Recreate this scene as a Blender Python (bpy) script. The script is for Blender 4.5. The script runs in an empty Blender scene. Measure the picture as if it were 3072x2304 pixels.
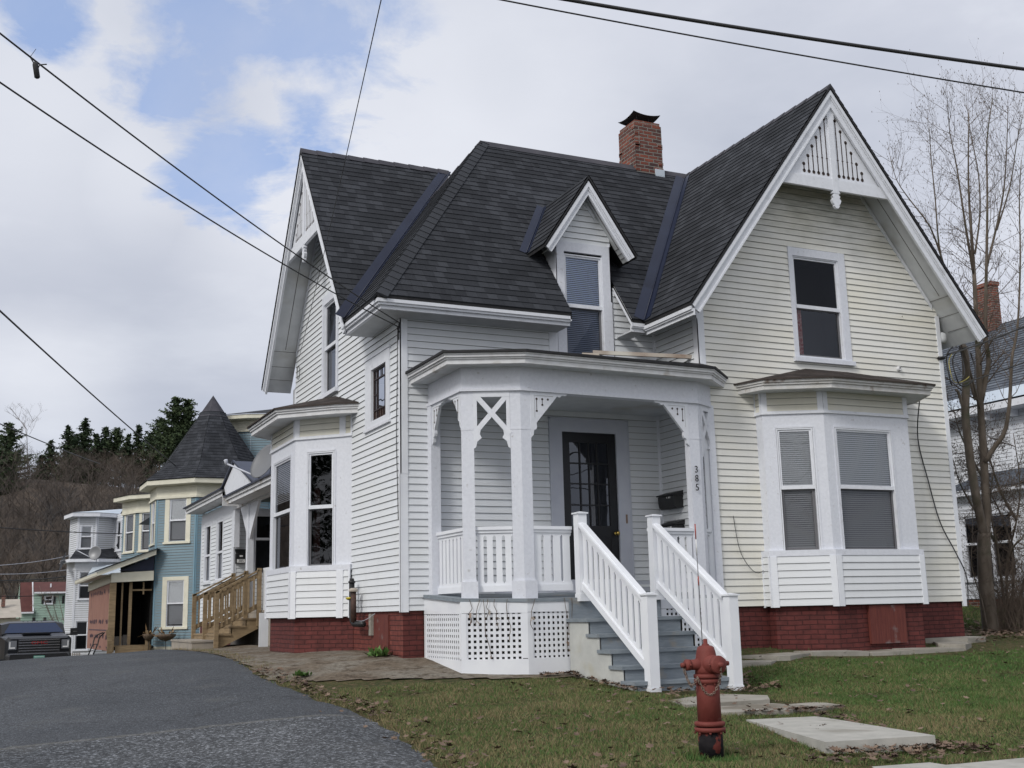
import bpy, math, random
import numpy as np
from math import sin, cos, pi, hypot, radians, floor, ceil, atan2, sqrt
from mathutils import Vector, Matrix, noise
from mathutils.geometry import tessellate_polygon
random.seed(7)
SC = bpy.context.scene
COL = SC.collection
V3 = Vector
# ------------------------------------------------------------------ mesh builder
class MB:
    def __init__(s): s.v = []; s.f = []; s.uv = []; s.m = []; s.sm = []
    def face(s, pts, uvs=None, m=0, sm=False):
        n = len(s.v); s.v.extend([tuple(p) for p in pts]); s.f.append(tuple(range(n, n+len(pts))))
        s.uv.append(uvs if uvs else [(0.0, 0.0)]*len(pts)); s.m.append(m); s.sm.append(sm)
    def mesh(s, vs, fs, m=0, sm=False):
        n = len(s.v); s.v.extend([tuple(p) for p in vs])
        for f in fs:
            s.f.append(tuple(n+i for i in f)); s.uv.append([(0.0, 0.0)]*len(f)); s.m.append(m); s.sm.append(sm)
    def obox(s, o, a, b, c, m=0):
        o, a, b, c = V3(o), V3(a), V3(b), V3(c)
        if a.cross(b).dot(c) < 0: a, b = b, a
        P = [o, o+a, o+a+b, o+b, o+c, o+a+c, o+a+b+c, o+b+c]
        la, lb, lc = a.length, b.length, c.length
        for ids, (w, h) in (((3, 2, 1, 0), (la, lb)), ((4, 5, 6, 7), (la, lb)), ((0, 1, 5, 4), (la, lc)), ((1, 2, 6, 5), (lb, lc)), ((2, 3, 7, 6), (la, lc)), ((3, 0, 4, 7), (lb, lc))):
            s.face([P[i] for i in ids], [(0, 0), (w, 0), (w, h), (0, h)], m)
    def box(s, x0, x1, y0, y1, z0, z1, m=0):
        s.obox((x0, y0, z0), (x1-x0, 0, 0), (0, y1-y0, 0), (0, 0, z1-z0), m)
    def beam(s, p, q, w, h, up=(0, 0, 1), m=0):
        p, q = V3(p), V3(q); d = (q-p); u = V3(up); side = d.cross(u)
        if side.length < 1e-6: side = d.cross(V3((1, 0, 0)))
        side.normalize(); u = side.cross(d).normalized()
        s.obox(p-side*w/2-u*h/2, d, side*w, u*h, m)
    def tube(s, pts, r, n=8, cap=True, m=0, sm=True):
        pts = [V3(p) for p in pts]; k = len(pts)
        rs = r if isinstance(r, (list, tuple)) else [r]*k
        d = (pts[1]-pts[0]).normalized(); ref = V3((0, 0, 1)) if abs(d.z) < .9 else V3((1, 0, 0))
        a = d.cross(ref).normalized(); vs = []; fs = []
        for i in range(k):
            t = (pts[min(i+1, k-1)]-pts[max(i-1, 0)])
            if t.length < 1e-9: t = d
            t = t.normalized(); a = (a-t*a.dot(t))
            if a.length < 1e-6: a = t.cross(V3((0, 1, 0)))
            a.normalize(); b = t.cross(a)
            for j in range(n):
                th = 2*pi*j/n; vs.append(pts[i]+(a*cos(th)+b*sin(th))*rs[i])
        for i in range(k-1):
            for j in range(n):
                fs.append((i*n+j, i*n+(j+1) % n, (i+1)*n+(j+1) % n, (i+1)*n+j))
        if cap: fs.append(tuple(reversed(range(n)))); fs.append(tuple(range((k-1)*n, k*n)))
        s.mesh(vs, fs, m, sm)
    def lathe(s, o, axis, prof, n=24, m=0, sm=True):
        """prof: list of (dist along axis, radius)"""
        o = V3(o); ax = V3(axis).normalized(); a = ax.cross(V3((0, 0, 1)) if abs(ax.z) < .9 else V3((1, 0, 0))).normalized(); b = ax.cross(a)
        vs = []; fs = []
        for h, r in prof:
            for j in range(n):
                th = 2*pi*j/n; vs.append(o+ax*h+(a*cos(th)+b*sin(th))*r)
        for i in range(len(prof)-1):
            for j in range(n): fs.append((i*n+j, i*n+(j+1) % n, (i+1)*n+(j+1) % n, (i+1)*n+j))
        fs.append(tuple(reversed(range(n)))); fs.append(tuple(range((len(prof)-1)*n, len(prof)*n)))
        s.mesh(vs, fs, m, sm)
    def prism(s, poly, vec, m=0):
        """poly: planar 3-D polygon (may be concave), extruded by vec"""
        P = [V3(p) for p in poly]; w = V3(vec); k = len(P)
        n = V3((0, 0, 0))
        for i in range(k): n += (P[i]-P[0]).cross(P[(i+1) % k]-P[0])
        if n.dot(w) > 0: P = P[::-1]
        tr = tessellate_polygon([P])
        a = P; b = [p+w for p in P]
        def uvf(p): return (p.x+p.y, p.z)
        nn = V3((0, 0, 0))
        for i in range(k): nn += (P[i]-P[0]).cross(P[(i+1) % k]-P[0])
        for t in tr:
            tt = list(t); q = (P[tt[1]]-P[tt[0]]).cross(P[tt[2]]-P[tt[0]])
            if q.dot(nn) < 0: tt = tt[::-1]
            s.face([a[i] for i in tt], [uvf(a[i]) for i in tt], m)
            s.face([b[i] for i in tt[::-1]], [uvf(b[i]) for i in tt[::-1]], m)
        for i in range(k):
            j = (i+1) % k
            s.face([a[j], a[i], b[i], b[j]], [uvf(a[j]), uvf(a[i]), uvf(b[i]), uvf(b[j])], m)
    def build(s, name, mats, parent=None, smooth=None):
        mats = list(mats) if isinstance(mats, (list, tuple)) else [mats]
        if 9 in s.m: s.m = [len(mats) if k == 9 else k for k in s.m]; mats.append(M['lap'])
        me = bpy.data.meshes.new(name); me.from_pydata(s.v, [], s.f)
        for mt in mats: me.materials.append(mt)
        uvl = me.uv_layers.new(name='UVMap')
        uvl.data.foreach_set('uv', np.array([c for f in s.uv for p in f for c in p], dtype=np.float32))
        me.polygons.foreach_set('material_index', s.m)
        me.polygons.foreach_set('use_smooth', s.sm if smooth is None else [smooth]*len(s.f))
        me.update()
        o = bpy.data.objects.new(name, me); COL.objects.link(o)
        if parent: adopt(o, parent)
        return o
def root_of(o):
    t = V3((0, 0, 0))
    while o: t += o.location; o = o.parent
    return t
def adopt(o, parent):
    o.parent = parent
    p = parent; tot = Matrix.Identity(4)
    chain = []
    while p: chain.append(p); p = p.parent
    for q in reversed(chain): tot = tot @ q.matrix_parent_inverse @ q.matrix_basis
    o.matrix_parent_inverse = tot.inverted()
def tag(o, label=None, cat=None, group=None, kind=None):
    if label: o['label'] = label
    if cat: o['category'] = cat
    if group: o['group'] = group
    if kind: o['kind'] = kind
    return o
def thing(name, loc, label, cat, group=None):
    o = bpy.data.objects.new(name, None); COL.objects.link(o); o.location = loc; o.empty_display_size = .2
    return tag(o, label, cat, group)
def copy_tree(o, parent=None):
    c = o.copy(); COL.objects.link(c)
    if parent: c.parent = parent
    for ch in list(o.children): copy_tree(ch, c)
    return c
# ------------------------------------------------------------------ polygons on planes
def clip(poly, a, b, c):
    """keep a*u+b*v+c>=0"""
    out = []
    n = len(poly)
    for i in range(n):
        p, q = poly[i], poly[(i+1) % n]; dp = a*p[0]+b*p[1]+c; dq = a*q[0]+b*q[1]+c
        if dp >= -1e-9: out.append(p)
        if (dp > 1e-9 and dq < -1e-9) or (dp < -1e-9 and dq > 1e-9):
            t = dp/(dp-dq); out.append((p[0]+t*(q[0]-p[0]), p[1]+t*(q[1]-p[1])))
    return out if len(out) > 2 else []
def cut_holes(polys, holes):
    for (u0, u1, v0, v1) in holes:
        res = []
        for p in polys:
            us = [q[0] for q in p]; vs = [q[1] for q in p]
            if max(us) <= u0+1e-6 or min(us) >= u1-1e-6 or max(vs) <= v0+1e-6 or min(vs) >= v1-1e-6: res.append(p); continue
            l = clip(p, -1, 0, u0); r = clip(p, 1, 0, -u1); m = clip(clip(p, 1, 0, -u0), -1, 0, u1)
            res += [x for x in (l, r) if x]
            if m:
                res += [x for x in (clip(m, 0, -1, v0), clip(m, 0, 1, -v1)) if x]
        polys = res
    return polys
class Fr:
    """vertical wall frame: u along wall, z up, d outwards"""
    def __init__(s, o, u, n): s.o = V3((o[0], o[1], 0)); s.u = V3((u[0], u[1], 0)).normalized(); s.n = V3((n[0], n[1], 0)).normalized()
    def P(s, u, z, d=0): return s.o+s.u*u+s.n*d+V3((0, 0, z))
    def box(s, mb, u0, u1, z0, z1, d0, d1, m=0):
        mb.obox(s.P(u0, z0, d0), s.u*(u1-u0), s.n*(d1-d0), V3((0, 0, z1-z0)), m)
    def poly(s, pts, d=0): return [s.P(u, z, d) for u, z in pts]
E_ = .1016
def siding(mb, fr, polys, holes=(), z0=.03, e=E_, proud=.016, m=0, d0=0.0, seed=0, gap=.0052):
    polys = cut_holes(polys, holes)
    for p in polys:
        zs = [q[1] for q in p]; k0 = floor((min(zs)-z0)/e); k1 = ceil((max(zs)-z0)/e)
        for k in range(k0, k1):
            a = z0+k*e; b = a+e
            q = clip(clip(p, 0, 1, -a), 0, -1, b)
            if not q: continue
            def off(z): return d0+proud*(1-(z-a)/e)+.002
            pts = [fr.P(u, z, off(z)) for u, z in q]
            nn = (pts[1]-pts[0]).cross(pts[2]-pts[0])
            uv = [(u, z) for u, z in q]
            if nn.dot(fr.n) < 0: pts = pts[::-1]; uv = uv[::-1]
            mb.face(pts, uv, m)
            # lip at the bottom edge; lip and strip below carry a painted lap shadow
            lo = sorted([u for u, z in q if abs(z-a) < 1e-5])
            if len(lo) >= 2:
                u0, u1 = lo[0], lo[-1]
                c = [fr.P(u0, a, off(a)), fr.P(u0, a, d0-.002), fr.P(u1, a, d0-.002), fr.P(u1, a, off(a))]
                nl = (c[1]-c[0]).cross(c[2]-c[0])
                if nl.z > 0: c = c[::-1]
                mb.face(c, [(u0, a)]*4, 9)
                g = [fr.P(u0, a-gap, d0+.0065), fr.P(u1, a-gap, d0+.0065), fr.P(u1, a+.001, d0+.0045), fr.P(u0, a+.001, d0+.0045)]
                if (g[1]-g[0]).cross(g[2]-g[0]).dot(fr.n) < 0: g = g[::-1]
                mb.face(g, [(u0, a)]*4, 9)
def flat(mb, fr, polys, holes=(), d=0, m=0, z_uv=0):
    for p in cut_holes(polys, holes):
        pts = [fr.P(u, z, d) for u, z in p]; nn = (pts[1]-pts[0]).cross(pts[2]-pts[0]); uv = [(u, z) for u, z in p]
        if nn.dot(fr.n) < 0: pts = pts[::-1]; uv = uv[::-1]
        mb.face(pts, uv, m)
class Roof:
    """sloping plane: origin o (on eave), u horizontal unit, v up-slope unit"""
    def __init__(s, o, u, v): s.o = V3(o); s.u = V3(u).normalized(); s.v = V3(v).normalized(); s.n = s.u.cross(s.v); s.n = s.n if s.n.z > 0 else -s.n
    def loc(s, p): q = V3(p)-s.o; return (q.dot(s.u), q.dot(s.v))
    def P(s, u, v, d=0): return s.o+s.u*u+s.v*v+s.n*d
def shingles(mb, rf, poly3, step=.14, thick=.011, m=0, base=.012, jag=True):
    poly = [rf.loc(p) for p in poly3]
    vs = [q[1] for q in poly]; k0 = floor(min(vs)/step); k1 = ceil(max(vs)/step)
    for k in range(k0, k1):
        a = k*step; b = a+step
        q = clip(clip(poly, 0, 1, -a), 0, -1, b)
        if not q: continue
        def off(v): return base+thick*(1-(v-a)/step)
        pts = [rf.P(u, v, off(v)) for u, v in q]; uv = list(q)
        nn = (pts[1]-pts[0]).cross(pts[2]-pts[0])
        if nn.dot(rf.n) < 0: pts = pts[::-1]; uv = uv[::-1]
        mb.face(pts, uv, m)
        lo = sorted([u for u, v in q if abs(v-a) < 1e-5])
        if len(lo) >= 2:
            u0, u1 = lo[0], lo[-1]
            mb.face([rf.P(u0, a, off(a)), rf.P(u1, a, off(a)), rf.P(u1, a, 0), rf.P(u0, a, 0)], [(u0, a+.001)]*4, m)
def clip3(poly, f):
    """keep f(p)>=0, f affine"""
    out = []
    for i in range(len(poly)):
        p, q = V3(poly[i]), V3(poly[(i+1) % len(poly)]); a, b = f(p), f(q)
        if a >= -1e-9: out.append(p)
        if (a > 1e-9 and b < -1e-9) or (a < -1e-9 and b > 1e-9): out.append(p+(q-p)*(a/(a-b)))
    return out
def off_line(pts, d):
    """offset an open 2-D polyline to its right side by d with mitres"""
    n = len(pts); out = []
    def nrm(a, b):
        t = V3((b[0]-a[0], b[1]-a[1], 0)).normalized(); return V3((t.y, -t.x, 0))
    for i in range(n):
        if i == 0: k = nrm(pts[0], pts[1]); out.append((pts[0][0]+k.x*d, pts[0][1]+k.y*d))
        elif i == n-1: k = nrm(pts[-2], pts[-1]); out.append((pts[-1][0]+k.x*d, pts[-1][1]+k.y*d))
        else:
            a, b = nrm(pts[i-1], pts[i]), nrm(pts[i], pts[i+1]); h = (a+b).normalized(); L = d/max(.2, h.dot(a)); out.append((pts[i][0]+h.x*L, pts[i][1]+h.y*L))
    return out
def band(mb, A, B, z0, z1, m=0, bottom=True, top=True):
    """closed band between inner polyline A and outer polyline B"""
    for i in range(len(A)-1):
        a0, a1, b0, b1 = A[i], A[i+1], B[i], B[i+1]
        L = hypot(b1[0]-b0[0], b1[1]-b0[1])
        mb.face([(b0[0], b0[1], z0), (b1[0], b1[1], z0), (b1[0], b1[1], z1), (b0[0], b0[1], z1)], [(0, z0), (L, z0), (L, z1), (0, z1)], m)
        if bottom: mb.face([(a0[0], a0[1], z0), (a1[0], a1[1], z0), (b1[0], b1[1], z0), (b0[0], b0[1], z0)], [(0, 0), (L, 0), (L, .1), (0, .1)], m)
        if top: mb.face([(b0[0], b0[1], z1), (b1[0], b1[1], z1), (a1[0], a1[1], z1), (a0[0], a0[1], z1)], [(0, 0), (L, 0), (L, .1), (0, .1)], m)
    for i in (0, len(A)-1):
        a, b = A[i], B[i]
        mb.face([(a[0], a[1], z0), (b[0], b[1], z0), (b[0], b[1], z1), (a[0], a[1], z1)], None, m)
# ------------------------------------------------------------------ materials
class NT:
    def __init__(s, mat):
        s.t = mat.node_tree; s.n = s.t.nodes; s.l = s.t.links
    def add(s, typ, **k):
        x = s.n.new(typ)
        for a, b in k.items():
            if a.startswith('i_'):
                key = a[2:]; key = int(key) if key.isdigit() else key.replace('_', ' ')
                x.inputs[key].default_value = b
            else: setattr(x, a, b)
        return x
    def link(s, a, b): s.l.new(a, b)
    def math(s, op, a, b=None, clampv=False):
        x = s.n.new('ShaderNodeMath'); x.operation = op; x.use_clamp = clampv
        for i, q in enumerate((a, b)):
            if q is None: continue
            if isinstance(q, (int, float)): x.inputs[i].default_value = q
            else: s.l.new(q, x.inputs[i])
        return x.outputs[0]
    def mix(s, fac, a, b, bt='MIX'):
        x = s.n.new('ShaderNodeMix'); x.data_type = 'RGBA'; x.blend_type = bt
        for idx, q in ((0, fac), (6, a), (7, b)):
            if isinstance(q, (int, float)): x.inputs[idx].default_value = q
            elif isinstance(q, tuple): x.inputs[idx].default_value = (q+(1,))[:4]
            else: s.l.new(q, x.inputs[idx])
        return x.outputs[2]
    def ramp(s, fac, stops):
        x = s.n.new('ShaderNodeValToRGB'); s.l.new(fac, x.inputs[0]); cr = x.color_ramp
        while len(cr.elements) < len(stops): cr.elements.new(.5)
        for e, (p, c) in zip(cr.elements, stops):
            e.position = p; e.color = (c, c, c, 1) if isinstance(c, (int, float)) else tuple(c)+(1,)
        return x.outputs[0]
def newmat(name, col=(.5, .5, .5), rough=.6, metal=0, spec=.5):
    m = bpy.data.materials.new(name); m.use_nodes = True
    b = m.node_tree.nodes['Principled BSDF']
    b.inputs['Base Color'].default_value = tuple(col)+(1,); b.inputs['Roughness'].default_value = rough
    b.inputs['Metallic'].default_value = metal; b.inputs['Specular IOR Level'].default_value = spec
    return m, NT(m), b
def noisy(name, c1, c2, scale=3, rough=.6, bump=.2, bscale=40, bdist=.003, metal=0, spec=.4, detail=6, c3=None, s3=.6, t3=(.55, .7), stretch=None):
    m, t, b = newmat(name, c1, rough, metal, spec)
    g = t.add('ShaderNodeTexCoord'); src = g.outputs['Object']
    if stretch:
        mp = t.add('ShaderNodeMapping'); mp.inputs['Scale'].default_value = stretch; t.link(src, mp.inputs[0]); src = mp.outputs[0]
    n1 = t.add('ShaderNodeTexNoise', i_Scale=scale, i_Detail=detail); t.link(src, n1.inputs['Vector'])
    f = t.ramp(n1.outputs[0], [(.35, 0.0), (.65, 1.0)])
    c = t.mix(f, tuple(c1), tuple(c2))
    if c3:
        n3 = t.add('ShaderNodeTexNoise', i_Scale=s3, i_Detail=8.0); t.link(g.outputs['Object'], n3.inputs['Vector'])
        f3 = t.ramp(n3.outputs[0], [(t3[0], 0.0), (t3[1], 1.0)]); c = t.mix(f3, c, tuple(c3))
    t.link(c, b.inputs['Base Color'])
    if bump:
        n2 = t.add('ShaderNodeTexNoise', i_Scale=bscale, i_Detail=5.0); t.link(src, n2.inputs['Vector'])
        bp = t.add('ShaderNodeBump', i_Strength=bump, i_Distance=bdist); t.link(n2.outputs[0], bp.inputs['Height']); t.link(bp.outputs[0], b.inputs['Normal'])
    return m
def mat_siding(name, col, stain=None, amount=.5, mildew=None):
    m, t, b = newmat(name, col, .5, 0, .35)
    g = t.add('ShaderNodeTexCoord'); uv = t.add('ShaderNodeUVMap')
    sp = t.add('ShaderNodeSeparateXYZ'); t.link(uv.outputs[0], sp.inputs[0])
    # per board tint
    row = t.math('FLOOR', t.math('DIVIDE', t.math('SUBTRACT', sp.outputs[1], .03), E_))
    seg = t.math('FLOOR', t.math('ADD', t.math('DIVIDE', sp.outputs[0], 3.6), t.math('MULTIPLY', row, .37)))
    cx = t.add('ShaderNodeCombineXYZ'); t.link(seg, cx.inputs[0]); t.link(row, cx.inputs[1])
    wn = t.add('ShaderNodeTexWhiteNoise', noise_dimensions='2D'); t.link(cx.outputs[0], wn.inputs[0])
    tint = t.math('ADD', t.math('MULTIPLY', wn.outputs[0], .05), .955)
    ba = t.add('ShaderNodeMix', data_type='RGBA', blend_type='MULTIPLY'); ba.inputs[0].default_value = 1
    ba.inputs[6].default_value = tuple(col)+(1,); t.link(tint, ba.inputs[7])
    c = ba.outputs[2]
    mp = t.add('ShaderNodeMapping'); mp.inputs['Scale'].default_value = (.9, .9, 2.2); t.link(g.outputs['Object'], mp.inputs[0])
    n = t.add('ShaderNodeTexNoise', i_Scale=.9, i_Detail=7.0); t.link(mp.outputs[0], n.inputs['Vector'])
    if stain:
        f = t.math('MULTIPLY', t.ramp(n.outputs[0], [(.42, 0.0), (.68, 1.0)]), amount); c = t.mix(f, c, tuple(stain))
    # dirt streaks
    mp2 = t.add('ShaderNodeMapping'); mp2.inputs['Scale'].default_value = (5, 5, .5); t.link(g.outputs['Object'], mp2.inputs[0])
    n2 = t.add('ShaderNodeTexNoise', i_Scale=1.2, i_Detail=6.0); t.link(mp2.outputs[0], n2.inputs['Vector'])
    c = t.mix(t.math('MULTIPLY', t.ramp(n2.outputs[0], [(.5, 0.0), (.8, 1.0)]), .22), c, tuple(x*.7 for x in col))
    if mildew:
        s2 = t.add('ShaderNodeSeparateXYZ'); t.link(g.outputs['Object'], s2.inputs[0])
        mp3 = t.add('ShaderNodeMapping'); mp3.inputs['Scale'].default_value = (1.2, 1.2, 4.5); t.link(g.outputs['Object'], mp3.inputs[0])
        nm = t.add('ShaderNodeTexNoise', i_Scale=1.6, i_Detail=8.0, i_Roughness=.65); t.link(mp3.outputs[0], nm.inputs['Vector'])
        mr = t.add('ShaderNodeMapRange'); mr.inputs['From Min'].default_value = mildew[0]; mr.inputs['From Max'].default_value = mildew[1]; t.link(s2.outputs[2], mr.inputs['Value'])
        c = t.mix(t.math('MULTIPLY', t.math('MULTIPLY', t.ramp(nm.outputs[0], [(.42, 0.0), (.68, 1.0)]), mr.outputs[0]), .75), c, (.30, .30, .24))
    t.link(c, b.inputs['Base Color'])
    n3 = t.add('ShaderNodeTexNoise', i_Scale=2.5, i_Detail=3.0); t.link(g.outputs['Object'], n3.inputs['Vector'])
    bp = t.add('ShaderNodeBump', i_Strength=.12, i_Distance=.01); t.link(n3.outputs[0], bp.inputs['Height']); t.link(bp.outputs[0], b.inputs['Normal'])
    return m
def mat_shingle(name, dark, light, step=.14):
    m, t, b = newmat(name, dark, .9, 0, .2)
    uv = t.add('ShaderNodeUVMap'); sp = t.add('ShaderNodeSeparateXYZ'); t.link(uv.outputs[0], sp.inputs[0])
    row = t.math('FLOOR', t.math('DIVIDE', t.math('ADD', sp.outputs[1], .0005), step))
    w1 = t.add('ShaderNodeTexWhiteNoise', noise_dimensions='1D'); t.link(row, w1.inputs['W'])
    us = t.math('ADD', sp.outputs[0], t.math('MULTIPLY', w1.outputs[0], 3.0))
    def tabs(w, seedoff):
        fl = t.math('FLOOR', t.math('DIVIDE', us, w)); cx = t.add('ShaderNodeCombineXYZ'); t.link(fl, cx.inputs[0]); t.link(row, cx.inputs[1]); cx.inputs[2].default_value = seedoff
        wn = t.add('ShaderNodeTexWhiteNoise', noise_dimensions='3D'); t.link(cx.outputs[0], wn.inputs[0]); return wn.outputs[0]
    a = tabs(.17, 1.0); c = tabs(.29, 5.0)
    f = t.math('MULTIPLY', t.math('ADD', t.math('MULTIPLY', t.ramp(a, [(.62, 0.0), (.70, 1.0)]), .45), t.math('MULTIPLY', c, .35)), .95)
    g = t.add('ShaderNodeTexCoord')
    gn = t.add('ShaderNodeTexNoise', i_Scale=160.0, i_Detail=2.0); t.link(g.outputs['Object'], gn.inputs['Vector'])
    gn2 = t.add('ShaderNodeTexNoise', i_Scale=.8, i_Detail=5.0); t.link(g.outputs['Object'], gn2.inputs['Vector'])
    col = t.mix(f, tuple(dark), tuple(light))
    col = t.mix(1.0, col, t.ramp(gn.outputs[0], [(.3, .55), (.7, 1.45)]), 'MULTIPLY')
    col = t.mix(1.0, col, t.ramp(gn2.outputs[0], [(.3, .82), (.7, 1.18)]), 'MULTIPLY')
    # thin dark joint between tabs
    fr = t.math('FRACT', t.math('DIVIDE', us, .17)); j = t.math('LESS_THAN', fr, .03)
    col = t.mix(t.math('MULTIPLY', j, .55), col, (.006, .006, .008))
    t.link(col, b.inputs['Base Color'])
    bp = t.add('ShaderNodeBump', i_Strength=.5, i_Distance=.004); t.link(t.math('ADD', t.math('MULTIPLY', a, .6), t.math('MULTIPLY', gn.outputs[0], .5)), bp.inputs['Height']); t.link(bp.outputs[0], b.inputs['Normal'])
    return m
def mat_brick(name, c1, c2, mortar, bw=.215, bh=.068, msize=.008, rough=.75, bump=.7, wear=None):
    m, t, b = newmat(name, c1, rough, 0, .35)
    uv = t.add('ShaderNodeUVMap'); g = t.add('ShaderNodeTexCoord')
    nz = t.add('ShaderNodeTexNoise', i_Scale=3.0, i_Detail=3.0); t.link(uv.outputs[0], nz.inputs['Vector'])
    ad = t.add('ShaderNodeMix', data_type='VECTOR'); ad.inputs[0].default_value = .030; t.link(uv.outputs[0], ad.inputs[4]); t.link(nz.outputs[1], ad.inputs[5])
    br = t.add('ShaderNodeTexBrick', offset=.5); t.link(ad.outputs[1], br.inputs['Vector'])
    br.inputs['Scale'].default_value = 1; br.inputs['Brick Width'].default_value = bw; br.inputs['Row Height'].default_value = bh
    br.inputs['Mortar Size'].default_value = msize; br.inputs['Mortar Smooth'].default_value = .4; br.inputs['Bias'].default_value = 0
    br.inputs['Color1'].default_value = tuple(c1)+(1,); br.inputs['Color2'].default_value = tuple(c2)+(1,); br.inputs['Mortar'].default_value = tuple(mortar)+(1,)
    n = t.add('ShaderNodeTexNoise', i_Scale=9.0, i_Detail=6.0); t.link(g.outputs['Object'], n.inputs['Vector'])
    c = t.mix(1.0, br.outputs[0], t.ramp(n.outputs[0], [(.3, .75), (.7, 1.2)]), 'MULTIPLY')
    if wear:
        n2 = t.add('ShaderNodeTexNoise', i_Scale=6.0, i_Detail=8.0, i_Roughness=.7); t.link(g.outputs['Object'], n2.inputs['Vector'])
        c = t.mix(t.ramp(n2.outputs[0], [(.66, 0.0), (.7, 1.0)]), c, tuple(wear))
    t.link(c, b.inputs['Base Color'])
    hh = t.math('ADD', t.math('MULTIPLY', t.math('SUBTRACT', 1.0, br.outputs[1]), 1.0), t.math('MULTIPLY', n.outputs[0], .35))
    bp = t.add('ShaderNodeBump', i_Strength=bump, i_Distance=.012); t.link(hh, bp.inputs['Height']); t.link(bp.outputs[0], b.inputs['Normal'])
    return m
def mat_glass(name, tint=(.02, .022, .025), refl=1.0):
    m = bpy.data.materials.new(name); m.use_nodes = True; t = NT(m); t.n.clear()
    out = t.add('ShaderNodeOutputMaterial'); gl = t.add('ShaderNodeBsdfGlossy'); gl.inputs['Roughness'].default_value = .015
    gl.inputs['Color'].default_value = (.9, .93, 1, 1)
    tr = t.add('ShaderNodeBsdfTransparent'); tr.inputs['Color'].default_value = tuple(tint)+(1,)
    fz = t.add('ShaderNodeFresnel', i_IOR=1.5)
    g = t.add('ShaderNodeTexCoord'); n = t.add('ShaderNodeTexNoise', i_Scale=1.6, i_Detail=2.0); t.link(g.outputs['Object'], n.inputs['Vector'])
    bp = t.add('ShaderNodeBump', i_Strength=.06, i_Distance=.05); t.link(n.outputs[0], bp.inputs['Height']); t.link(bp.outputs[0], gl.inputs['Normal'])
    f = t.math('MULTIPLY', fz.outputs[0], 1.5*refl, True)
    mx = t.add('ShaderNodeMixShader'); t.link(f, mx.inputs[0]); t.link(tr.outputs[0], mx.inputs[1]); t.link(gl.outputs[0], mx.inputs[2]); t.link(mx.outputs[0], out.inputs[0])
    return m
M = {}
M['lap'] = newmat('lap_shadow_line', (.26, .26, .25), .9)[0]  # dark tone painting the shadow line under each siding board
M['siding'] = mat_siding('white_vinyl_siding', (.69, .715, .75), (.65, .665, .65), .3)
M['siding_wing'] = mat_siding('stained_vinyl_siding', (.73, .725, .69), (.67, .64, .52), .45, (5.6, 6.6))
M['siding_old'] = mat_siding('cream_stained_siding', (.62, .61, .55), (.52, .49, .38), .5)
M['trim'] = noisy('white_trim_paint', (.64, .66, .71), (.69, .71, .76), 14, .5, .4, 55, .004, c3=(.50, .51, .54), s3=7, t3=(.6, .8))
M['trim_peel'] = noisy('peeling_white_paint', (.61, .63, .69), (.66, .68, .74), 22, .5, .45, 34, .006, c3=(.46, .46, .48), s3=13, t3=(.66, .76))
M['trim_dirty'] = noisy('dirty_white_paint', (.56, .56, .57), (.66, .67, .69), 7, .55, .5, 35, .006, c3=(.28, .24, .19), s3=2.6, t3=(.6, .75))
M['gutter_rot'] = noisy('rotten_gutter_paint', (.55, .55, .55), (.48, .47, .45), 8, .6, .7, 25, .01, c3=(.13, .07, .04), s3=3.4, t3=(.6, .7))
M['pvc'] = noisy('smooth_white_vinyl', (.70, .72, .77), (.75, .77, .81), 3, .4, .05, 20, .002)
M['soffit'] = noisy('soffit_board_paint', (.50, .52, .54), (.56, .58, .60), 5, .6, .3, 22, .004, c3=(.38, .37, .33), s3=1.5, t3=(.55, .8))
M['shingle'] = mat_shingle('asphalt_shingle', (.022, .024, .029), (.052, .056, .066))
M['shingle_old'] = mat_shingle('old_dark_shingle', (.030, .024, .022), (.075, .062, .056))
M['shingle_grey'] = mat_shingle('grey_shingle', (.07, .08, .10), (.15, .17, .20), .16)
M['cap'] = noisy('ridge_cap', (.035, .035, .045), (.06, .058, .07), 3, .8, .3, 60, .004)
M['flash'] = noisy('navy_valley_flashing', (.009, .013, .033), (.014, .020, .045), 2, .42, .15, 6, .01, metal=.0, spec=.35)
M['dark_edge'] = noisy('black_drip_edge', (.012, .012, .014), (.02, .02, .022), 9, .7, .3, 60, .003)
M['brick'] = mat_brick('red_painted_brick', (.115, .027, .024), (.092, .022, .020), (.055, .014, .013), bump=.9)
M['brick_side'] = mat_brick('faded_painted_brick', (.17, .045, .035), (.13, .032, .026), (.07, .02, .018), bump=.9, wear=(.2, .12, .1))
M['brick_chim'] = mat_brick('old_chimney_brick', (.22, .060, .035), (.060, .030, .028), (.20, .19, .17), bw=.2, bh=.07, msize=.011, bump=1.0)
M['board_red'] = noisy('red_painted_plywood', (.10, .022, .018), (.14, .035, .025), 4, .7, .6, 14, .01, c3=(.20, .19, .19), s3=2.2, t3=(.62, .7), stretch=(8, 8, .8))
M['step'] = noisy('grey_step_paint', (.17, .20, .23), (.22, .25, .28), 5, .6, .7, 22, .008, c3=(.26, .24, .21), s3=3.0, t3=(.6, .72), stretch=(1, 3, 6))
M['step_side'] = noisy('pale_concrete_stringer', (.42, .43, .42), (.50, .51, .49), 4, .8, .4, 30, .006, c3=(.40, .38, .30), s3=1.6)
M['glass'] = mat_glass('window_glass', (.93, .95, .97), .8)
M['glass_dark'] = mat_glass('dark_window_glass', (.24, .25, .26), .8)
M['glass_screen'] = mat_glass('screened_glass', (.50, .51, .53), .35)
M['interior'] = newmat('dark_interior', (.02, .02, .022), .9)[0]
M['blind'] = newmat('blind_slat', (.88, .88, .88), .5)[0]
M['blind_blue'] = newmat('pale_blue_blind', (.62, .70, .86), .5)[0]
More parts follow.
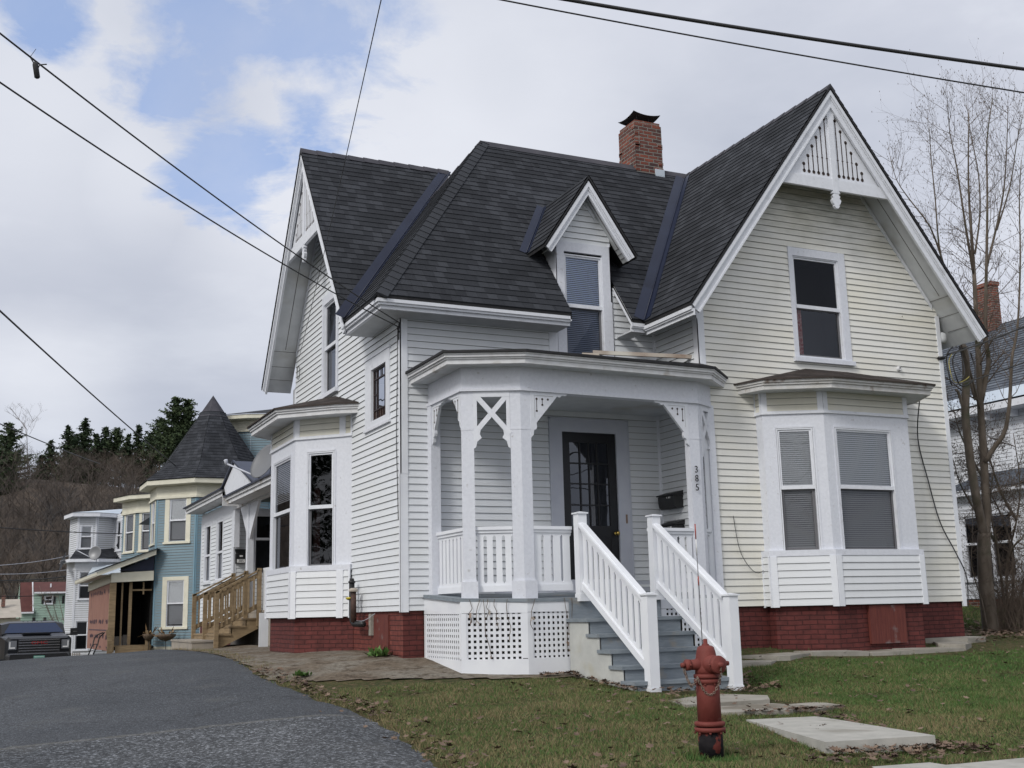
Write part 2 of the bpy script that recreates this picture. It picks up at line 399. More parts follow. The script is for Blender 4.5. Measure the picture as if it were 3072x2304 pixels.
M['sash_grey'] = newmat('grey_screen_frame', (.12, .12, .13), .5)[0]
M['door'] = noisy('black_door_paint', (.006, .006, .008), (.010, .010, .012), 6, .4, .2, 30, .003)
M['casing_grey'] = noisy('grey_white_casing', (.46, .48, .55), (.50, .52, .58), 5, .55, .3, 40, .004)
M['brass'] = newmat('brass', (.6, .42, .12), .25, 1)[0]
M['black'] = noisy('black_plastic', (.012, .012, .013), (.018, .018, .02), 8, .45, .1, 40, .002)
M['cable'] = newmat('black_cable', (.02, .02, .022), .6)[0]
M['cable_y'] = newmat('yellow_cable', (.35, .30, .08), .6)[0]
M['cutout'] = newmat('shadowed_cutout', (.05, .035, .03), .9)[0]
M['rust'] = noisy('rusted_metal_strip', (.20, .12, .08), (.50, .48, .43), 1.5, .7, .4, 20, .004)
M['hyd'] = noisy('faded_red_hydrant_paint', (.135, .027, .022), (.165, .037, .029), 14, .72, .5, 60, .004, c3=(.11, .022, .02), s3=5)
M['hyd_black'] = noisy('chipped_black_hydrant_base', (.010, .009, .011), (.018, .016, .018), 12, .85, .8, 30, .008, spec=.15, c3=(.12, .03, .025), s3=11, t3=(.56, .60))
M['chain'] = noisy('rusty_chain', (.30, .24, .2), (.16, .10, .08), 40, .5, .2, 60, .002, metal=.3)
M['rodred'] = newmat('red_band', (.35, .05, .03), .5)[0]
M['rodwhite'] = newmat('white_band', (.7, .7, .7), .5)[0]
M['pt_wood'] = noisy('pressure_treated_wood', (.20, .145, .085), (.28, .205, .12), 3, .75, .5, 12, .006, c3=(.16, .11, .06), s3=2, stretch=(1, 1, 6))
M['grey_wood'] = noisy('weathered_wood', (.24, .22, .20), (.33, .29, .24), 3, .8, .5, 12, .006)
M['bark'] = noisy('grey_brown_bark', (.10, .08, .062), (.17, .14, .115), 8, .9, .8, 30, .01, c3=(.07, .075, .045), s3=2, stretch=(1, 1, .35))
M['twig'] = newmat('twig_bark', (.10, .075, .058), .9)[0]
M['twig_grey'] = newmat('grey_twig', (.15, .125, .11), .9)[0]
M['blue'] = mat_siding('blue_clapboard', (.165, .245, .295), (.13, .20, .24), .4)
M['cream'] = noisy('cream_trim', (.60, .58, .48), (.66, .64, .54), 4, .6, .2, 30, .004)
M['white_sid'] = mat_siding('white_clapboard', (.62, .64, .68), (.52, .54, .58), .4)
M['green_sid'] = mat_siding('mint_siding', (.30, .42, .35), (.26, .36, .31), .3)
M['beige'] = noisy('beige_wall', (.48, .45, .37), (.54, .51, .43), 2, .8, .2, 20, .004)
M['roof_red'] = noisy('dark_red_roof', (.075, .024, .022), (.10, .034, .03), 2, .8, .3, 20, .01)
M['roof_tan'] = noisy('tan_roof', (.33, .30, .26), (.42, .38, .33), 1.5, .85, .3, 20, .01)
M['metal_roof'] = noisy('pale_blue_metal_roof', (.42, .48, .56), (.5, .56, .62), 1, .4, .1, 10, .01)
M['conc'] = noisy('old_concrete', (.25, .235, .205), (.33, .31, .275), 3, .9, .7, 18, .01, c3=(.17, .15, .12), s3=1.4, t3=(.5, .65))
M['conc_light'] = noisy('pale_concrete_slab', (.34, .335, .31), (.41, .40, .37), 6, .9, .5, 60, .004, c3=(.27, .26, .23), s3=2)
M['tyre'] = newmat('tyre_rubber', (.015, .015, .016), .8)[0]
M['chrome'] = newmat('dark_chrome', (.45, .46, .48), .2, 1)[0]
M['truck'] = newmat('black_truck_paint', (.008, .009, .012), .30, 0, .3)[0]
M['pink_board'] = noisy('orange_brown_sheathing', (.25, .125, .095), (.29, .15, .115), 2, .7, .2, 20, .003, c3=(.21, .105, .08), s3=1.2)
M['ink'] = newmat('dark_print', (.05, .03, .05), .7)[0]
M['ink_black'] = newmat('black_number_paint', (.01, .01, .012), .5)[0]
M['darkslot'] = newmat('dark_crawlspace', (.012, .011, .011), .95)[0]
M['pipe_brown'] = noisy('rusty_brown_pipe', (.035, .02, .016), (.07, .035, .025), 20, .7, .3)
M['yellow'] = newmat('yellow_tape', (.55, .45, .03), .5)[0]
def text_mesh(txt, size, name, mat, loc, udir, zdir=(0, 0, 1), parent=None, ext=.002, sx=1.0, align='CENTER'):
    cu = bpy.data.curves.new(name, 'FONT'); cu.body = txt; cu.size = size; cu.extrude = ext; cu.align_x = align; cu.align_y = 'CENTER'
    tmp = bpy.data.objects.new('tmp_text', cu); COL.objects.link(tmp)
    bpy.context.view_layer.update()
    me = bpy.data.meshes.new_from_object(tmp.evaluated_get(bpy.context.evaluated_depsgraph_get()))
    bpy.data.objects.remove(tmp); me.name = name
    me.materials.clear(); me.materials.append(mat)
    u = V3(udir).normalized(); z = V3(zdir).normalized(); n = u.cross(z)
    for v in me.vertices:
        c = v.co.copy(); v.co = V3(loc)+u*c.x*sx+z*c.y+n*c.z
    o = bpy.data.objects.new(name, me); COL.objects.link(o)
    if parent: adopt(o, parent)
    return o
def smooth_pts(P, sub=4):
    P = [V3(p) for p in P]; out = []
    for i in range(len(P)-1):
        p0 = P[max(0, i-1)]; p1 = P[i]; p2 = P[i+1]; p3 = P[min(len(P)-1, i+2)]
        for j in range(sub):
            t = j/sub; out.append(.5*((2*p1)+(p2-p0)*t+(2*p0-5*p1+4*p2-p3)*t*t+(3*p1-p0-3*p2+p3)*t**3))
    out.append(P[-1]); return out
# ------------------------------------------------------------------ terrain
CP = np.array([(5.6,15.7,-.60),(4.7,18.6,-.58),(4.7,20.1,-.58),(4.8,25.5,-.63),(4.5,28.3,-.67),(5.88,14.3,-.77),(6.71,13.98,-.81),(7.65,13.98,-.80),
(7.485,12.22,-.96),(8.672,12.17,-1.01),(10.4,13.8,-.66),(11.8,13.75,-.70),(13.4,13.75,-.70),(14.85,14.3,-.63),
(4.9,7.0,-1.10),(7.5,8.9,-1.12),(6.5,7.0,-1.20),(7.6,7.1,-1.22),(5.2,7.75,-1.13),(0,0,-1.55),(8,0,-1.75),(-6,0,-1.6),(20,0,-1.9),(12,8.5,-1.15),(18,10,-1.1),(20,16,-.6),(24,22,-.1),(32,22,.1),(32,10,-.8),
(1,9,-1.22),(1,14,-1.0),(1,20,-.74),(1,25,-.72),(2,32,-1.3),(2,40,-1.97),(4.5,36,-1.2),(4.5,44,-1.45),(3,55,-2.4),(-8,20,-1.1),(-8,40,-2.2),(-10,8,-1.5),(12,30,-.4),(9,44,-1.2),(20,40,0),(30,50,0.3),(-20,20,-1.5),(-20,60,-3),(5,70,-3),(30,80,-1),(40,-15,-2.2),(-25,-15,-2.2)], dtype=float)
def _K(r2): return r2*np.log(r2+1e-6)*.5
_n = len(CP); _A = np.zeros((_n+3, _n+3)); _A[:_n, :_n] = _K(((CP[:, None, :2]-CP[None, :, :2])**2).sum(2))+np.eye(_n)*.02
_A[:_n, _n] = 1; _A[:_n, _n+1:] = CP[:, :2]; _A[_n, :_n] = 1; _A[_n+1:, :_n] = CP[:, :2].T
_W = np.linalg.solve(_A, np.r_[CP[:, 2], 0, 0, 0])
def gz(x, y):
    r2 = (CP[:, 0]-x)**2+(CP[:, 1]-y)**2
    return float(_K(r2) @ _W[:_n]+_W[_n]+_W[_n+1]*x+_W[_n+2]*y)
def smooth(a, b, x): t = min(1, max(0, (x-a)/(b-a))); return t*t*(3-2*t)
def far_z(x, y):
    """valley floor and the wooded hill beyond"""
    h = -3.5
    t = smooth(115, 262, y+.08*abs(x-10))
    ridge = 23+9*smooth(-140, 10, x)-14*smooth(20, 120, x)+3*noise.noise((x*.02, y*.02, 1))
    return h+t*ridge+1.2*noise.noise((x*.05, y*.05, 0))*t
def ground_z(x, y):
    w = max(smooth(50, 75, y), smooth(35, 60, abs(x-3)), smooth(-10, -25, y) if y < -10 else 0)
    if w <= 0: return gz(x, y)
    g = gz(max(-30, min(40, x)), max(-15, min(75, y)))
    return g*(1-w)+far_z(x, y)*w
# ------------------------------------------------------------------ the white house
XA, YF, X2, Y2, X3, YB = 5.557, 15.667, 9.978, 14.422, 14.99, 21.77
SL = 1.33
HOUSE = thing('white_house', (10, 17, -.7), 'white clapboard house with dark shingle roof, steep front gable, corner porch and red brick base', 'house')
FL = Fr((XA, 0), (0, 1), (-1, 0))     # left wall, u = Y
FM = Fr((0, YF), (1, 0), (0, -1))     # main front wall, u = X
FW = Fr((0, Y2), (1, 0), (0, -1))     # wing front wall
FS = Fr((X2, 0), (0, 1), (-1, 0))     # wing side wall inside the nook
FR_ = Fr((X3, 0), (0, 1), (1, 0))
def slats(mb, fr, u0, u1, z0, z1, d, pitch=.032, w=.025, m=0):
    n = int((z1-z0)/pitch)
    for i in range(n):
        z = z0+(i+.5)*pitch
        mb.face([fr.P(u0, z-.0155, d+.010), fr.P(u1, z-.0155, d+.010), fr.P(u1, z+.0145, d-.012), fr.P(u0, z+.0145, d-.012)], None, m)
def window(parent, fr, u0, u1, z0, z1, zm, cas=(.1, .1, .1, .03), top_blind=0, bot_blind=0, gt='glass_dark', gb='glass_dark', casm='trim', sill=.07, outer=.045, sash_low='sash_grey', bm='blind', deep=.55, name='window', curtain=None, back=.0, proud=.03, narrow_low=0.0):
    o = outer; hu0, hu1, hz0, hz1 = u0-o, u1+o, z0-o, z1+o
    cl, cr, ct, cb = cas
    mb = MB()
    fr.box(mb, hu0-cl, hu0, hz0-cb, hz1+ct, back-.05, proud) if cl else None
    fr.box(mb, hu1, hu1+cr, hz0-cb, hz1+ct, back-.05, proud) if cr else None
    if ct: fr.box(mb, hu0-.001, hu1+.001, hz1, hz1+ct-.002, back-.05, proud-.002)
    if cb: fr.box(mb, hu0-.001, hu1+.001, hz0-cb+.002, hz0, back-.05, proud-.002)
    # room pocket
    a = (hu0-.05, hu1+.05, hz0-.05, hz1+.05); P = fr.P
    q = lambda *k: mb.face([P(*x) for x in k], None, 1)
    b = -deep
    q((a[0], a[2], b), (a[1], a[2], b), (a[1], a[3], b), (a[0], a[3], b))
    for (ua, za, ub, zb) in ((a[0], a[2], a[1], a[2]), (a[1], a[2], a[1], a[3]), (a[1], a[3], a[0], a[3]), (a[0], a[3], a[0], a[2])):
        q((ua, za, -.06), (ub, zb, -.06), (ub, zb, b), (ua, za, b))
    W = mb.build(name, [M[casm], M['interior']], parent)
    if sill:
        s = MB(); fr.box(s, hu0-cl-.03, hu1+cr+.03, hz0-cb-sill, hz0-cb, -.01, proud+.045); s.build('sill', M[casm], W)
    f = MB()
    def ring(x0, x1, y0, y1, w, d0, d1, m):
        fr.box(f, x0, x0+w, y0, y1, d0, d1, m); fr.box(f, x1-w, x1, y0, y1, d0, d1, m)
        fr.box(f, x0+w, x1-w, y1-w, y1, d0, d1-.001, m); fr.box(f, x0+w, x1-w, y0, y0+w, d0, d1-.001, m)
    ring(hu0, hu1, hz0, hz1, .018, -.045, .012, 0)
    ring(hu0+.018, hu1-.018, zm-.012, hz1-.018, .03, -.04, -.008, 0)
    fr.box(f, hu0+.018, hu1-.018, zm-.03, zm+.03, -.03, .004, 0)
    ring(hu0+.018, hu1-.018, hz0+.018, zm-.012, .034+narrow_low, -.062, -.041, 1)
    f.build('window_frame', [M['trim'], M[sash_low]], W)
    p = MB(); flat(p, fr, [[(hu0+.04, zm+.01), (hu1-.04, zm+.01), (hu1-.04, hz1-.04), (hu0+.04, hz1-.04)]], d=-.028); p.build('pane', M[gt], W)
    p = MB(); flat(p, fr, [[(hu0+.04, hz0+.04), (hu1-.04, hz0+.04), (hu1-.04, zm-.02), (hu0+.04, zm-.02)]], d=-.053); p.build('pane', M[gb], W)
    if top_blind or bot_blind:
        s = MB()
        if top_blind: slats(s, fr, hu0+.03, hu1-.03, zm+(hz1-zm)*(1-top_blind), hz1-.02, -.046)
        if bot_blind: slats(s, fr, hu0+.03, hu1-.03, zm-(zm-hz0)*bot_blind, zm, -.070)
        s.build('blind', M[bm], W)
    if curtain:
        s = MB(); c0, c1, za, zb = curtain; n = 14
        for i in range(n):
            ua = c0+(c1-c0)*i/n; ub = c0+(c1-c0)*(i+1)/n; da = -.14-.02*(i % 2); db = -.14-.02*((i+1) % 2)
            s.face([fr.P(ua, za, da), fr.P(ub, za, db), fr.P(ub, zb, db), fr.P(ua, zb, da)])
        s.build('curtain', M['curtain'], W)
    return W, (hu0-.01, hu1+.01, hz0-.01, hz1+.01)
M['curtain'] = noisy('red_pattern_curtain', (.35, .06, .06), (.55, .35, .32), 25, .8, .1)
M['curtain_w'] = newmat('grey_sheer', (.35, .36, .38), .8)[0]
# --- walls
zb = .05
holes_left = [(18.955, 19.745, 3.88, 5.6), (16.15, 17.1, 2.86, 3.9), (18.15, 21.17, zb-.2, 3.4)]
mb = MB()
siding(mb, FL, [[(YF, zb), (YB, zb), (YB, 4.4), (YF, 4.4)], [(16.95, 4.4), (YB, 4.4), (YB, 4.98), (19.55, 8.1), (19.49, 8.1), (16.95, 4.55)]], holes_left, m=0)
mb.build('left_siding_wall', M['siding'], HOUSE)
mb = MB()
siding(mb, FM, [[(XA, zb), (X2, zb), (X2, 4.45), (XA, 4.45)], [(9.19, 4.45), (9.9, 4.45), (9.9, 4.7), (9.45, 5.15), (9.19, 5.15)]], [(8.16, 9.21, 3.7, 5.83), (7.98, 9.37, .1, 2.95), (7.99, 9.36, .05, .2)], m=0)
mb.build('front_siding_wall', M['siding'], HOUSE)
mb = MB()
siding(mb, FM, [[(8.16, 5.0), (9.21, 5.0), (9.19, 5.98), (8.72, 6.70), (8.68, 6.70), (8.18, 5.98)]], [(8.1, 9.25, 3.7, 5.83)], m=0)
mb.build('dormer_siding', M['siding'], HOUSE)
mb = MB()
siding(mb, FW, [[(X2, .0), (X3, .0), (X3, 4.95), (12.56, 8.15), (12.4, 8.15), (X2, 4.95)]], [(11.9, 12.86, 3.92, 5.65), (10.98, 13.74, -.1, 3.4)], z0=-.005, e=.1035, m=0)
mb.build('gable_siding_wall', M['siding_wing'], HOUSE)
mb = MB(); siding(mb, FS, [[(Y2, zb), (YF, zb), (YF, 4.93), (Y2, 4.93)]]); mb.build('nook_siding_wall', M['siding'], HOUSE)
mb = MB(); siding(mb, FR_, [[(Y2, 0), (22, 0), (22, 4.7), (Y2, 4.7)]])
flat(mb, Fr((0, 22), (1, 0), (0, 1)), [[(XA, 0), (X3, 0), (X3, 4.8), (12.48, 8.1), (XA+3, 7.6), (XA, 4.4)]])
mb.build('rear_siding_wall', M['siding'], HOUSE)
# --- corner boards
def cboard(name, pieces, mat='pvc'):
    for fr, *b in pieces: mb = MB(); fr.box(mb, *b); mb.build(name, M[mat], HOUSE)
cboard('corner_board', [(FM, XA-.02, XA+.10, zb-.02, 2.0, 0, .022), (FM, XA-.021, XA+.101, 2.0, 4.37, 0, .025), (FL, YF-.025, YF+.045, zb-.02, 4.37, 0, .02)])
cboard('corner_board', [(FL, YB-.06, YB+.03, zb, 4.36, 0, .02)])
cboard('corner_board', [(FW, X2-.02, X2+.115, -.0, 4.58, 0, .022), (FS, Y2-.022, Y2+.1, 3.5, 4.4, 0, .02)])
cboard('corner_board', [(FW, X3-.055, X3+.03, -.08, 4.88, 0, .024), (FR_, Y2-.02, Y2+.09, -.05, 4.7, 0, .02)])
cboard('corner_strip', [(FS, YF-.045, YF-.003, .2, 4.5, 0, .02), (FM, X2-.045, X2-.003, .2, 4.5, 0, .02)])
# --- brick foundation
mb = MB()
def brickwall(mb, a, b, z0, z1, m=0, n=1):
    L = hypot(b[0]-a[0], b[1]-a[1]); mb.face([(a[0], a[1], z0), (b[0], b[1], z0), (b[0], b[1], z1), (a[0], a[1], z1)], [(0, z0), (L, z0), (L, z1), (0, z1)], m)
brickwall(mb, (XA+.03, YB), (XA+.03, YF+.03), -1.1, .1, 1); brickwall(mb, (XA+.03, YF+.03), (X2, YF+.03), -1.1, .1)
brickwall(mb, (X2+.02, YF+.03), (X2+.02, Y2+.03), -1.1, .1); brickwall(mb, (X2+.02, Y2+.03), (X3-.03, Y2+.03), -1.1, .02); brickwall(mb, (X3-.03, Y2+.03), (X3-.03, 22), -1.1, .02)
mb.build('brick_foundation', [M['brick'], M['brick_side']], HOUSE)
mb = MB(); FL.box(mb, 16.28, 17.05, -.5, .0, -.04, -.01); mb.build('cellar_hatch', M['board_red'], HOUSE)
# --- roofs -----------------------------------------------------------
EX, EY, EZ = XA-.53, YF-.53, 4.50
RY = 18.13; RZ = EZ+SL*(RY-EY)
WL, WR, WZ, WYv, WC = 9.46, 15.50, 4.46, 13.80, 12.48
WRZ = WZ+SL*(WC-WL)
GL0, GL1, GZ, GXv, GC, SG = 16.70, 22.34, 4.45, 5.0, 19.52, 1.40
GRZ = GZ+SG*(GC-GL0)
zMf = lambda p: EZ+SL*(p.y-EY)
zMb = lambda p: EZ+SL*((2*RY-EY)-p.y)
zMh = lambda p: EZ+SL*(p.x-EX)
zWl = lambda p: WZ+SL*(p.x-WL)
zWr = lambda p: WZ+SL*(WR-p.x)
zGr = lambda p: GZ+SG*(p.y-GL0)
zGl = lambda p: GZ+SG*(GL1-p.y)
HX = EX+(RY-EY)
roofs = []   # (polygon xyz list, Roof frame)
def lift(pts, zf): return [V3((x, y, zf(V3((x, y, 0))))) for x, y in pts]
def sp(poly, *fs):
    for f in fs: poly = clip3(poly, f)
    return poly
rfMf = Roof((EX, EY, EZ), (1, 0, 0), (0, 1, SL)); rfMh = Roof((EX, EY, EZ), (0, 1, 0), (1, 0, SL)); rfMb = Roof((EX, 2*RY-EY, EZ), (1, 0, 0), (0, -1, SL))
rfWl = Roof((WL, WYv, WZ), (0, 1, 0), (1, 0, SL)); rfWr = Roof((WR, WYv, WZ), (0, 1, 0), (-1, 0, SL))
rfGr = Roof((GXv, GL0, GZ), (1, 0, 0), (0, 1, SG)); rfGl = Roof((GXv, GL1, GZ), (1, 0, 0), (0, -1, SG))
DX0, DX1 = 8.165, 9.235
mf = []
for pl in ([(EX, EY), (DX0, EY), (DX0, RY), (HX, RY)], [(DX1, EY), (12.5, EY), (12.5, RY), (DX1, RY)], [(DX0, YF+.7), (DX1, YF+.7), (DX1, RY), (DX0, RY)]):
    mf.append((sp(lift(pl, zMf), lambda p: zMf(p)-zWl(p)), rfMf))
mh = [(sp(lift([(EX, EY), (HX, RY), (EX, 2*RY-EY)], zMh), lambda p: zMh(p)-zGr(p)), rfMh), (sp(lift([(EX, EY), (HX, RY), (EX, 2*RY-EY)], zMh), lambda p: zMh(p)-zGl(p)), rfMh)]
mbk = [(lift([(6.6, 2*RY-EY), (HX, RY), (12.5, RY), (12.5, 2*RY-EY)], zMb), rfMb)]
wl = [(sp(lift([(WL, WYv), (WC, WYv), (WC, RY), (WL, RY)], zWl), lambda p: zWl(p)-zMf(p)), rfWl), (sp(lift([(WL, RY), (WC, RY), (WC, 22.3), (WL, 22.3)], zWl), lambda p: zWl(p)-zMb(p)), rfWl)]
wr = [(lift([(WC, WYv), (WR, WYv), (WR, 22.3), (WC, 22.3)], zWr), rfWr)]
gr = [(sp(lift([(GXv, GL0), (HX+1, GL0), (HX+1, GC), (GXv, GC)], zGr), lambda p: zGr(p)-zMh(p)), rfGr)]
gl = [(sp(lift([(GXv, GC), (HX+1, GC), (HX+1, GL1), (GXv, GL1)], zGl), lambda p: zGl(p)-zMh(p)), rfGl)]
DV, DC, DH, DZ, SD = 15.385, 8.70, .845, 5.66, 1.49
zDl = lambda p: DZ+SD*(p.x-(DC-DH)); zDr = lambda p: DZ+SD*((DC+DH)-p.x)
rfDl = Roof((DC-DH, DV, DZ), (0, 1, 0), (1, 0, SD)); rfDr = Roof((DC+DH, DV, DZ), (0, 1, 0), (-1, 0, SD))
dl = [(sp(lift([(DC-DH, DV), (DC, DV), (DC, 17.5), (DC-DH, 17.5)], zDl), lambda p: zDl(p)-zMf(p)), rfDl)]
dr = [(sp(lift([(DC, DV), (DC+DH, DV), (DC+DH, 17.5), (DC, 17.5)], zDr), lambda p: zDr(p)-zMf(p)), rfDr)]
# --- the shingles of every slope
mb = MB()
for poly, rf in mf+mh+mbk+wl+wr+gr+gl+dl+dr:
    if len(poly) > 2: shingles(mb, rf, poly)
ROOF = mb.build('roof', M['shingle'], HOUSE)
# deck edges (dark) under shingles
mb = MB()
for poly, rf in mf+mh+mbk+wl+wr+gr+gl+dl+dr:
    if len(poly) < 3: continue
    P = [p-rf.n*.0 for p in poly]
    nn = (P[1]-P[0]).cross(P[2]-P[0])
    if nn.dot(rf.n) < 0: P = P[::-1]
    Q = [p-V3((0, 0, .045)) for p in P]
    mb.face(list(reversed(Q)))
    for i in range(len(P)):
        j = (i+1) % len(P); mb.face([Q[i], Q[j], P[j], P[i]])
mb.build('roof_deck', M['dark_edge'], HOUSE)
# ridge and hip caps
mb = MB()
def cap(p, q, n1, n2, w=.15, seg=.17, step=True, d=.028):
    p, q = V3(p), V3(q); L = (q-p).length; t = (q-p)/L; k = int(L/seg)
    s1 = n1.cross(t); s1 = s1 if s1.z < 0 else -s1; s2 = n2.cross(t); s2 = s2 if s2.z < 0 else -s2
    for i in range(k+1):
        a = p+t*min(L, i*seg); b = p+t*min(L, (i+1)*seg)
        if (b-a).length < .01: continue
        h0, h1 = (d+.012, d) if step else (d, d)
        up = (n1+n2).normalized()
        for s, nn in ((s1, n1), (s2, n2)):
            P = [a+up*h0*1.15, b+up*h1*1.15, b+s*w+nn*h1, a+s*w+nn*h0]
            g = (P[1]-P[0]).cross(P[2]-P[0])
            if g.dot(nn) < 0: P = P[::-1]
            mb.face(P)
            if step: mb.face([a+up*h0*1.15, a+s*w+nn*h0, a+s*w, a]); 
            mb.face([a+s*w+nn*h0, b+s*w+nn*h1, b+s*w, a+s*w])
cap((EX, EY, EZ), (HX, RY, RZ), rfMf.n, rfMh.n)
mb.build('hip_cap', M['shingle'], HOUSE)
mb = MB()
cap((HX-.03, RY, RZ), (WC, RY, RZ), rfMf.n, rfMb.n, seg=1.5, step=False, w=.16)
mb.build('ridge_cap', M['cap'], HOUSE); mb = MB()
cap((GXv, GC, GRZ), (GXv+(GRZ-EZ)/SL, GC, GRZ), rfGr.n, rfGl.n, seg=.3, w=.13)
mb.build('ridge_cap', M['cap'], HOUSE); mb = MB()
cap((WC, WYv, WRZ), (WC, 22.3, WRZ), rfWl.n, rfWr.n, seg=.3, w=.13, d=.02)
mb.build('ridge_cap', M['cap'], HOUSE); mb = MB()
cap((HX, RY, RZ), (EX+2.2, 2*RY-EY-2.2, EZ+2.2*SL), rfMb.n, rfMh.n, seg=.3)
mb.build('ridge_cap', M['cap'], HOUSE)
# valley flashing: strips proud of the shingles on both sides of each valley
def valley(p, q, na, nb, wa, wb, name='valley_flashing'):
    mb = MB(); p, q = V3(p), V3(q); t = (q-p).normalized()
    for nn, w in ((na, wa), (nb, wb)):
        s = nn.cross(t); s = s if s.z > 0 else -s
        pts = [p+nn*.03, q+nn*.03, q+s*w+nn*.03, p+s*w+nn*.03]; g = (pts[1]-pts[0]).cross(pts[2]-pts[0])
        if g.dot(nn) < 0: pts = pts[::-1]
        mb.face(pts); mb.face([p+s*w+nn*.03, q+s*w+nn*.03, q+s*w, p+s*w])
    # centre rib
    mb.tube([p+(na+nb).normalized()*.05, q+(na+nb).normalized()*.05], .012, 6)
    return mb.build(name, M['flash'], HOUSE)
def inter(x0, zf, fixed_x=True): pass
# wing/main valley: zMf=zWl -> EZ+SL(y-EY)=WZ+SL(x-WL)
vy = lambda x: EY+(WZ-EZ)/SL+(x-WL)
valley((WL, vy(WL), WZ), (vy(WC)*0+WC-.12, vy(WC-.12), zWl(V3((WC-.12, 0, 0)))), rfMf.n, rfWl.n, .20, .15)
# left gable/hip valley: GZ+SG(y-GL0)=EZ+SL(x-EX)
vx = lambda y: EX+(GZ+SG*(y-GL0)-EZ)/SL
y0v = GL0+.04
valley((vx(y0v), y0v, zGr(V3((0, y0v, 0)))), (vx(GC-.1), GC-.1, zGr(V3((0, GC-.1, 0)))), rfGr.n, rfMh.n, .18, .13)
# dormer/main valley (left, right)
yv = lambda x: EY+(zDl(V3((x, 0, 0)))-EZ)/SL
valley((DC-DH, yv(DC-DH), DZ), (DC-.05, yv(DC-.05), zDl(V3((DC-.05, 0, 0)))), rfMf.n, rfDl.n, .15, .08)
yv2 = lambda x: EY+(zDr(V3((x, 0, 0)))-EZ)/SL
valley((DC+DH, yv2(DC+DH), DZ), (DC+.05, yv2(DC+.05), zDr(V3((DC+.05, 0, 0)))), rfMf.n, rfDr.n, .12, .08)
# --- eaves: crown fascia and level soffit
def eave_run(name, segs, drop=.045, s0=0.0):
    """segs: list of (p,q,outward) : fascia profile swept along horizontal edges at top z"""
    mb = MB()
    for p, q, outw, z, dep in segs:
        p, q, n = V3((p[0], p[1], 0)), V3((q[0], q[1], 0)), V3((outw[0], outw[1], 0))
        u = q-p; up = V3((0, 0, 1))
        mb.obox(p-n*.035+up*(z-.045-.06), u, n*.03, up*.055)
        mb.obox(p-n*.055+up*(z-.045-.085), u, n*.03, up*.05)
        mb.obox(p-n*.085+up*(z-.045-.14), u, n*.03, up*.10)
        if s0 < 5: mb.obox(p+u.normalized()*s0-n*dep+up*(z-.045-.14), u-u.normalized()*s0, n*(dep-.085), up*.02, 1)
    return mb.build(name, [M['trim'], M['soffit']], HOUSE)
LN = [(XA, 16.95), (XA, YF), (DX0, YF)]
mb = MB()
for d0, d1, z0, z1 in ((.43, .53, 4.405, 4.455), (.42, .505, 4.37, 4.41), (.41, .465, 4.315, 4.375)): band(mb, off_line(LN, d0), off_line(LN, d1), z0, z1)
band(mb, off_line(LN, -.02), off_line(LN, .42), 4.316, 4.335, 1); mb.build('eave_fascia', [M['trim'], M['soffit']], HOUSE)
eave_run('eave_fascia', [((DX1+.02, EY), (WL+.05, EY), (0, -1), EZ, .53)])
eave_run('eave_fascia', [((WL, WYv+.02), (WL, EY+.02), (-1, 0), WZ, .52)], s0=9)
# frieze board below the dormer cut (sloping trim on cut roof edges)
mb = MB()
for x in (DX0-.02, DX1):
    mb = MB(); a = V3((x, EY, EZ-.12)); b = V3((x, YF, EZ+SL*.53-.12)); mb.prism([a, b, b+V3((0, 0, .10)), a+V3((0, 0, .10))], (.02, 0, 0)); mb.build('roof_cut_trim', M['trim'], HOUSE)
# small right-hand corner post by the window (left of the gap)
cboard('corner_board', [(FM, 8.02, 8.175, 3.7, 4.37, 0, .024)], 'trim')
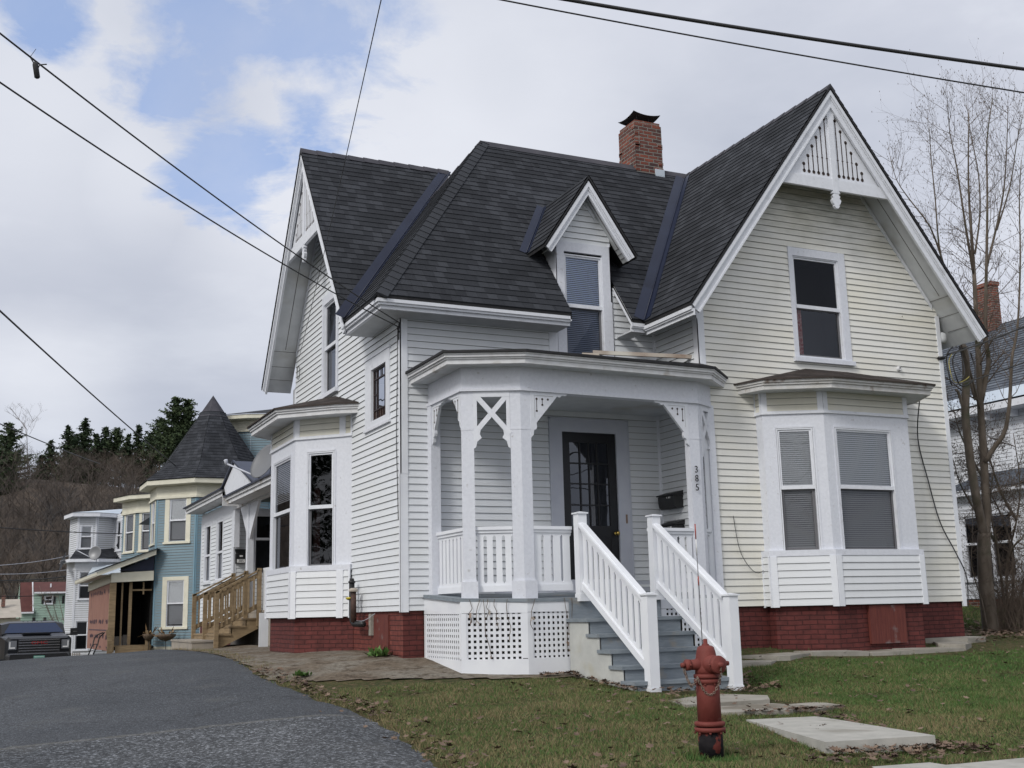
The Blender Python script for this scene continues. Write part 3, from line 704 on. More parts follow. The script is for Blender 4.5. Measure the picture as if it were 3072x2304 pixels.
# --- gables: rake boards, soffits, pierced panel
def gable(fr, c, z_eave, half, s, dverge, tag_, panel=True, w=.10, soff=True, d_in=0.0, back=0):
    """fr frame at wall; dverge = distance of verge plane from wall; roof edge line z=z_eave+s*(half-|u-c|)"""
    k = 1/sqrt(1+s*s); mb = MB(); zp = z_eave+s*half; nv = sqrt(1+s*s)
    def chev(o0, o1, da, db, m=0, ext=0.0):
        # strip between offsets o0,o1 measured square to the slope, below the roof line
        for sg in (-1, 1):
            pts = []
            for (o, at) in ((o0, 0), (o1, 0), (o1, 1), (o0, 1)):
                dz = -o*nv
                if at == 0: pts.append((c, zp+dz))
                else:
                    u = c+sg*(half-o*s*k*0); z = z_eave+dz
                    # cut square to slope
                    uu = c+sg*(half-o*s*k); zz = z_eave-o*k; pts.append((uu, zz))
            P = [fr.P(u, z, da) for u, z in pts]
            mb.prism(P, fr.n*(db-da), m)
    v = dverge
    chev(.045, .10, v-.05, v-.012); chev(.095, .125, v-.06, v-.03); chev(.12, .12+w, v-.075, v-.045)
    chev(.12+w-.025, .12+w+.004, v-.078, v-.036)
    mb.build('rake_board', M['trim'], HOUSE)
    if soff:
        mb = MB()
        for sg in (-1, 1):
            o = .12; dz = -o*nv
            a0 = (c, zp+dz); a1 = (c+sg*(half-o*s*k), z_eave-o*k)
            P = [fr.P(*a0, v-.07), fr.P(*a1, v-.07), fr.P(*a1, -.01), fr.P(*a0, -.01)]
            mb.prism(P, fr.P(0, 0, 0)-fr.P(0, 0, 0)+V3((0, 0, .012)), 0)
            # plank joints
            for f in (.5,):
                q0 = fr.P(a0[0], a0[1]-.004, (v-.08)*f); q1 = fr.P(a0[0]+(a1[0]-a0[0])*.8, a0[1]+(a1[1]-a0[1])*.8-.004, (v-.08)*f)
                mb.beam(q0, q1, .008, .004, m=1)
            for f in (.81, .88, .94):
                u = a0[0]+(a1[0]-a0[0])*f; z = a0[1]+(a1[1]-a0[1])*f-.004
                mb.beam(fr.P(u, z, v-.08), fr.P(u, z, .0), .008, .004, m=1)
            # wall-side moulding
            dz2 = -.15*nv
            mb.prism([fr.P(c, zp+dz2+.03, 0), fr.P(c+sg*(half-.62), zp+dz2+.03-s*(half-.62), 0), fr.P(c+sg*(half-.62), zp+dz2-.05-s*(half-.62), 0), fr.P(c, zp+dz2-.05, 0)], fr.n*.03, 2)
            # lower closing return
            if back:
                uw = c+sg*(half-.50); zw = a1[1]+s*abs(a1[0]-uw)
                mb.prism([fr.P(*a1, 0), fr.P(uw, zw, 0), fr.P(uw, zw, -back), fr.P(*a1, -back)], V3((0, 0, .012)), 0)
        mb.build('rake_soffit', [M['soffit'], M['cutout'], M['trim']], HOUSE)
    if panel:
        zt = zp-.24*nv; zbm = zp-1.72; h = (zt-zbm)/s
        mb = MB(); d0 = v-.13
        mb.prism([fr.P(c, zt+.3, d0), fr.P(c-h-.25, zbm-.08+.16, d0), fr.P(c+h+.25, zbm-.08+.16, d0)], fr.n*.03)
        # bottom beam with stepped ends
        hw = h+.20
        mb.prism([fr.P(c-hw, zbm-.10, d0), fr.P(c+hw, zbm-.10, d0), fr.P(c+hw-.10, zbm+.09, d0), fr.P(c-hw+.10, zbm+.09, d0)], fr.n*.055)
        # king post
        mb.prism([fr.P(c-.075, zt+.02, d0), fr.P(c-.075, zt-.16, d0), fr.P(c-.055, zt-.19, d0), fr.P(c-.055, zbm-.1, d0), fr.P(c-.085, zbm-.15, d0), fr.P(c+.085, zbm-.15, d0), fr.P(c+.055, zbm-.1, d0), fr.P(c+.055, zt-.19, d0), fr.P(c+.075, zt-.16, d0), fr.P(c+.075, zt+.02, d0), fr.P(c, zt+.12, d0)], fr.n*.06)
        PN = mb.build('gable_panel', M['trim'], HOUSE)
        # drop finial
        mb = MB(); prof = [(.0, .05), (.03, .055), (.05, .085), (.08, .06), (.12, .095), (.17, .075), (.2, .045), (.22, .055), (.26, .02)]
        pts = [(c-r, zbm-.15-t) for t, r in prof]+[(c+r, zbm-.15-t) for t, r in reversed(prof)]
        mb.prism([fr.P(u, z, d0+.005) for u, z in pts], fr.n*.05); mb.build('drop_finial', M['trim'], PN)
        # keyhole cut-outs
        mb = MB()
        def dot(u, z, r, n=10, r_=1.35): mb.prism([fr.P(u+r*r_*cos(2*pi*i/n), z+r*r_*sin(2*pi*i/n), d0+.0285) for i in range(n)], fr.n*.003)
        hts = [.98, .80, .62, .45, .27, .12]
        for sg in (-1, 1):
            for i, t in enumerate(hts):
                u = c+sg*(.115+i*.098); z0 = zbm+.17+.012*i*0; z1 = z0+t
                dot(u, z0, .024); dot(u, z1, .024); fr.box(mb, u-.0105, u+.0105, z0, z1, d0+.0285, d0+.0315)
                if i < 4: fr.box(mb, u-.02, u+.02, zbm+.44, zbm+.455, d0+.0285, d0+.0318)
        mb.build('keyhole_slot', M['cutout'], PN)
gable(FW, WC, WZ, WC-WL, SL, Y2-WYv, 'front', back=7)
gable(FL, GC, GZ, GC-GL0, SG, XA-GXv, 'left')
gable(FM, DC, DZ, DH, SD, YF-DV, 'dormer', panel=False, w=.05)
# --- dormer casing
mb = MB(); FM.box(mb, 8.18, 8.33, 3.6, 5.84, -.02, .03); FM.box(mb, 9.03, 9.19, 3.6, 5.84, -.02, .03); FM.box(mb, 8.33, 9.03, 5.68, 5.84, -.02, .03)
for x in (8.175, 9.17): mb.box(x, x+.02, YF-.03, YF+.9, 4.9, 5.9)
mb.build('dormer_casing', M['trim_peel'], HOUSE)
window(HOUSE, FM, 8.375, 8.985, 3.86, 5.60, 4.79, cas=(0, 0, 0, .0), top_blind=1, bot_blind=.95, gt='glass', gb='glass_screen', sill=0, bm='blind_blue', proud=.02)
# --- gable windows
window(HOUSE, FW, 11.955, 12.815, 3.985, 5.60, 4.79, cas=(.085, .14, .14, .02), gt='glass_screen', gb='glass', casm='trim_peel', curtain=(11.93, 12.14, 3.96, 4.85))
window(HOUSE, FL, 19.0, 19.70, 3.95, 5.50, 4.73, cas=(.11, .11, .17, .03), casm='trim_peel', gt='glass_screen', gb='glass_dark')
# --- small leaded window
def leaded():
    u0, u1, z0, z1 = 16.27, 16.98, 2.97, 3.79
    mb = MB(); fr = FL
    fr.box(mb, 16.10, u0, 2.87, 4.0, -.05, .03); fr.box(mb, u1, 17.29, 2.87, 4.0, -.05, .03); fr.box(mb, u0, u1, z1, 4.0, -.05, .028); fr.box(mb, u0, u1, 2.87, z0, -.05, .028)
    fr.box(mb, 16.07, 17.32, 3.98, 4.02, 0, .045); fr.box(mb, 16.07, 17.32, 2.83, 2.87, 0, .05)
    for k in ((u0, u1, z0, z1),):
        P = fr.P; mb.face([P(u0-.03, z0-.03, -.4), P(u1+.03, z0-.03, -.4), P(u1+.03, z1+.03, -.4), P(u0-.03, z1+.03, -.4)], None, 1)
    W = mb.build('window', [M['trim'], M['interior']], HOUSE)
    g = MB(); flat(g, fr, [[(u0, z0), (u1, z0), (u1, z1), (u0, z1)]], d=-.03); g.build('pane', M['glass_bright'], W)
    f = MB()
    for a, b in ((u0, u0+.03), (u1-.03, u1), (u0+.155, u0+.172), (u1-.172, u1-.155)): fr.box(f, a, b, z0, z1, -.028, -.012)
    for a, b in ((z0, z0+.03), (z1-.03, z1), (z0+.155, z0+.172), (z1-.172, z1-.155), (3.37, 3.387)):
        if a == 3.37: fr.box(f, u0, u0+.16, a, b, -.027, -.011); fr.box(f, u1-.16, u1, a, b, -.027, -.011)
        else: fr.box(f, u0, u1, a, b, -.027, -.011)
    for x in (.33, .5, .67): fr.box(f, u0+(u1-u0)*x-.006, u0+(u1-u0)*x+.006, z0, z0+.16, -.026, -.012)
    for x in (.5,): fr.box(f, u0+(u1-u0)*x-.006, u0+(u1-u0)*x+.006, z1-.16, z1, -.026, -.012)
    f.build('leading', M['lead'], W)
    s = MB(); fr.box(s, u0+.03, u1-.03, z0+.02, z0+.155, -.0285, -.0275); s.build('stained_glass', M['amber'], W)
M['lead'] = newmat('dark_lead_came', (.025, .012, .012), .5)[0]
M['amber'] = newmat('brown_stained_glass', (.06, .035, .025), .15)[0]
M['glass_bright'] = mat_glass('pale_reflecting_glass', (.3, .3, .3), 2.2)
leaded()
# --- bay windows
def bay(fr, c, pts, apex, brick_in, name, wins, hatch=None, gutter='trim_dirty', flare=.075, corn=.40, roofm='shingle_old'):
    """pts: (u-offset, d) plan polyline from wall to wall in frame units, listed so that the outside is on the right"""
    W2 = lambda u, d: (fr.P(c+u, 0, d).x, fr.P(c+u, 0, d).y)
    P = [W2(*p) for p in pts]
    # orientation: offset must go outward
    mid = off_line(P, .1)[len(P)//2]; cpt = fr.P(c, 0, 0)
    if (V3((*mid, 0))-cpt).length < (V3((*P[len(P)//2], 0))-cpt).length: P = P[::-1]; pts = pts[::-1]; wins = [(len(pts)-2-w[0],)+tuple(w[1:]) for w in wins]
    segs = [(P[i], P[i+1]) for i in range(len(P)-1)]
    fs = []
    for a, b in segs:
        L = hypot(b[0]-a[0], b[1]-a[1]); t = ((b[0]-a[0])/L, (b[1]-a[1])/L); f = Fr(a, t, (t[1], -t[0])); fs.append((f, L))
    mb = MB()
    BAY = None
    # casing panel with window holes
    holes = {}
    for w in wins: holes.setdefault(w[0], []).append(w)
    for i, (f, L) in enumerate(fs):
        hs = []
        for w in holes.get(i, []):
            _, u0, u1 = w[0], w[1]*L if w[1] < 0 else w[1], w[2]
            hs.append((w[1]-.055, w[2]+.055, .84-.055, 2.63+.055))
        flat(mb, f, [[(0, .80), (L, .80), (L, 2.91), (0, 2.91)]], hs, d=0)
        for h in hs:
            f.box(mb, h[0]-.012, h[1]+.012, h[3], h[3]+.03, 0, .014); f.box(mb, h[0]-.03, h[0], h[2], h[3], 0, .01); f.box(mb, h[1], h[1]+.03, h[2], h[3], 0, .01)
    BAY = mb.build('bay_window', M['trim_peel'], HOUSE)
    for i, (f, L) in enumerate(fs):
        for w in holes.get(i, []):
            kw = w[3]
            W_, hh = window(BAY, f, w[1], w[2], .84, 2.63, 1.77, cas=(0, 0, 0, 0), sill=0, proud=.01, outer=.05, name='window', deep=.35, **kw)
    # upper siding band
    mb = MB()
    for f, L in fs:
        siding(mb, f, [[(0, 2.95), (L, 2.95), (L, 3.26), (0, 3.26)]], z0=2.95, e=.103)
    mb.build('bay_upper_siding', M['siding_old'], BAY)
    mb = MB()
    band(mb, off_line(P, -.02), off_line(P, .03), 2.905, 2.925); band(mb, off_line(P, -.02), off_line(P, .022), 2.925, 2.955)
    for i, (f, L) in enumerate(fs):
        wd = .085 if L > .3 else .035
        for ua, ub in ((0, wd), (L-wd, L)): k = MB(); f.box(k, ua, ub, 2.955, 3.25, 0, .018); k.build('bay_corner_trim', M['trim'], BAY)
    mb.build('bay_moulding', M['trim'], BAY)
    # sill band
    mb = MB(); band(mb, off_line(P, -.02), off_line(P, flare-.015), .725, .815); mb.build('bay_sill', M['trim_peel'], BAY)
    # lower flared siding
    Q = off_line(P, flare-.03)
    mb = MB(); mt = MB()
    for i in range(len(Q)-1):
        a, b = Q[i], Q[i+1]; L = hypot(b[0]-a[0], b[1]-a[1]); t = ((b[0]-a[0])/L, (b[1]-a[1])/L); f = Fr(a, t, (t[1], -t[0]))
        siding(mb, f, [[(0, -.01), (L, -.01), (L, .725), (0, .725)]], z0=-.01, e=.105, proud=.016)
        wd = .095 if L > .4 else .03
        
        for ua, ub in ((0, wd), (L-wd, L)): k = MB(); f.box(k, ua, ub, -.03, .725, 0, .024); k.build('bay_corner_trim', M['pvc'], BAY)
    Qi = off_line(P, -.05); band(mb, Qi, Q, -.012, -.010)
    mb.build('bay_lower_siding', M['siding_clean'], BAY)
    # brick base
    B = off_line(P, -brick_in); mb = MB(); acc = 0
    for i in range(len(B)-1):
        a, b = B[i], B[i+1]; L = hypot(b[0]-a[0], b[1]-a[1])
        mb.face([(a[0], a[1], -1.1), (b[0], b[1], -1.1), (b[0], b[1], .0), (a[0], a[1], .0)], [(acc, -1.1), (acc+L, -1.1), (acc+L, 0), (acc, 0)], 0); acc += L
    BR = mb.build('brick_base', M['brick'], BAY)
    if hatch:
        i, u0, u1, z0, z1 = hatch
        a, b = B[i], B[i+1]; L = hypot(b[0]-a[0], b[1]-a[1]); t = ((b[0]-a[0])/L, (b[1]-a[1])/L); f = Fr(a, t, (t[1], -t[0]))
        mb = MB(); f.box(mb, u0, u1, z0, z1, 0, .02); mb.build('cellar_hatch', M['board_red'], BAY)
    # cornice
    C0 = off_line(P, -.02); mb = MB()
    o = lambda d: ext(off_line(P, d), d)
    def ext(L_, d):
        return L_
    wallA, wallB = P[0], P[-1]
    tv = V3((P[-1][0]-P[0][0], P[-1][1]-P[0][1], 0)).normalized()
    def ring(d):
        core = off_line(P[1:-1], d)
        nvec = fr.n
        # ends run back to the wall
        e0 = V3((*P[0], 0))-tv*d*.9; e1 = V3((*P[-1], 0))+tv*d*.9
        return [(e0.x, e0.y)]+core+[(e1.x, e1.y)]
    R_in = ring(-.02)
    mb = MB(); band(mb, R_in, ring(corn-.07), 3.245, 3.265, 1); band(mb, ring(corn-.11), ring(corn-.06), 3.24, 3.31); band(mb, ring(corn-.1), ring(corn-.035), 3.31, 3.345); band(mb, ring(corn-.1), ring(corn-.01), 3.345, 3.39)
    mb.build('bay_cornice', [M[gutter], M['soffit']], BAY)
    mb = MB(); E = ring(corn+.02)
    A0 = fr.P(c+apex[0], apex[2], .0); A1 = fr.P(c+apex[1], apex[2], .0)
    if (V3((E[0][0], E[0][1], 0))-V3((A0.x, A0.y, 0))).length > (V3((E[-1][0], E[-1][1], 0))-V3((A0.x, A0.y, 0))).length: A0, A1 = A1, A0
    E3 = [V3((x, y, 3.405)) for x, y in E]; n = len(E3); h = n//2
    def tri(a, b, c_):
        nn = (b-a).cross(c_-a)
        if nn.z < 0: b, c_ = c_, b
        mb.face([a, b, c_], [(p.x, p.y*1.0) for p in (a, b, c_)])
    for i in range(n-1):
        a, b = E3[i], E3[i+1]
        if i < (n-1)/2-.6: tri(a, b, A0)
        elif i > (n-1)/2-.4: tri(a, b, A1)
        else: tri(a, b, A0); tri(b, A1, A0)
    for i in range(n-1):
        a, b = E3[i], E3[i+1]; mb.face([a-V3((0, 0, .025)), b-V3((0, 0, .025)), b, a])
    mb.build('bay_roof', M[roofm], BAY)
    return BAY
M['siding_clean'] = mat_siding('clean_white_siding', (.68, .70, .73), (.62, .62, .60), .2)
side = dict(top_blind=1, bot_blind=1, gt='glass', gb='glass_screen')
bay(FW, 12.65, [(-1.68, 0), (-1.68, .17), (-.85, .615), (.85, .615), (1.10, .12), (1.10, 0)], (-.62, .21, 3.75), .03, 'front',
    [(1, .25, .70, dict(side, narrow_low=.01)), (2, .245, 1.265, dict(side))], hatch=None, gutter='gutter_rot')
FB = Fr((0, Y2-.645), (1, 0), (0, -1)); mb = MB(); FB.box(mb, 12.37, 13.08, -.60, -.03, -.05, -.002); mb.build('cellar_hatch', M['board_red'], HOUSE)
lb = dict(gt='glass', gb='glass_dark')
bay(FL, 19.66, [(-1.64, 0), (-1.50, .10), (-.86, .757), (.86, .757), (1.50, .10), (1.64, 0)], (-.64, .64, 3.75), .03, 'left',
    [(1, .29, .68, dict(gt='glass_dark', gb='glass_dark', curtain=(.28, .40, .85, 2.1))), (2, .30, 1.42, dict(top_blind=.8, gt='glass_screen', gb='glass_dark')), (3, .25, .66, dict(lb))])
# --- lamp socket and small wall pieces
mb = MB(); o = FW.P(13.995, 3.875, .0); mb.lathe(o, (0, -1, 0), [(0, .05), (.02, .05), (.025, .035), (.06, .035), (.062, .022), (.03, .02)], 14); mb.build('bare_lamp_socket', M['trim_dirty'], HOUSE)
# --- chimney
mb = MB(); mb2 = MB()
cx0, cx1, cy0, cy1 = 11.25, 11.86, 18.0, 18.62
F4 = [Fr((cx0, cy0), (1, 0), (0, -1)), Fr((cx0, cy1), (0, -1), (-1, 0)), Fr((cx1, cy0), (0, 1), (1, 0)), Fr((cx1, cy1), (-1, 0), (0, 1))]
for f in F4:
    L = (cx1-cx0)
    for p in ([(0, 7.9), (L, 7.9), (L, 9.36), (0, 9.36)],): flat(mb, f, [p])
mb.box(cx0+.02, cx1-.02, cy0+.02, cy1-.02, 9.34, 9.43)
for k in range(20):   # uneven brick edges
    f = random.choice(F4[:2]); z = 8.3+random.random()*1.0; u = random.choice([-.006, L-.1]); f.box(mb, u, u+.107, z, z+.06, 0, .008)
CH = mb.build('chimney', M['brick_chim'], HOUSE)
mb = MB(); cz = 9.43; cc = V3(((cx0+cx1)/2, (cy0+cy1)/2, 0))
n = 8; s = .31
grid = []
for i in range(n+1):
    for j in range(n+1):
        a = (i/n-.5)*2; b = (j/n-.5)*2; z = cz+.13+.09*(1-max(abs(a), abs(b)))**1.3*1.2+.05*(a*a*b*b); grid.append((cc.x+a*s, cc.y+b*s, z))
mb.mesh(grid, [(i*(n+1)+j, (i+1)*(n+1)+j, (i+1)*(n+1)+j+1, i*(n+1)+j+1) for i in range(n) for j in range(n)], 0, True)
for a in (-1, 1):
    for b in (-1, 1): mb.beam((cc.x+a*.12, cc.y+b*.12, cz-.02), (cc.x+a*.14, cc.y+b*.14, cz+.16), .012, .012)
mb.build('chimney_cap', M['flash_grey'] if 'flash_grey' in M else M['cap'], CH)
mb = MB(); mb.box(cx0+.42, cx1+.02, cy0-.02, cy1+.02, 8.2, 8.45); mb.build('chimney_flashing', M['metal_roof'], CH)
# ------------------------------------------------------------------ porch (parts of the white house)
PP = [(5.98, 15.667), (5.98, 14.38), (6.73, 14.05), (9.74, 14.17), (10.15, 14.415)]
def frs(P):
    out = []
    for a, b in zip(P[:-1], P[1:]):
        L = hypot(b[0]-a[0], b[1]-a[1]); t = ((b[0]-a[0])/L, (b[1]-a[1])/L); out.append((Fr(a, t, (t[1], -t[0])), L))
    return out
PF = frs(PP)
mb = MB(); band(mb, off_line(PP, -.13), PP, 3.02, 3.37); band(mb, off_line(PP, -.14), off_line(PP, .025), 3.0, 3.035)
band(mb, off_line(PP, -.1), off_line(PP, .018), 3.345, 3.372); mb.build('porch_frieze', M['trim_peel'], HOUSE)
def pring(d):
    o = off_line(PP, d); o[-1] = (o[-1][0]+d*.45, 14.415); o[0] = (o[0][0], 15.667); return o
mb = MB(); band(mb, off_line(PP, -.02), pring(.26), 3.335, 3.35, 1)
band(mb, pring(.2), pring(.275), 3.33, 3.395); band(mb, pring(.2), pring(.295), 3.395, 3.42); band(mb, pring(.2), pring(.32), 3.42, 3.455); band(mb, pring(.2), pring(.335), 3.455, 3.50)
mb.build('porch_cornice', [M['trim_dirty'], M['soffit']], HOUSE)
mb = MB(); E = [V3((x, y, 3.505)) for x, y in pring(.36)]
Wp = [V3((5.62, YF, 3.56)), V3((6.2, YF, 3.80)), V3((8.3, YF, 3.96)), V3((X2, YF, 4.0)), V3((X2, Y2+.02, 3.70)), V3((10.5, Y2, 3.56))]
def up3(mb, *p, m=0):
    p = [V3(q) for q in p]; nn = (p[1]-p[0]).cross(p[2]-p[0]); p = p if nn.z > 0 else p[::-1]
    mb.face(p, [(q.x, q.y) for q in p], m)
up3(mb, E[0], E[1], Wp[1]); up3(mb, E[1], E[2], Wp[1]); up3(mb, E[2], E[3], Wp[3]); up3(mb, E[2], Wp[3], Wp[1]); up3(mb, E[3], Wp[4], Wp[3]); up3(mb, E[3], E[4], Wp[4])
for i in range(4):
    a, b = E[i], E[i+1]; mb.face([a-V3((0, 0, .03)), b-V3((0, 0, .03)), b+V3((0, 0, .004)), a+V3((0, 0, .004))], None, 0)
    mb.face([a-V3((0, 0, .03)), b-V3((0, 0, .03)), b*.97+V3((.2, .42, .07)), a*.97+V3((.2, .42, .07))], None, 0)
mb.build('porch_roof', M['dark_edge'], HOUSE)
mb = MB(); I = off_line(PP, -.12); zc = 3.06
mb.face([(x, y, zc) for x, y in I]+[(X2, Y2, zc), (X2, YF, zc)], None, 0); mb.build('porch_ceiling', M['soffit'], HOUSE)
# posts: two-faced corner posts whose faces follow the frieze
def cpost(i, w0, w1, t=.13):
    c = V3((*PP[i], 0)); a = (V3((*PP[i-1], 0))-c).normalized(); b = (V3((*PP[i+1], 0))-c).normalized()
    na = V3((a.y, -a.x, 0)); na = -na if na.dot(c-V3((8, 15.5, 0))) > 0 else na
    nb = V3((b.y, -b.x, 0)); nb = -nb if nb.dot(c-V3((8, 15.5, 0))) > 0 else nb
    def plan(g, z):
        o = [c+a*(w0+g)-na*g*.8, c-(na+nb).normalized()*g*1.1, c+b*(w1+g)-nb*g*.8, c+b*(w1+g)+nb*t, c+(na+nb).normalized()*t*1.05, c+a*(w0+g)+na*t]
        return [V3((p.x, p.y, z)) for p in o]
    mb = MB(); mb.prism(plan(-.012, .40), (0, 0, 2.63)); mb.prism(plan(.014, .14), (0, 0, .27)); mb.prism(plan(-.006, .405), (0, 0, .03)); mb.prism(plan(-.008, 2.46), (0, 0, .03))
    return mb.build('porch_post', M['trim_peel'], HOUSE)
cpost(1, .05, .18); cpost(2, .16, .17); POST3 = cpost(3, .20, .10)
mb = MB(); mb.box(5.965, 6.11, YF-.16, YF-.01, .14, 3.02); mb.build('porch_post', M['trim_peel'], HOUSE)
mb = MB(); mb.box(10.04, 10.16, Y2-.05, Y2-.012, .14, 3.02); mb.build('porch_post', M['trim_peel'], HOUSE)
for k, ch in enumerate('385'):
    dd = (V3((*PP[2], 0))-V3((*PP[3], 0))).normalized(); c = V3((*PP[3], 0))+dd*.105
    text_mesh(ch, .145, 'house_number', M['ink_black'], (c.x, c.y-.015, 2.0-k*.133), tuple(-dd), parent=POST3, ext=.004, sx=.9)
# brackets
def bracket(fr, u, sgn, top=3.0, h=.56, w=.50, d=-.05, dots=True):
    mb = MB(); th = fr.n*.045; U = lambda t: u+sgn*t
    P = lambda t, z: fr.P(U(t), top-z, d)
    # frame with diagonal brace, curved scroll ends
    mb.prism([P(0, 0), P(w+.10, 0), P(w+.08, .03), P(w+.01, .03), P(w-.03, .06), P(w-.07, .045), P(w-.09, .07), P(.09, h-.12), P(.10, h-.07), P(.085, h-.03), P(.05, h-.02), P(.04, h+.05), P(0, h+.09)], th)
    o = mb.build('bracket', M['trim'], HOUSE)
    if dots:
        mb = MB(); dd = d+.0445
        def dot(t, z, r=.016): mb.prism([fr.P(U(t)+r*cos(2*pi*i/10), top-z+r*sin(2*pi*i/10), dd) for i in range(10)], fr.n*.003)
        dot(.10, .10); dot(.10, .27); fr.box(mb, min(U(.096), U(.104)), max(U(.096), U(.104)), top-.27, top-.10, dd, dd+.003)
        dot(.19, .10); dot(.19, .18); fr.box(mb, min(U(.186), U(.194)), max(U(.186), U(.194)), top-.18, top-.10, dd, dd+.003)
        dot(.28, .10)
        mb.build('drilled_slot', M['cutout'], o)
        mb = MB()
        for (a, b) in (((.06, .05), (.36, .05)), ((.06, .05), (.06, .36))): mb.beam(fr.P(U(a[0]), top-a[1], dd+.002), fr.P(U(b[0]), top-b[1], dd+.002), .008, .008)
        mb.build('bead_moulding', M['soffit'], o)
bracket(PF[2][0], .155, 1); bracket(PF[2][0], PF[2][1]-.19, -1); bracket(PF[0][0], .16, 1, w=.36, h=.5); bracket(PF[0][0], PF[0][1]-.04, -1, w=.36, h=.42)
def xpanel(fr, u0, u1):
    mb = MB(); d = -.05; n = fr.n; um = (u0+u1)/2; T = 3.0
    def bar(a, b, w=.07, dd=0): mb.beam(fr.P(*a, d+.02+dd), fr.P(*b, d+.02+dd), .045, w, up=n.cross(fr.P(*b)-fr.P(*a)))
    fr.box(mb, u0, u1, T-.08, T, d, d+.045)
    bar((u0, T-.60), (u1-.03, T-.05)); bar((u1, T-.60), (u0+.03, T-.05), dd=.003)
    fr.box(mb, u0, u0+.05, T-.62, T-.08, d, d+.042); fr.box(mb, u1-.05, u1, T-.62, T-.08, d, d+.042)
    for s, u in ((1, u0), (-1, u1)):
        mb.prism([fr.P(u, T-.56, d), fr.P(u+s*.10, T-.52, d), fr.P(u+s*.085, T-.60, d), fr.P(u+s*.11, T-.65, d), fr.P(u+s*.05, T-.70, d), fr.P(u+s*.03, T-.78, d), fr.P(u, T-.80, d)], n*.044)
    mb.build('bracket', M['trim'], HOUSE)
xpanel(PF[1][0], .165, PF[1][1]-.15); xpanel(PF[3][0], .09, PF[3][1]-.02)
# railings
def rail(fr, u0, u1, d=-.10, zt=1.14, zb_=.27, pitch=.137, slot=.044):
    mb = MB(); fr.box(mb, u0, u1, zt-.045, zt, d-.05, d+.05); fr.box(mb, u0, u1, zt-.085, zt-.045, d-.03, d+.03); fr.box(mb, u0, u1, zb_, zb_+.085, d-.03, d+.03)
    n = max(1, round((u1-u0)/pitch)); p = (u1-u0)/n
    for i in range(n):
        a = u0+i*p+slot/2; b = u0+(i+1)*p-slot/2
        z0, z1 = zb_+.085, zt-.085; c = .02
        pts = [(a-slot/2, z0), (b+slot/2, z0), (b+slot/2, z0+.03), (b, z0+.055), (b, z1-.055), (b+slot/2, z1-.03), (b+slot/2, z1), (a-slot/2, z1), (a-slot/2, z1-.03), (a, z1-.055), (a, z0+.055), (a-slot/2, z0+.03)]
        mb.prism([fr.P(u, z, d-.011) for u, z in pts], fr.n*.022)
    return mb.build('porch_railing', M['pvc'], HOUSE)
rail(PF[0][0], .16, PF[0][1]-.03); rail(PF[1][0], .17, PF[1][1]-.15)
f2 = PF[2][0]; u_at = lambda x: (x-PP[2][0])/f2.u.x
rail(f2, .16, u_at(7.49), d=-.06); rail(f2, u_at(8.79), PF[2][1]-.19, d=-.06); rail(PF[3][0], .09, PF[3][1]-.03, pitch=.09, slot=.03)
# deck, skirt and lattice
DK = off_line(PP, .10); DK[-1] = (10.2, 14.41)
mb = MB(); zf = lambda p: .17+.10*(p[1]-14)/1.67
top = [(x, y, zf((x, y))) for x, y in DK]+[(X2, Y2, .19), (X2, YF, .27)]
mb.face(top[::-1] if False else top, None, 0)
for i in range(4):
    a, b = V3(top[i]), V3(top[i+1]); mb.face([a-V3((0, 0, .045)), b-V3((0, 0, .045)), b, a])
    mb.face([a-V3((0, 0, .045)), b-V3((0, 0, .045)), V3((*DK[i+1], 0))*.98+V3((.1, .3, zf(DK[i+1])-.045)), V3((*DK[i], 0))*.98+V3((.1, .3, zf(DK[i])-.045))])
mb.build('porch_deck', M['step'], HOUSE)
SKP = [(5.895, 15.667), (5.895, 14.30), (6.715, 13.965), (9.78, 14.06), (10.15, 14.40)]
SK = frs(SKP)
mb = MB(); lt = MB()
ztop = lambda f, u: zf((f.P(u, 0).x, f.P(u, 0).y))-.045
def skirt(f, u0, u1, gb):
    L0, L1 = ztop(f, u0), ztop(f, u1)
    mb.prism([f.P(u0, -.005, 0), f.P(u1, -.015, 0), f.P(u1, L1, 0), f.P(u0, L0, 0)], f.n*-.02)
    mb.prism([f.P(u0, gb[0], 0), f.P(u1, gb[1], 0), f.P(u1, -.61, 0), f.P(u0, -.60 if gb[0] < -.7 else -.55, 0)], f.n*-.02)
    f.box(mb, u0, u0+.075, -.6, -.01, -.018, -.002); f.box(mb, u1-.075, u1, -.6, -.01, -.018, -.002)
    a, b = u0+.075, u1-.075; n = round((b-a)/.0735); p = (b-a)/n
    for i in range(n+1):
        u = a+i*p; f.box(lt, max(a, u-.019), min(b, u+.019), -.61, -.01, -.016, -.010)
    for k in range(9):
        z = -.045-k*.0735; f.box(lt, a, b, z-.019, z+.019, -.0225, -.0165)
def skirt_p(*a):
    global mb, lt
    mb = MB(); lt = MB(); skirt(*a); o = mb.build('porch_skirt', M['pvc'], HOUSE); lt.build('lattice', M['pvc'], o)
skirt_p(SK[0][0], 0, SK[0][1], (-.78, -.86)); skirt_p(SK[1][0], 0, SK[1][1], (-.86, -.9)); skirt_p(SK[2][0], 0, .93, (-.9, -.9)); skirt_p(SK[2][0], 2.12, SK[2][1], (-1.0, -.95)); skirt_p(SK[3][0], 0, SK[3][1], (-.95, -.9))
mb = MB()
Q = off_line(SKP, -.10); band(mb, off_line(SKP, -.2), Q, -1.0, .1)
mb.build('crawlspace', M['darkslot'], HOUSE)
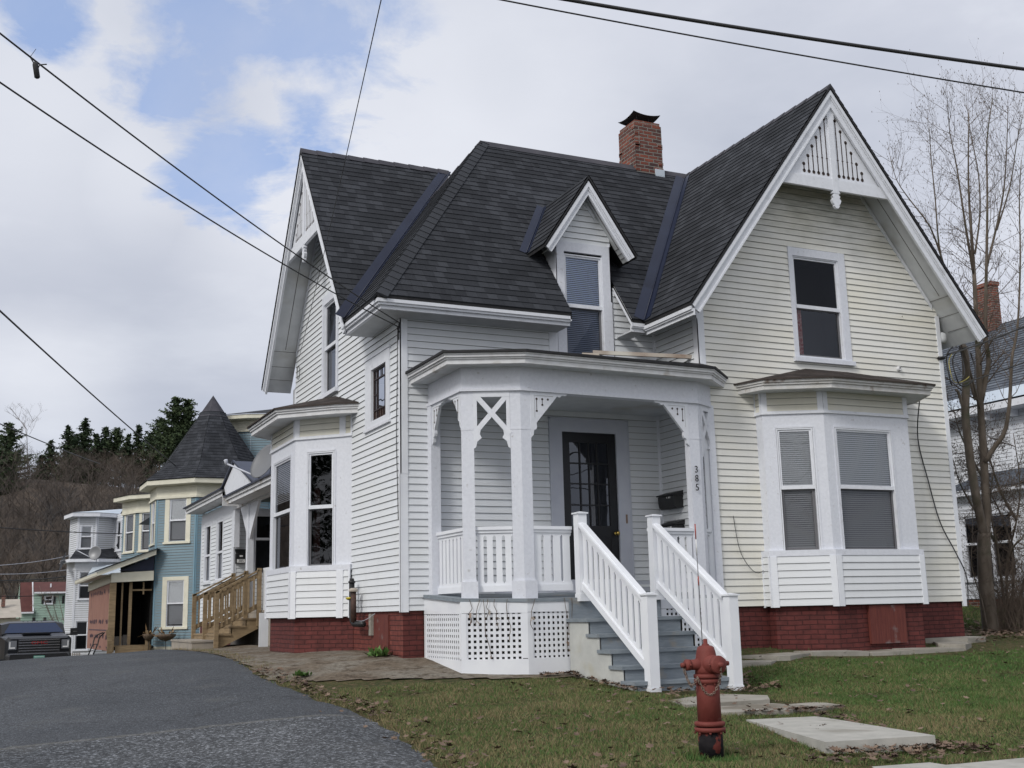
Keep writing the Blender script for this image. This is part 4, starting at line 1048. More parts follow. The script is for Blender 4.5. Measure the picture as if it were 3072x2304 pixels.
# front steps
TR = [(-.107, 13.41), (-.304, 13.04), (-.500, 12.78), (-.688, 12.50), (-.861, 12.21)]
TR = [(z, 13.62-.285*(i+.75)) for i, (z, y) in enumerate(TR)]
mb = MB(); mr = MB(); ms = MB(); prev = 13.96
for i, (z, y) in enumerate(TR):
    mb.box(7.30, 8.80, y, prev+.02, z-.045, z); prev = y+.03
for i, (z, y) in enumerate(TR+[(-1.1, 12.0)]):
    yy = (TR[i-1][1]+.03) if i else 13.955; zt = (TR[i-1][0]-.045) if i else .12
    mr.box(7.34, 8.78, yy, yy+.02, z if i < 5 else -1.15, zt)
STP = ms
pts = [(13.955, .12), (13.955, -1.1), (TR[4][1]+.03, -1.1)]
pts = [(13.955, -.107-.045), (13.955, -1.1)]+[(TR[4][1]+.03, -1.1), (TR[4][1]+.03, TR[4][0]-.046)]
poly = [(TR[4][1]+.03, -1.15), (TR[4][1]+.03, TR[4][0]-.046)]
for i in (3, 2, 1, 0): poly += [(TR[i][1]+.03, TR[i+1][0]-.046), (TR[i][1]+.03, TR[i][0]-.046)]
poly += [(13.95, TR[0][0]-.046), (13.95, -1.15)]
ms.prism([(7.325, y, z) for y, z in poly], (.03, 0, 0)); ms.build('stair_stringer', M['step_side'], HOUSE); ms = MB(); ms.prism([(8.755, y, z) for y, z in poly], (.03, 0, 0))
S_ = ms.build('stair_stringer', M['step_side'], HOUSE); mb.build('tread', M['step'], S_); mr.build('riser', M['step'], S_)
def newel(x, y, z0, z1, w=.135):
    mb = MB(); mb.box(x, x+w, y, y+w, z0, z1-.02); mb.box(x-.018, x+w+.018, y-.018, y+w+.018, z1-.02, z1); mb.box(x-.008, x+w+.008, y-.008, y+w+.008, z0, z0+.16 if z0 < 0 else z0+.1)
    c = V3((x+w/2, y+w/2, z1+.018)); b = [(x-.012, y-.012), (x+w+.012, y-.012), (x+w+.012, y+w+.012), (x-.012, y+w+.012)]
    for i in range(4): mb.face([(*b[i], z1), (*b[(i+1) % 4], z1), c])
    return mb.build('newel_post', M['pvc'], HOUSE)
newel(7.485, 13.90, .12, 1.32); newel(8.672, 13.90, .12, 1.30); newel(7.485, 12.20, -1.1, .18); newel(8.672, 12.17, -1.12, .155)
def stair_rail(x):
    mb = MB(); y0, y1 = 13.90, 12.335; z0, z1 = 1.17, .15; s = (z0-z1)/(y0-y1)
    P = lambda y, dz, xx=0: V3((x+xx, y, z1+(y-y1)*s+dz))
    mb.prism([P(y0, 0, -.055), P(y1, 0, -.055), P(y1, -.045, -.055), P(y0, -.045, -.055)], (.125, 0, 0)); mb.prism([P(y0, -.045, -.02), P(y1, -.045, -.02), P(y1, -.10, -.02), P(y0, -.10, -.02)], (.055, 0, 0))
    mb.prism([P(y0, .012, -.02), P(y1, .012, -.02), P(y1, 0, -.02), P(y0, 0, -.02)], (.055, 0, 0))
    mb.prism([P(y0, -.80, -.025), P(y1, -.80, -.025), P(y1, -.90, -.025), P(y0, -.90, -.025)], (.075, 0, 0))
    n = 11; p = (y0-y1)/n; sl = .048
    for i in range(n):
        a = y1+i*p; b = a+p
        mb.prism([P(a, -.10), P(a, -.14), P(a+sl/2, -.165), P(a+sl/2, -.74), P(a, -.765), P(a, -.80), P(b, -.80), P(b, -.765), P(b-sl/2, -.74), P(b-sl/2, -.165), P(b, -.14), P(b, -.10)], (.02, 0, 0))
    return mb.build('stair_railing', M['pvc'], HOUSE)
stair_rail(7.535); stair_rail(8.722)
# front door
fr = FM; mb = MB(); Z0, Z1 = .27, 2.735
fr.box(mb, 7.99, 8.19, Z0, 2.93, -.05, .03); fr.box(mb, 9.155, 9.36, Z0, 2.93, -.05, .03); fr.box(mb, 8.19, 9.155, 2.735, 2.93, -.05, .029)
fr.box(mb, 7.965, 7.99, Z0, 2.95, 0, .04); fr.box(mb, 9.36, 9.385, Z0, 2.95, 0, .04); fr.box(mb, 7.965, 9.385, 2.93, 2.955, 0, .04)
mb.build('door_casing', M['casing_grey'], HOUSE)
mb = MB(); fr.box(mb, 8.19, 8.33, Z0, Z1, -.045, -.005); fr.box(mb, 9.02, 9.155, Z0, Z1, -.045, -.005); fr.box(mb, 8.33, 9.02, 2.58, Z1, -.044, -.006); fr.box(mb, 8.33, 9.02, 1.10, 1.28, -.044, -.006)
fr.box(mb, 8.33, 9.02, Z0, 1.1, -.044, -.012); fr.box(mb, 8.40, 8.95, .45, 1.0, -.03, -.008)
for x in (8.505, 8.665, 8.815): fr.box(mb, x, x+.02, 1.28, 2.58, -.040, -.008)
for z in (1.60, 1.93, 2.25): fr.box(mb, 8.33, 9.02, z-.011, z+.011, -.0395, -.0085)
D = mb.build('door', M['door'], HOUSE)
mb = MB(); flat(mb, fr, [[(8.33, 1.28), (9.02, 1.28), (9.02, 2.58), (8.33, 2.58)]], d=-.028)
mb.build('door_pane', M['glass_door'] if 'glass_door' in M else mat_glass('door_glass', (.10, .10, .11), 1.6), D)
mb = MB(); fr.box(mb, 8.25, 9.1, .3, 2.65, -.5, -.49)
mb.box(8.22, 8.24, YF+.05, YF+.5, .3, 2.7); mb.box(9.08, 9.1, YF+.05, YF+.5, .3, 2.7); mb.build('hallway', M['interior'], D)
mb = MB(); k = fr.P(9.105, 1.165, 0); mb.lathe(k-V3((0, .0, 0)), (0, -1, 0), [(0, .033), (.008, .033), (.012, .014), (.035, .014), (.045, .03), (.065, .034), (.08, .022), (.085, .005)], 16); mb.build('door_knob', M['brass'], D)
mb = MB(); fr.box(mb, 9.275, 9.305, 1.32, 1.46, .03, .037); mb.build('doorbell_plate', M['rust'], HOUSE)
mb = MB(); fr.box(mb, 7.0, X2-.05, .24, .46, 0, .012); mb.build('base_board', M['casing_grey'], HOUSE)
# fascia scrap lying on the porch roof, and gutter end pieces
o = MB(); o.obox((8.55, 15.2, 3.90), (1.45, -.62, -.10), (.02, .04, 0), (0, 0, .06)); o.obox((8.30, 15.1, 3.83), (.16, -.25, -.05), (.02, .02, 0), (0, 0, .05))
tag(o.build('metal_flashing_strip', M['rust']), 'rusty strip of metal flashing lying loose on the porch roof', 'metal strip')
# ------------------------------------------------------------------ fixtures on the house
def mailbox(y, z, label):
    t = thing('mailbox', (X2-.01, y, z), label, 'mailbox', 'wall mailboxes')
    x1 = X2-.012; x0 = x1-.17; w = .46; mb = MB()
    prof = [(x1, z-.13), (x0+.05, z-.14), (x0+.015, z-.11), (x0, z-.03), (x0, z+.06), (x1, z+.06)]
    mb.prism([(x, y, zz) for x, zz in prof], (0, -w, 0)); mb.build('mailbox_body', M['black'], t)
    mb = MB(); mb.prism([(x0-.02, y+.015, z+.065), (x0-.02, y+.015, z+.085), (x1, y+.015, z+.14), (x1, y+.015, z+.065)], (0, -w-.03, 0)); mb.build('mailbox_lid', M['black'], t)
    mb = MB()
    for k in (0, .05, .065, .09): mb.box(x0-.002, x0-.0005, y-w*.55-k-.012, y-w*.55-k, z+.02, z+.045)
    mb.build('name_sticker', M['rodwhite'], t)
    mb = MB(); mb.box(x0+.04, x0+.10, y+.0005, y+.002, z-.03, z+.04); mb.build('side_sticker', M['casing_grey'], t)
    return t
mailbox(15.50, 1.66, 'black wall mailbox beside the front door, the upper of two')
mailbox(15.50, 1.20, 'black wall mailbox beside the front door, the lower one behind the railing')
# filler pipes by the left bay
t = thing('filler_pipe', (5.4, 17.6, .1), 'pair of black filler pipes with caps rising from the brick base beside the left bay', 'pipe')
mb = MB(); x = 5.42
mb.tube([(x, 17.0, -.13), (x, 17.45, -.13), (x, 17.56, -.09), (x, 17.60, .0), (x, 17.60, .50)], .045, 10); mb.lathe((x, 17.60, .50), (0, 0, 1), [(0, .055), (.03, .055), (.035, .04), (.07, .035), (.075, .02)], 10); mb.build('black_pipe', M['black'], t)
mb = MB(); mb.tube([(x-.03, 17.40, -.1), (x-.03, 17.42, .36)], .045, 10); mb.build('brown_pipe', M['pipe_brown'] if 'pipe_brown' in M else M['board_red'], t)
mb = MB(); mb.lathe((x-.03, 17.42, .36), (0, 0, 1), [(0, .07), (.03, .075), (.05, .06), (.06, .03)], 12); mb.build('pipe_cap', M['rust'], t)
mb = MB(); mb.tube([(x-.055, 17.50, .27), (x-.06, 17.68, .27), (x-.02, 17.7, .25)], .016, 6); mb.build('yellow_tag', M['yellow'] if 'yellow' in M else M['cable_y'], t)
mb = MB(); mb.box(5.52, 5.6, 16.96, 17.06, -.3, .02); mb.build('mortar_patch', M['conc'], t)
# cables on the walls
def wire(name, pts, r, label, cat='wire', mat='cable', group=None, n=5):
    mb = MB(); mb.tube(smooth_pts(pts, 5) if len(pts) < 12 else pts, r, n); return tag(mb.build(name, M[mat]), label, cat, group)
def sag(p, q, s, n=14): p, q = V3(p), V3(q); return [p+(q-p)*(i/n)-V3((0, 0, s*4*(i/n)*(1-i/n))) for i in range(n+1)]
# camera model (needed here only to choose wire directions)
wire('wall_cable', [(5.50, 15.62, 4.15), (5.52, 15.70, 3.9), (5.53, 15.75, 3.3), (5.53, 15.79, 2.6), (5.53, 15.76, 2.0), (5.53, 15.72, 1.35)], .006, 'thin black cable running down the corner board of the white house below the service drop', 'cable')
wire('wall_cable', [(10.42, Y2-.03, 1.35), (10.5, Y2-.05, .8), (10.75, Y2-.05, .5), (11.0, Y2-.03, .57)], .005, 'thin loose cable drooping on the siding between porch and front bay', 'cable')
wire('wall_cable', [(14.12, Y2-.30, 3.30), (14.25, Y2-.05, 2.7), (14.40, Y2-.04, 2.0), (14.58, Y2-.04, 1.3), (14.85, Y2-.05, .8), (15.04, Y2-.05, .4), (15.03, Y2-.03, -.1)], .010, 'black cable hanging down the right corner from the bay roof', 'cable')
wire('wall_cable', [(5.50, 18.0, .0), (5.49, 17.6, -.07), (5.49, 17.2, -.08), (5.5, 16.7, .02)], .005, 'pale cable sagging under the siding beside the filler pipes', 'cable', 'casing_grey')
# coil of service cable at the right corner
t = thing('cable_coil', (15.1, Y2-.1, 4.0), 'loops of black and yellow service cable hanging at the right corner of the house', 'cable coil')
def loop(c, rx, rz, a0, a1, mat, r, nm, tilt=0):
    mb = MB(); mb.tube([(c[0]+rx*cos(a)+tilt*sin(a), c[1]+.03*sin(3*a), c[2]+rz*sin(a)) for a in [a0+(a1-a0)*i/22 for i in range(23)]], r, 6); mb.build(nm, M[mat], t)
loop((15.28, 14.38, 4.02), .20, .36, 2.0, 7.6, 'cable', .012, 'black_loop', .06); loop((15.46, 14.36, 4.00), .26, .34, 1.5, 7.2, 'cable', .012, 'black_loop', .05); loop((15.36, 14.34, 4.02), .27, .31, 2.4, 5.6, 'cable_y', .007, 'yellow_loop', .1)
mb = MB(); mb.lathe((15.1, 14.5, 4.62), (0, 0, -1), [(0, .05), (.04, .11), (.14, .12), (.2, .11), (.21, .02)], 16); mb.build('weather_head', M['soffit'], t)
mb = MB(); mb.tube([(14.90, 14.38, 4.12), (15.02, 14.37, 4.13)], .03, 8); mb.tube([(15.02, 14.37, 4.13), (15.15, 14.38, 4.22)], .008, 5); mb.build('cable_clamp', M['black'], t)
# coil at the left gable
t = thing('cable_coil', (5.5, 21.3, 4.6), 'small coil of thin wire at the foot of the left gable soffit', 'cable coil')
mb = MB(); mb.tube([(5.49, 21.35+.10*cos(a), 4.62+.13*sin(a)) for a in [i*.6 for i in range(14)]], .006, 5); mb.build('wire_loop', M['cable'], t)
# dead vine stems hanging over the porch skirt
t = thing('dead_vine', (6.4, 14.0, -.3), 'dry vine stems and curled dead leaves clinging to the porch lattice', 'vine')
rv = random.Random(4); mb = MB(); lf = MB()
for (fi, u, ln) in ((1, .12, .30), (1, .26, .34), (1, .36, .26), (1, .45, .40), (1, .62, .46), (1, .30, .75), (2, .10, .42), (2, .55, .70), (2, .66, .60)):
    f, L = SK[fi]; z = .17; pts = []; uu = u
    for k in range(6): pts.append(f.P(uu, z-ln*k/5, .025+.012*rv.random())); uu += rv.gauss(0, .022)
    mb = MB(); mb.tube(smooth_pts(pts, 3), .0045, 4); mb.build('vine_stem', M['twig'], t)
    for _ in range(2):
        c = rv.choice(pts[2:]); a = V3((rv.gauss(0, 1), rv.gauss(0, .3), rv.gauss(0, 1))).normalized()*.035; b = V3((rv.gauss(0, 1), rv.gauss(0, .3), rv.gauss(0, 1))).normalized()*.03; lf.face([c, c+a, c+a+b-V3((0, 0, .04)), c+b-V3((0, 0, .03))])
lf.build('dead_leaf', M['rust'], t)
# ------------------------------------------------------------------ ground, drive, walks
def inpoly(x, y, P):
    c = False; n = len(P)
    for i in range(n):
        x0, y0 = P[i]; x1, y1 = P[(i+1) % n]
        if (y0 > y) != (y1 > y) and x < (x1-x0)*(y-y0)/(y1-y0)+x0: c = not c
    return c
def grid_axis(lo, hi, dense_lo, dense_hi, d, far):
    a = []; x = dense_lo
    while x < dense_hi: a.append(x); x += d
    a.append(dense_hi); s = d; x = dense_hi
    while x < hi: s = min(far, s*1.25); x = min(hi, x+s); a.append(x)
    s = d; x = dense_lo; b = []
    while x > lo: s = min(far, s*1.25); x = max(lo, x-s); b.append(x)
    return b[::-1]+a
def sheet(name, xs, ys, mat, dz=0.0, keep=None, rough_=0.0, kind='structure'):
    idx = {}; vs = []; fs = []; uvs = []
    def vid(i, j):
        if (i, j) not in idx:
            x, y = xs[i], ys[j]; z = ground_z(x, y)+dz
            if rough_: z += rough_*(noise.noise((x*1.7, y*1.7, 3))+.5*noise.noise((x*5, y*5, 7)))
            idx[(i, j)] = len(vs); vs.append((x, y, z))
        return idx[(i, j)]
    for i in range(len(xs)-1):
        for j in range(len(ys)-1):
            cx, cy = (xs[i]+xs[i+1])/2, (ys[j]+ys[j+1])/2
            if keep and not keep(cx, cy): continue
            fs.append((vid(i, j), vid(i+1, j), vid(i+1, j+1), vid(i, j+1)))
    me = bpy.data.meshes.new(name); me.from_pydata(vs, [], fs); me.materials.append(mat)
    me.polygons.foreach_set('use_smooth', [True]*len(fs)); me.update()
    o = bpy.data.objects.new(name, me); COL.objects.link(o)
    if kind: o['kind'] = kind
    return o
def mat_lawn():
    m, t, b = newmat('lawn_soil', (.05, .06, .03), .95, 0, .1)
    g = t.add('ShaderNodeTexCoord')
    n1 = t.add('ShaderNodeTexNoise', i_Scale=.9, i_Detail=7.0); n2 = t.add('ShaderNodeTexNoise', i_Scale=14.0, i_Detail=6.0); n3 = t.add('ShaderNodeTexNoise', i_Scale=55.0, i_Detail=4.0)
    for n in (n1, n2, n3): t.link(g.outputs['Object'], n.inputs['Vector'])
    c = t.mix(t.ramp(n1.outputs[0], [(.4, 0.0), (.6, 1.0)]), (.075, .08, .03), (.045, .062, .022))
    c = t.mix(t.ramp(n2.outputs[0], [(.45, 0.0), (.62, 1.0)]), c, (.13, .10, .055)); c = t.mix(t.ramp(n3.outputs[0], [(.4, .0), (.7, .7)]), c, (.04, .032, .02))
    t.link(c, b.inputs['Base Color']); bp = t.add('ShaderNodeBump', i_Strength=.9, i_Distance=.03); t.link(n3.outputs[0], bp.inputs['Height']); t.link(bp.outputs[0], b.inputs['Normal'])
    return m
def mat_asphalt():
    m, t, b = newmat('worn_asphalt', (.06, .06, .062), .9, 0, .25)
    g = t.add('ShaderNodeTexCoord')
    v = t.add('ShaderNodeTexVoronoi', i_Scale=95.0); v2 = t.add('ShaderNodeTexVoronoi', i_Scale=42.0); n1 = t.add('ShaderNodeTexNoise', i_Scale=.5, i_Detail=6.0); n2 = t.add('ShaderNodeTexNoise', i_Scale=6.0, i_Detail=6.0)
    for n in (v, v2, n1, n2): t.link(g.outputs['Object'], n.inputs['Vector'])
    sp = t.add('ShaderNodeSeparateXYZ'); t.link(g.outputs['Object'], sp.inputs[0])
    # coarser, lighter patch on the street side of the seam
    seam = t.math('ADD', t.math('MULTIPLY', sp.outputs[0], .03), 11.95); d = t.math('SUBTRACT', seam, t.math('ADD', sp.outputs[1], t.math('MULTIPLY', n2.outputs[0], .25)))
    near = t.math('GREATER_THAN', d, 0.0)
    base = t.mix(t.ramp(n1.outputs[0], [(.35, 0.0), (.65, 1.0)]), (.052, .057, .066), (.076, .082, .092))
    basen = t.mix(t.ramp(n1.outputs[0], [(.35, 0.0), (.65, 1.0)]), (.066, .071, .079), (.092, .097, .105))
    sepc = t.add('ShaderNodeSeparateColor'); t.link(v.outputs['Color'], sepc.inputs[0]); sep2 = t.add('ShaderNodeSeparateColor'); t.link(v2.outputs['Color'], sep2.inputs[0])
    grain = t.ramp(sepc.outputs[0], [(.0, .55), (.75, 1.05), (.93, 2.1)]); graint = t.ramp(sep2.outputs[0], [(.0, .45), (.7, 1.0), (.95, 2.4)])
    c = t.mix(near, t.mix(1.0, base, grain, 'MULTIPLY'), t.mix(1.0, t.mix(1.0, basen, graint, 'MULTIPLY'), grain, 'MULTIPLY'))
    # dusty line on the seam, stains
    sl = t.math('LESS_THAN', t.math('ABSOLUTE', t.math('SUBTRACT', d, .04)), .06); c = t.mix(t.math('MULTIPLY', sl, .35), c, (.17, .165, .15))
    ns = t.add('ShaderNodeTexNoise', i_Scale=1.3, i_Detail=3.0); t.link(g.outputs['Object'], ns.inputs['Vector']); c = t.mix(t.math('MULTIPLY', t.ramp(ns.outputs[0], [(.6, 0.0), (.72, 1.0)]), .3), c, (.12, .12, .115))
    # cracks
    vc = t.add('ShaderNodeTexVoronoi', feature='DISTANCE_TO_EDGE', i_Scale=.55); nd = t.add('ShaderNodeMix', data_type='VECTOR'); nd.inputs[0].default_value = .25; t.link(g.outputs['Object'], nd.inputs[4]); t.link(n2.outputs[1], nd.inputs[5]); t.link(nd.outputs[1], vc.inputs['Vector'])
    ck = t.math('LESS_THAN', vc.outputs[0], .0045); c = t.mix(t.math('MULTIPLY', ck, .45), c, (.025, .025, .026))
    t.link(c, b.inputs['Base Color'])
    h = t.math('ADD', t.math('MULTIPLY', v2.outputs[0], .6), t.math('MULTIPLY', v.outputs[0], .5))
    bp = t.add('ShaderNodeBump', i_Strength=.8, i_Distance=.012); t.link(h, bp.inputs['Height']); t.link(bp.outputs[0], b.inputs['Normal'])
    return m
M['lawn'] = mat_lawn(); M['asphalt'] = mat_asphalt()
xs = grid_axis(-260, 300, -4, 20, .5, 14); ys = grid_axis(-40, 420, 5, 30, .5, 12)
GROUND = sheet('ground', xs, ys, M['lawn'], dz=-.02)
EDGE = [(3.15, 6.5), (3.279, 8.255), (3.55, 9.6), (3.74, 10.6), (3.80, 11.46), (3.83, 12.4), (3.72, 13.1), (3.66, 14.0), (3.55, 15.4), (3.66, 17.0), (3.87, 18.5), (4.05, 21), (4.30, 24.4), (4.4, 28), (4.5, 31), (5.0, 36), (5.4, 44), (4.5, 56)]
DRIVE = EDGE+[(-3.0, 56), (-4.5, 30), (-6.5, 18), (-9, 5), (3.1, 5)]
def edge_x(y):
    for (x0, y0), (x1, y1) in zip(EDGE[:-1], EDGE[1:]):
        if y0 <= y <= y1: return x0+(x1-x0)*(y-y0)/(y1-y0)
    return 4
# driveway ribbon mesh with a wobbly right edge
mb = MB(); yy = [5.0]
while yy[-1] < 56: yy.append(yy[-1]+(.12 if yy[-1] < 20 else .5))
n = 26; vs = []; fs = []
for j, y in enumerate(yy):
    xr = edge_x(max(6.5, y))+.07*noise.noise((y*2.3, 0, 0))+.035*noise.noise((y*7, 3, 0)); xl = -9+min(6, (y-5)*.12)
    for i in range(n+1):
        u = i/n; x = xl+(xr-xl)*u; dz = .006+(.028 if i < n else -.03)
        vs.append((x, y, ground_z(x, y)+dz))
for j in range(len(yy)-1):
    for i in range(n): a = j*(n+1)+i; fs.append((a, a+1, a+n+2, a+n+1))
mb.mesh(vs, fs, 0, True); tag(mb.build('driveway', M['asphalt']), kind='structure')
# concrete / dirt apron round the house
def mat_apron():
    m, t, b = newmat('cracked_apron', (.2, .18, .15), .95, 0, .15)
    g = t.add('ShaderNodeTexCoord'); n1 = t.add('ShaderNodeTexNoise', i_Scale=1.6, i_Detail=8.0); n2 = t.add('ShaderNodeTexNoise', i_Scale=18.0, i_Detail=6.0); n3 = t.add('ShaderNodeTexNoise', i_Scale=5.0, i_Detail=9.0, i_Roughness=.7)
    for n_ in (n1, n2, n3): t.link(g.outputs['Object'], n_.inputs['Vector'])
    c = t.mix(t.ramp(n1.outputs[0], [(.4, 0.0), (.6, 1.0)]), (.155, .125, .095), (.21, .19, .16)); c = t.mix(t.ramp(n3.outputs[0], [(.5, 0.0), (.62, 1.0)]), c, (.085, .065, .048)); c = t.mix(1.0, c, t.ramp(n2.outputs[0], [(.3, .75), (.7, 1.25)]), 'MULTIPLY')
    t.link(c, b.inputs['Base Color']); bp = t.add('ShaderNodeBump', i_Strength=.9, i_Distance=.03); t.link(t.math('ADD', n2.outputs[0], t.math('MULTIPLY', n3.outputs[0], 2.0)), bp.inputs['Height']); t.link(bp.outputs[0], b.inputs['Normal'])
    return m
M['apron'] = mat_apron()
AP = [(3.6, 14.75), (4.2, 14.45), (4.9, 14.2), (5.8, 13.95), (6.7, 13.7), (7.3, 13.55), (7.3, 13.95), (6.75, 14.1), (5.95, 14.4), (5.95, 15.8), (5.7, 31), (4.35, 31), (3.95, 20), (3.55, 15.6)]
f = lambda v, lo, hi, d: [lo+i*d for i in range(int((hi-lo)/d)+1)]
sheet('dirt_apron', f(0, 3.2, 7.6, .08), f(0, 13.3, 30.5, .12), M['apron'], dz=-.004, keep=lambda x, y: inpoly(x+.05*noise.noise((x*3, y*3, 0)), y+.08*noise.noise((x*3, y*3, 5)), AP) and x > edge_x(y)-.05, rough_=.012)
# broken concrete strip along the front bay
def slab(name, poly, th, z_off, mat, tilt=(0, 0), kind='structure'):
    P = [V3((x, y, ground_z(x, y)+z_off)) for x, y in poly]
    c = sum(P, V3((0, 0, 0)))/len(P); P = [V3((p.x, p.y, c.z+(p.x-c.x)*tilt[0]+(p.y-c.y)*tilt[1])) for p in P]
    mb = MB(); mb.prism(P, (0, 0, -th)); o = mb.build(name, mat)
    bv = o.modifiers.new('b', 'BEVEL'); bv.width = .012; bv.segments = 2
    if kind: o['kind'] = kind
    return o
random.seed(3)
strip = [[(8.9, 13.75), (9.9, 13.7), (10.25, 13.35), (10.0, 13.15), (8.95, 13.35)], [(9.93, 13.72), (10.9, 13.9), (11.0, 13.55), (10.45, 13.3), (10.28, 13.34)], [(10.95, 13.85), (11.9, 13.85), (12.0, 13.45), (11.02, 13.52)], [(11.95, 13.84), (12.75, 13.84), (12.8, 13.40), (12.05, 13.43)], [(12.8, 13.84), (13.7, 13.84), (13.85, 13.42), (12.85, 13.42)], [(13.75, 13.84), (14.1, 14.3), (14.6, 14.3), (14.3, 13.7), (13.9, 13.44)]]
for P in strip: slab('concrete_strip', [(x, y) for x, y in P], .10, .015+random.random()*.02, M['conc'], (random.uniform(-.02, .02), .03))
slab('concrete_strip', [(14.0, 14.36), (15.0, 14.45), (15.15, 14.2), (14.65, 14.1)], .1, .06, M['conc'], (.0, .05))
tag(MB(), ) if False else None
# walks
SLAB = slab('garden_path', [(6.36, 7.72), (7.38, 7.56), (7.75, 9.50), (7.0, 9.66)], .20, .045, M['conc_light'])
slab('garden_path', [(7.05, 10.15), (7.8, 9.95), (8.25, 10.25), (8.15, 10.75), (7.2, 10.8)], .08, .012, M['conc'])
slab('garden_path', [(7.1, 10.85), (8.2, 10.85), (8.55, 11.35), (8.3, 11.9), (7.3, 11.7)], .08, .01, M['conc'])
slab('garden_path', [(8.1, 10.0), (8.75, 10.25), (8.85, 10.8), (8.3, 10.75)], .08, .0, M['conc'])
SW = [(5.95, 7.08), (6.75, 6.98), (7.75, 6.93), (9.2, 6.9), (11.2, 6.88)]
for i in range(len(SW)-1):
    (x0, y0), (x1, y1) = SW[i], SW[i+1]
    slab('sidewalk', [(x0+.012, y0), (x1-.012, y1), (x1-.1, y1-1.5), (x0-.1, y0-1.5)], .12, .012+.01*(i % 2), M['conc_light'])
# ------------------------------------------------------------------ view helpers: a photograph pixel (3072 wide) onto a real plane
f_, pit, rol, yaw = 3441.094, radians(11.232544), radians(-1.3567), radians(25.18424)
Fv = V3((sin(yaw)*cos(pit), cos(yaw)*cos(pit), sin(pit))); Rv = V3((cos(yaw), -sin(yaw), 0)); Uv = Rv.cross(Fv)
r2 = cos(rol)*Rv+sin(rol)*Uv; u2 = -sin(rol)*Rv+cos(rol)*Uv
def ray(px, py): return (r2*(px-1536)/f_-u2*(py-1152)/f_+Fv).normalized()
def onX(px, py, X): d = ray(px, py); return d*(X/d.x)
def onY(px, py, Y): d = ray(px, py); return d*(Y/d.y)
def onDepth(px, py, D): d = ray(px, py); return d*(D/d.dot(Fv))
def wall(a, b):
    """frame from plan point a to b, outward normal towards the street/camera"""
    t = V3((b[0]-a[0], b[1]-a[1], 0)); L = t.length; t /= L; n = V3((t.y, -t.x, 0))
    if n.dot(V3((-(a[0]+b[0])/2, -(a[1]+b[1])/2, 0))) < 0: n = -n
    return Fr(a, (t.x, t.y), (n.x, n.y)), L
R4 = lambda L, z0, z1: [[(0, z0), (L, z0), (L, z1), (0, z1)]]
# ------------------------------------------------------------------ rear wing of the white house
Xe, Ye, Yz = 6.0, 29.5, 34.1
FE = Fr((Xe, 0), (0, 1), (-1, 0)); FT = Fr((0, Ye), (1, 0), (0, -1))
mb = MB(); siding(mb, FE, [[(Ye, -.1), (Yz, -.1), (Yz, 2.75), (Ye, 2.75)]], [(30.9, 31.75, 1.0, 2.72), (32.65, 33.5, 1.0, 2.72)])
siding(mb, FT, [[(Xe, .17), (9, .17), (9, 2.75), (Xe, 2.75)]], [(6.5, 7.3, 1.1, 2.6)]); siding(mb, Fr((0, Yz), (1, 0), (0, 1)), [[(Xe, -1.5), (12, -1.5), (12, 3), (Xe, 3)]])
mb.build('rear_wing_wall', M['siding'], HOUSE)
mb = MB(); FE.box(mb, Ye-.03, Ye+.3, -.1, 2.8, 0, .02); FT.box(mb, Xe-.02, Xe+.05, .17, 2.8, 0, .02); FE.box(mb, Yz-.12, Yz+.02, -.1, 2.8, 0, .02); FE.box(mb, Ye, Yz, 2.55, 2.95, 0, .015); FT.box(mb, 6.29, 6.5, .17, 2.75, 0, .02)
mb.build('rear_wing_trim', M['trim'], HOUSE)
mb = MB(); FE.box(mb, Ye, Yz, -1.1, -.1, -.1, -.02); mb.build('rear_wing_base', M['brick'], HOUSE)
for u in (30.95, 32.70): window(HOUSE, FE, u+.05, u+.75, 1.08, 2.58, 1.75, cas=(.10, .10, .1, .02), gt='glass_screen', gb='glass_dark', proud=.025)
window(HOUSE, FT, 6.56, 7.3, 1.15, 2.56, 1.98, cas=(.0, .1, .1, .0), sill=0, gt='glass_dark', gb='glass_dark')
mb = MB(); mb.box(5.93, 6.07, 21.8, 29.45, 2.70, 3.0)
for (y0, y1, z) in ((28.9, 34.3, 3.0), (21.9, 28.35, 2.74)):
    mb.box(5.60, 6.0, y0, y1, z+.0, z+.03); mb.box(5.56, 5.61, y0, y1, z, z+.10); mb.box(5.52, 5.57, y0, y1, z+.09, z+.17)
mb.box(5.56, 6.0, 28.9, 28.94, 2.75, 3.17)
mb.build('rear_eave', M['trim_dirty'], HOUSE)
mb = MB(); up3(mb, (5.48, 28.85, 3.18), (5.48, 34.35, 3.18), (11, 34.35, 3.7), (11, 28.85, 3.7)); up3(mb, (5.48, 21.8, 2.93), (5.48, 28.4, 2.93), (9, 28.4, 3.3), (9, 21.8, 3.3))
mb.box(5.47, 5.55, 28.85, 34.35, 3.15, 3.185); mb.box(5.47, 5.55, 21.9, 28.4, 2.9, 2.935)
P, A, B = V3((5.53, 27.55, 3.70)), V3((5.53, 28.95, 3.17)), V3((5.53, 25.25, 2.93)); dx = V3((2.6, 0, 0))
up3(mb, P, A, A+dx, P+dx); up3(mb, P, P+dx, B+dx, B)
mb.beam(P, A, .05, .05); mb.beam(P, B, .04, .05)
mb.build('rear_roof', M['flash'], HOUSE)
mb = MB(); mb.prism([(5.56, 27.55, 3.64), (5.56, 28.75, 3.19), (5.56, 28.35, 2.88), (5.56, 25.5, 2.88)], (.03, 0, 0)); mb.build('white_gablet', M['trim'], HOUSE)
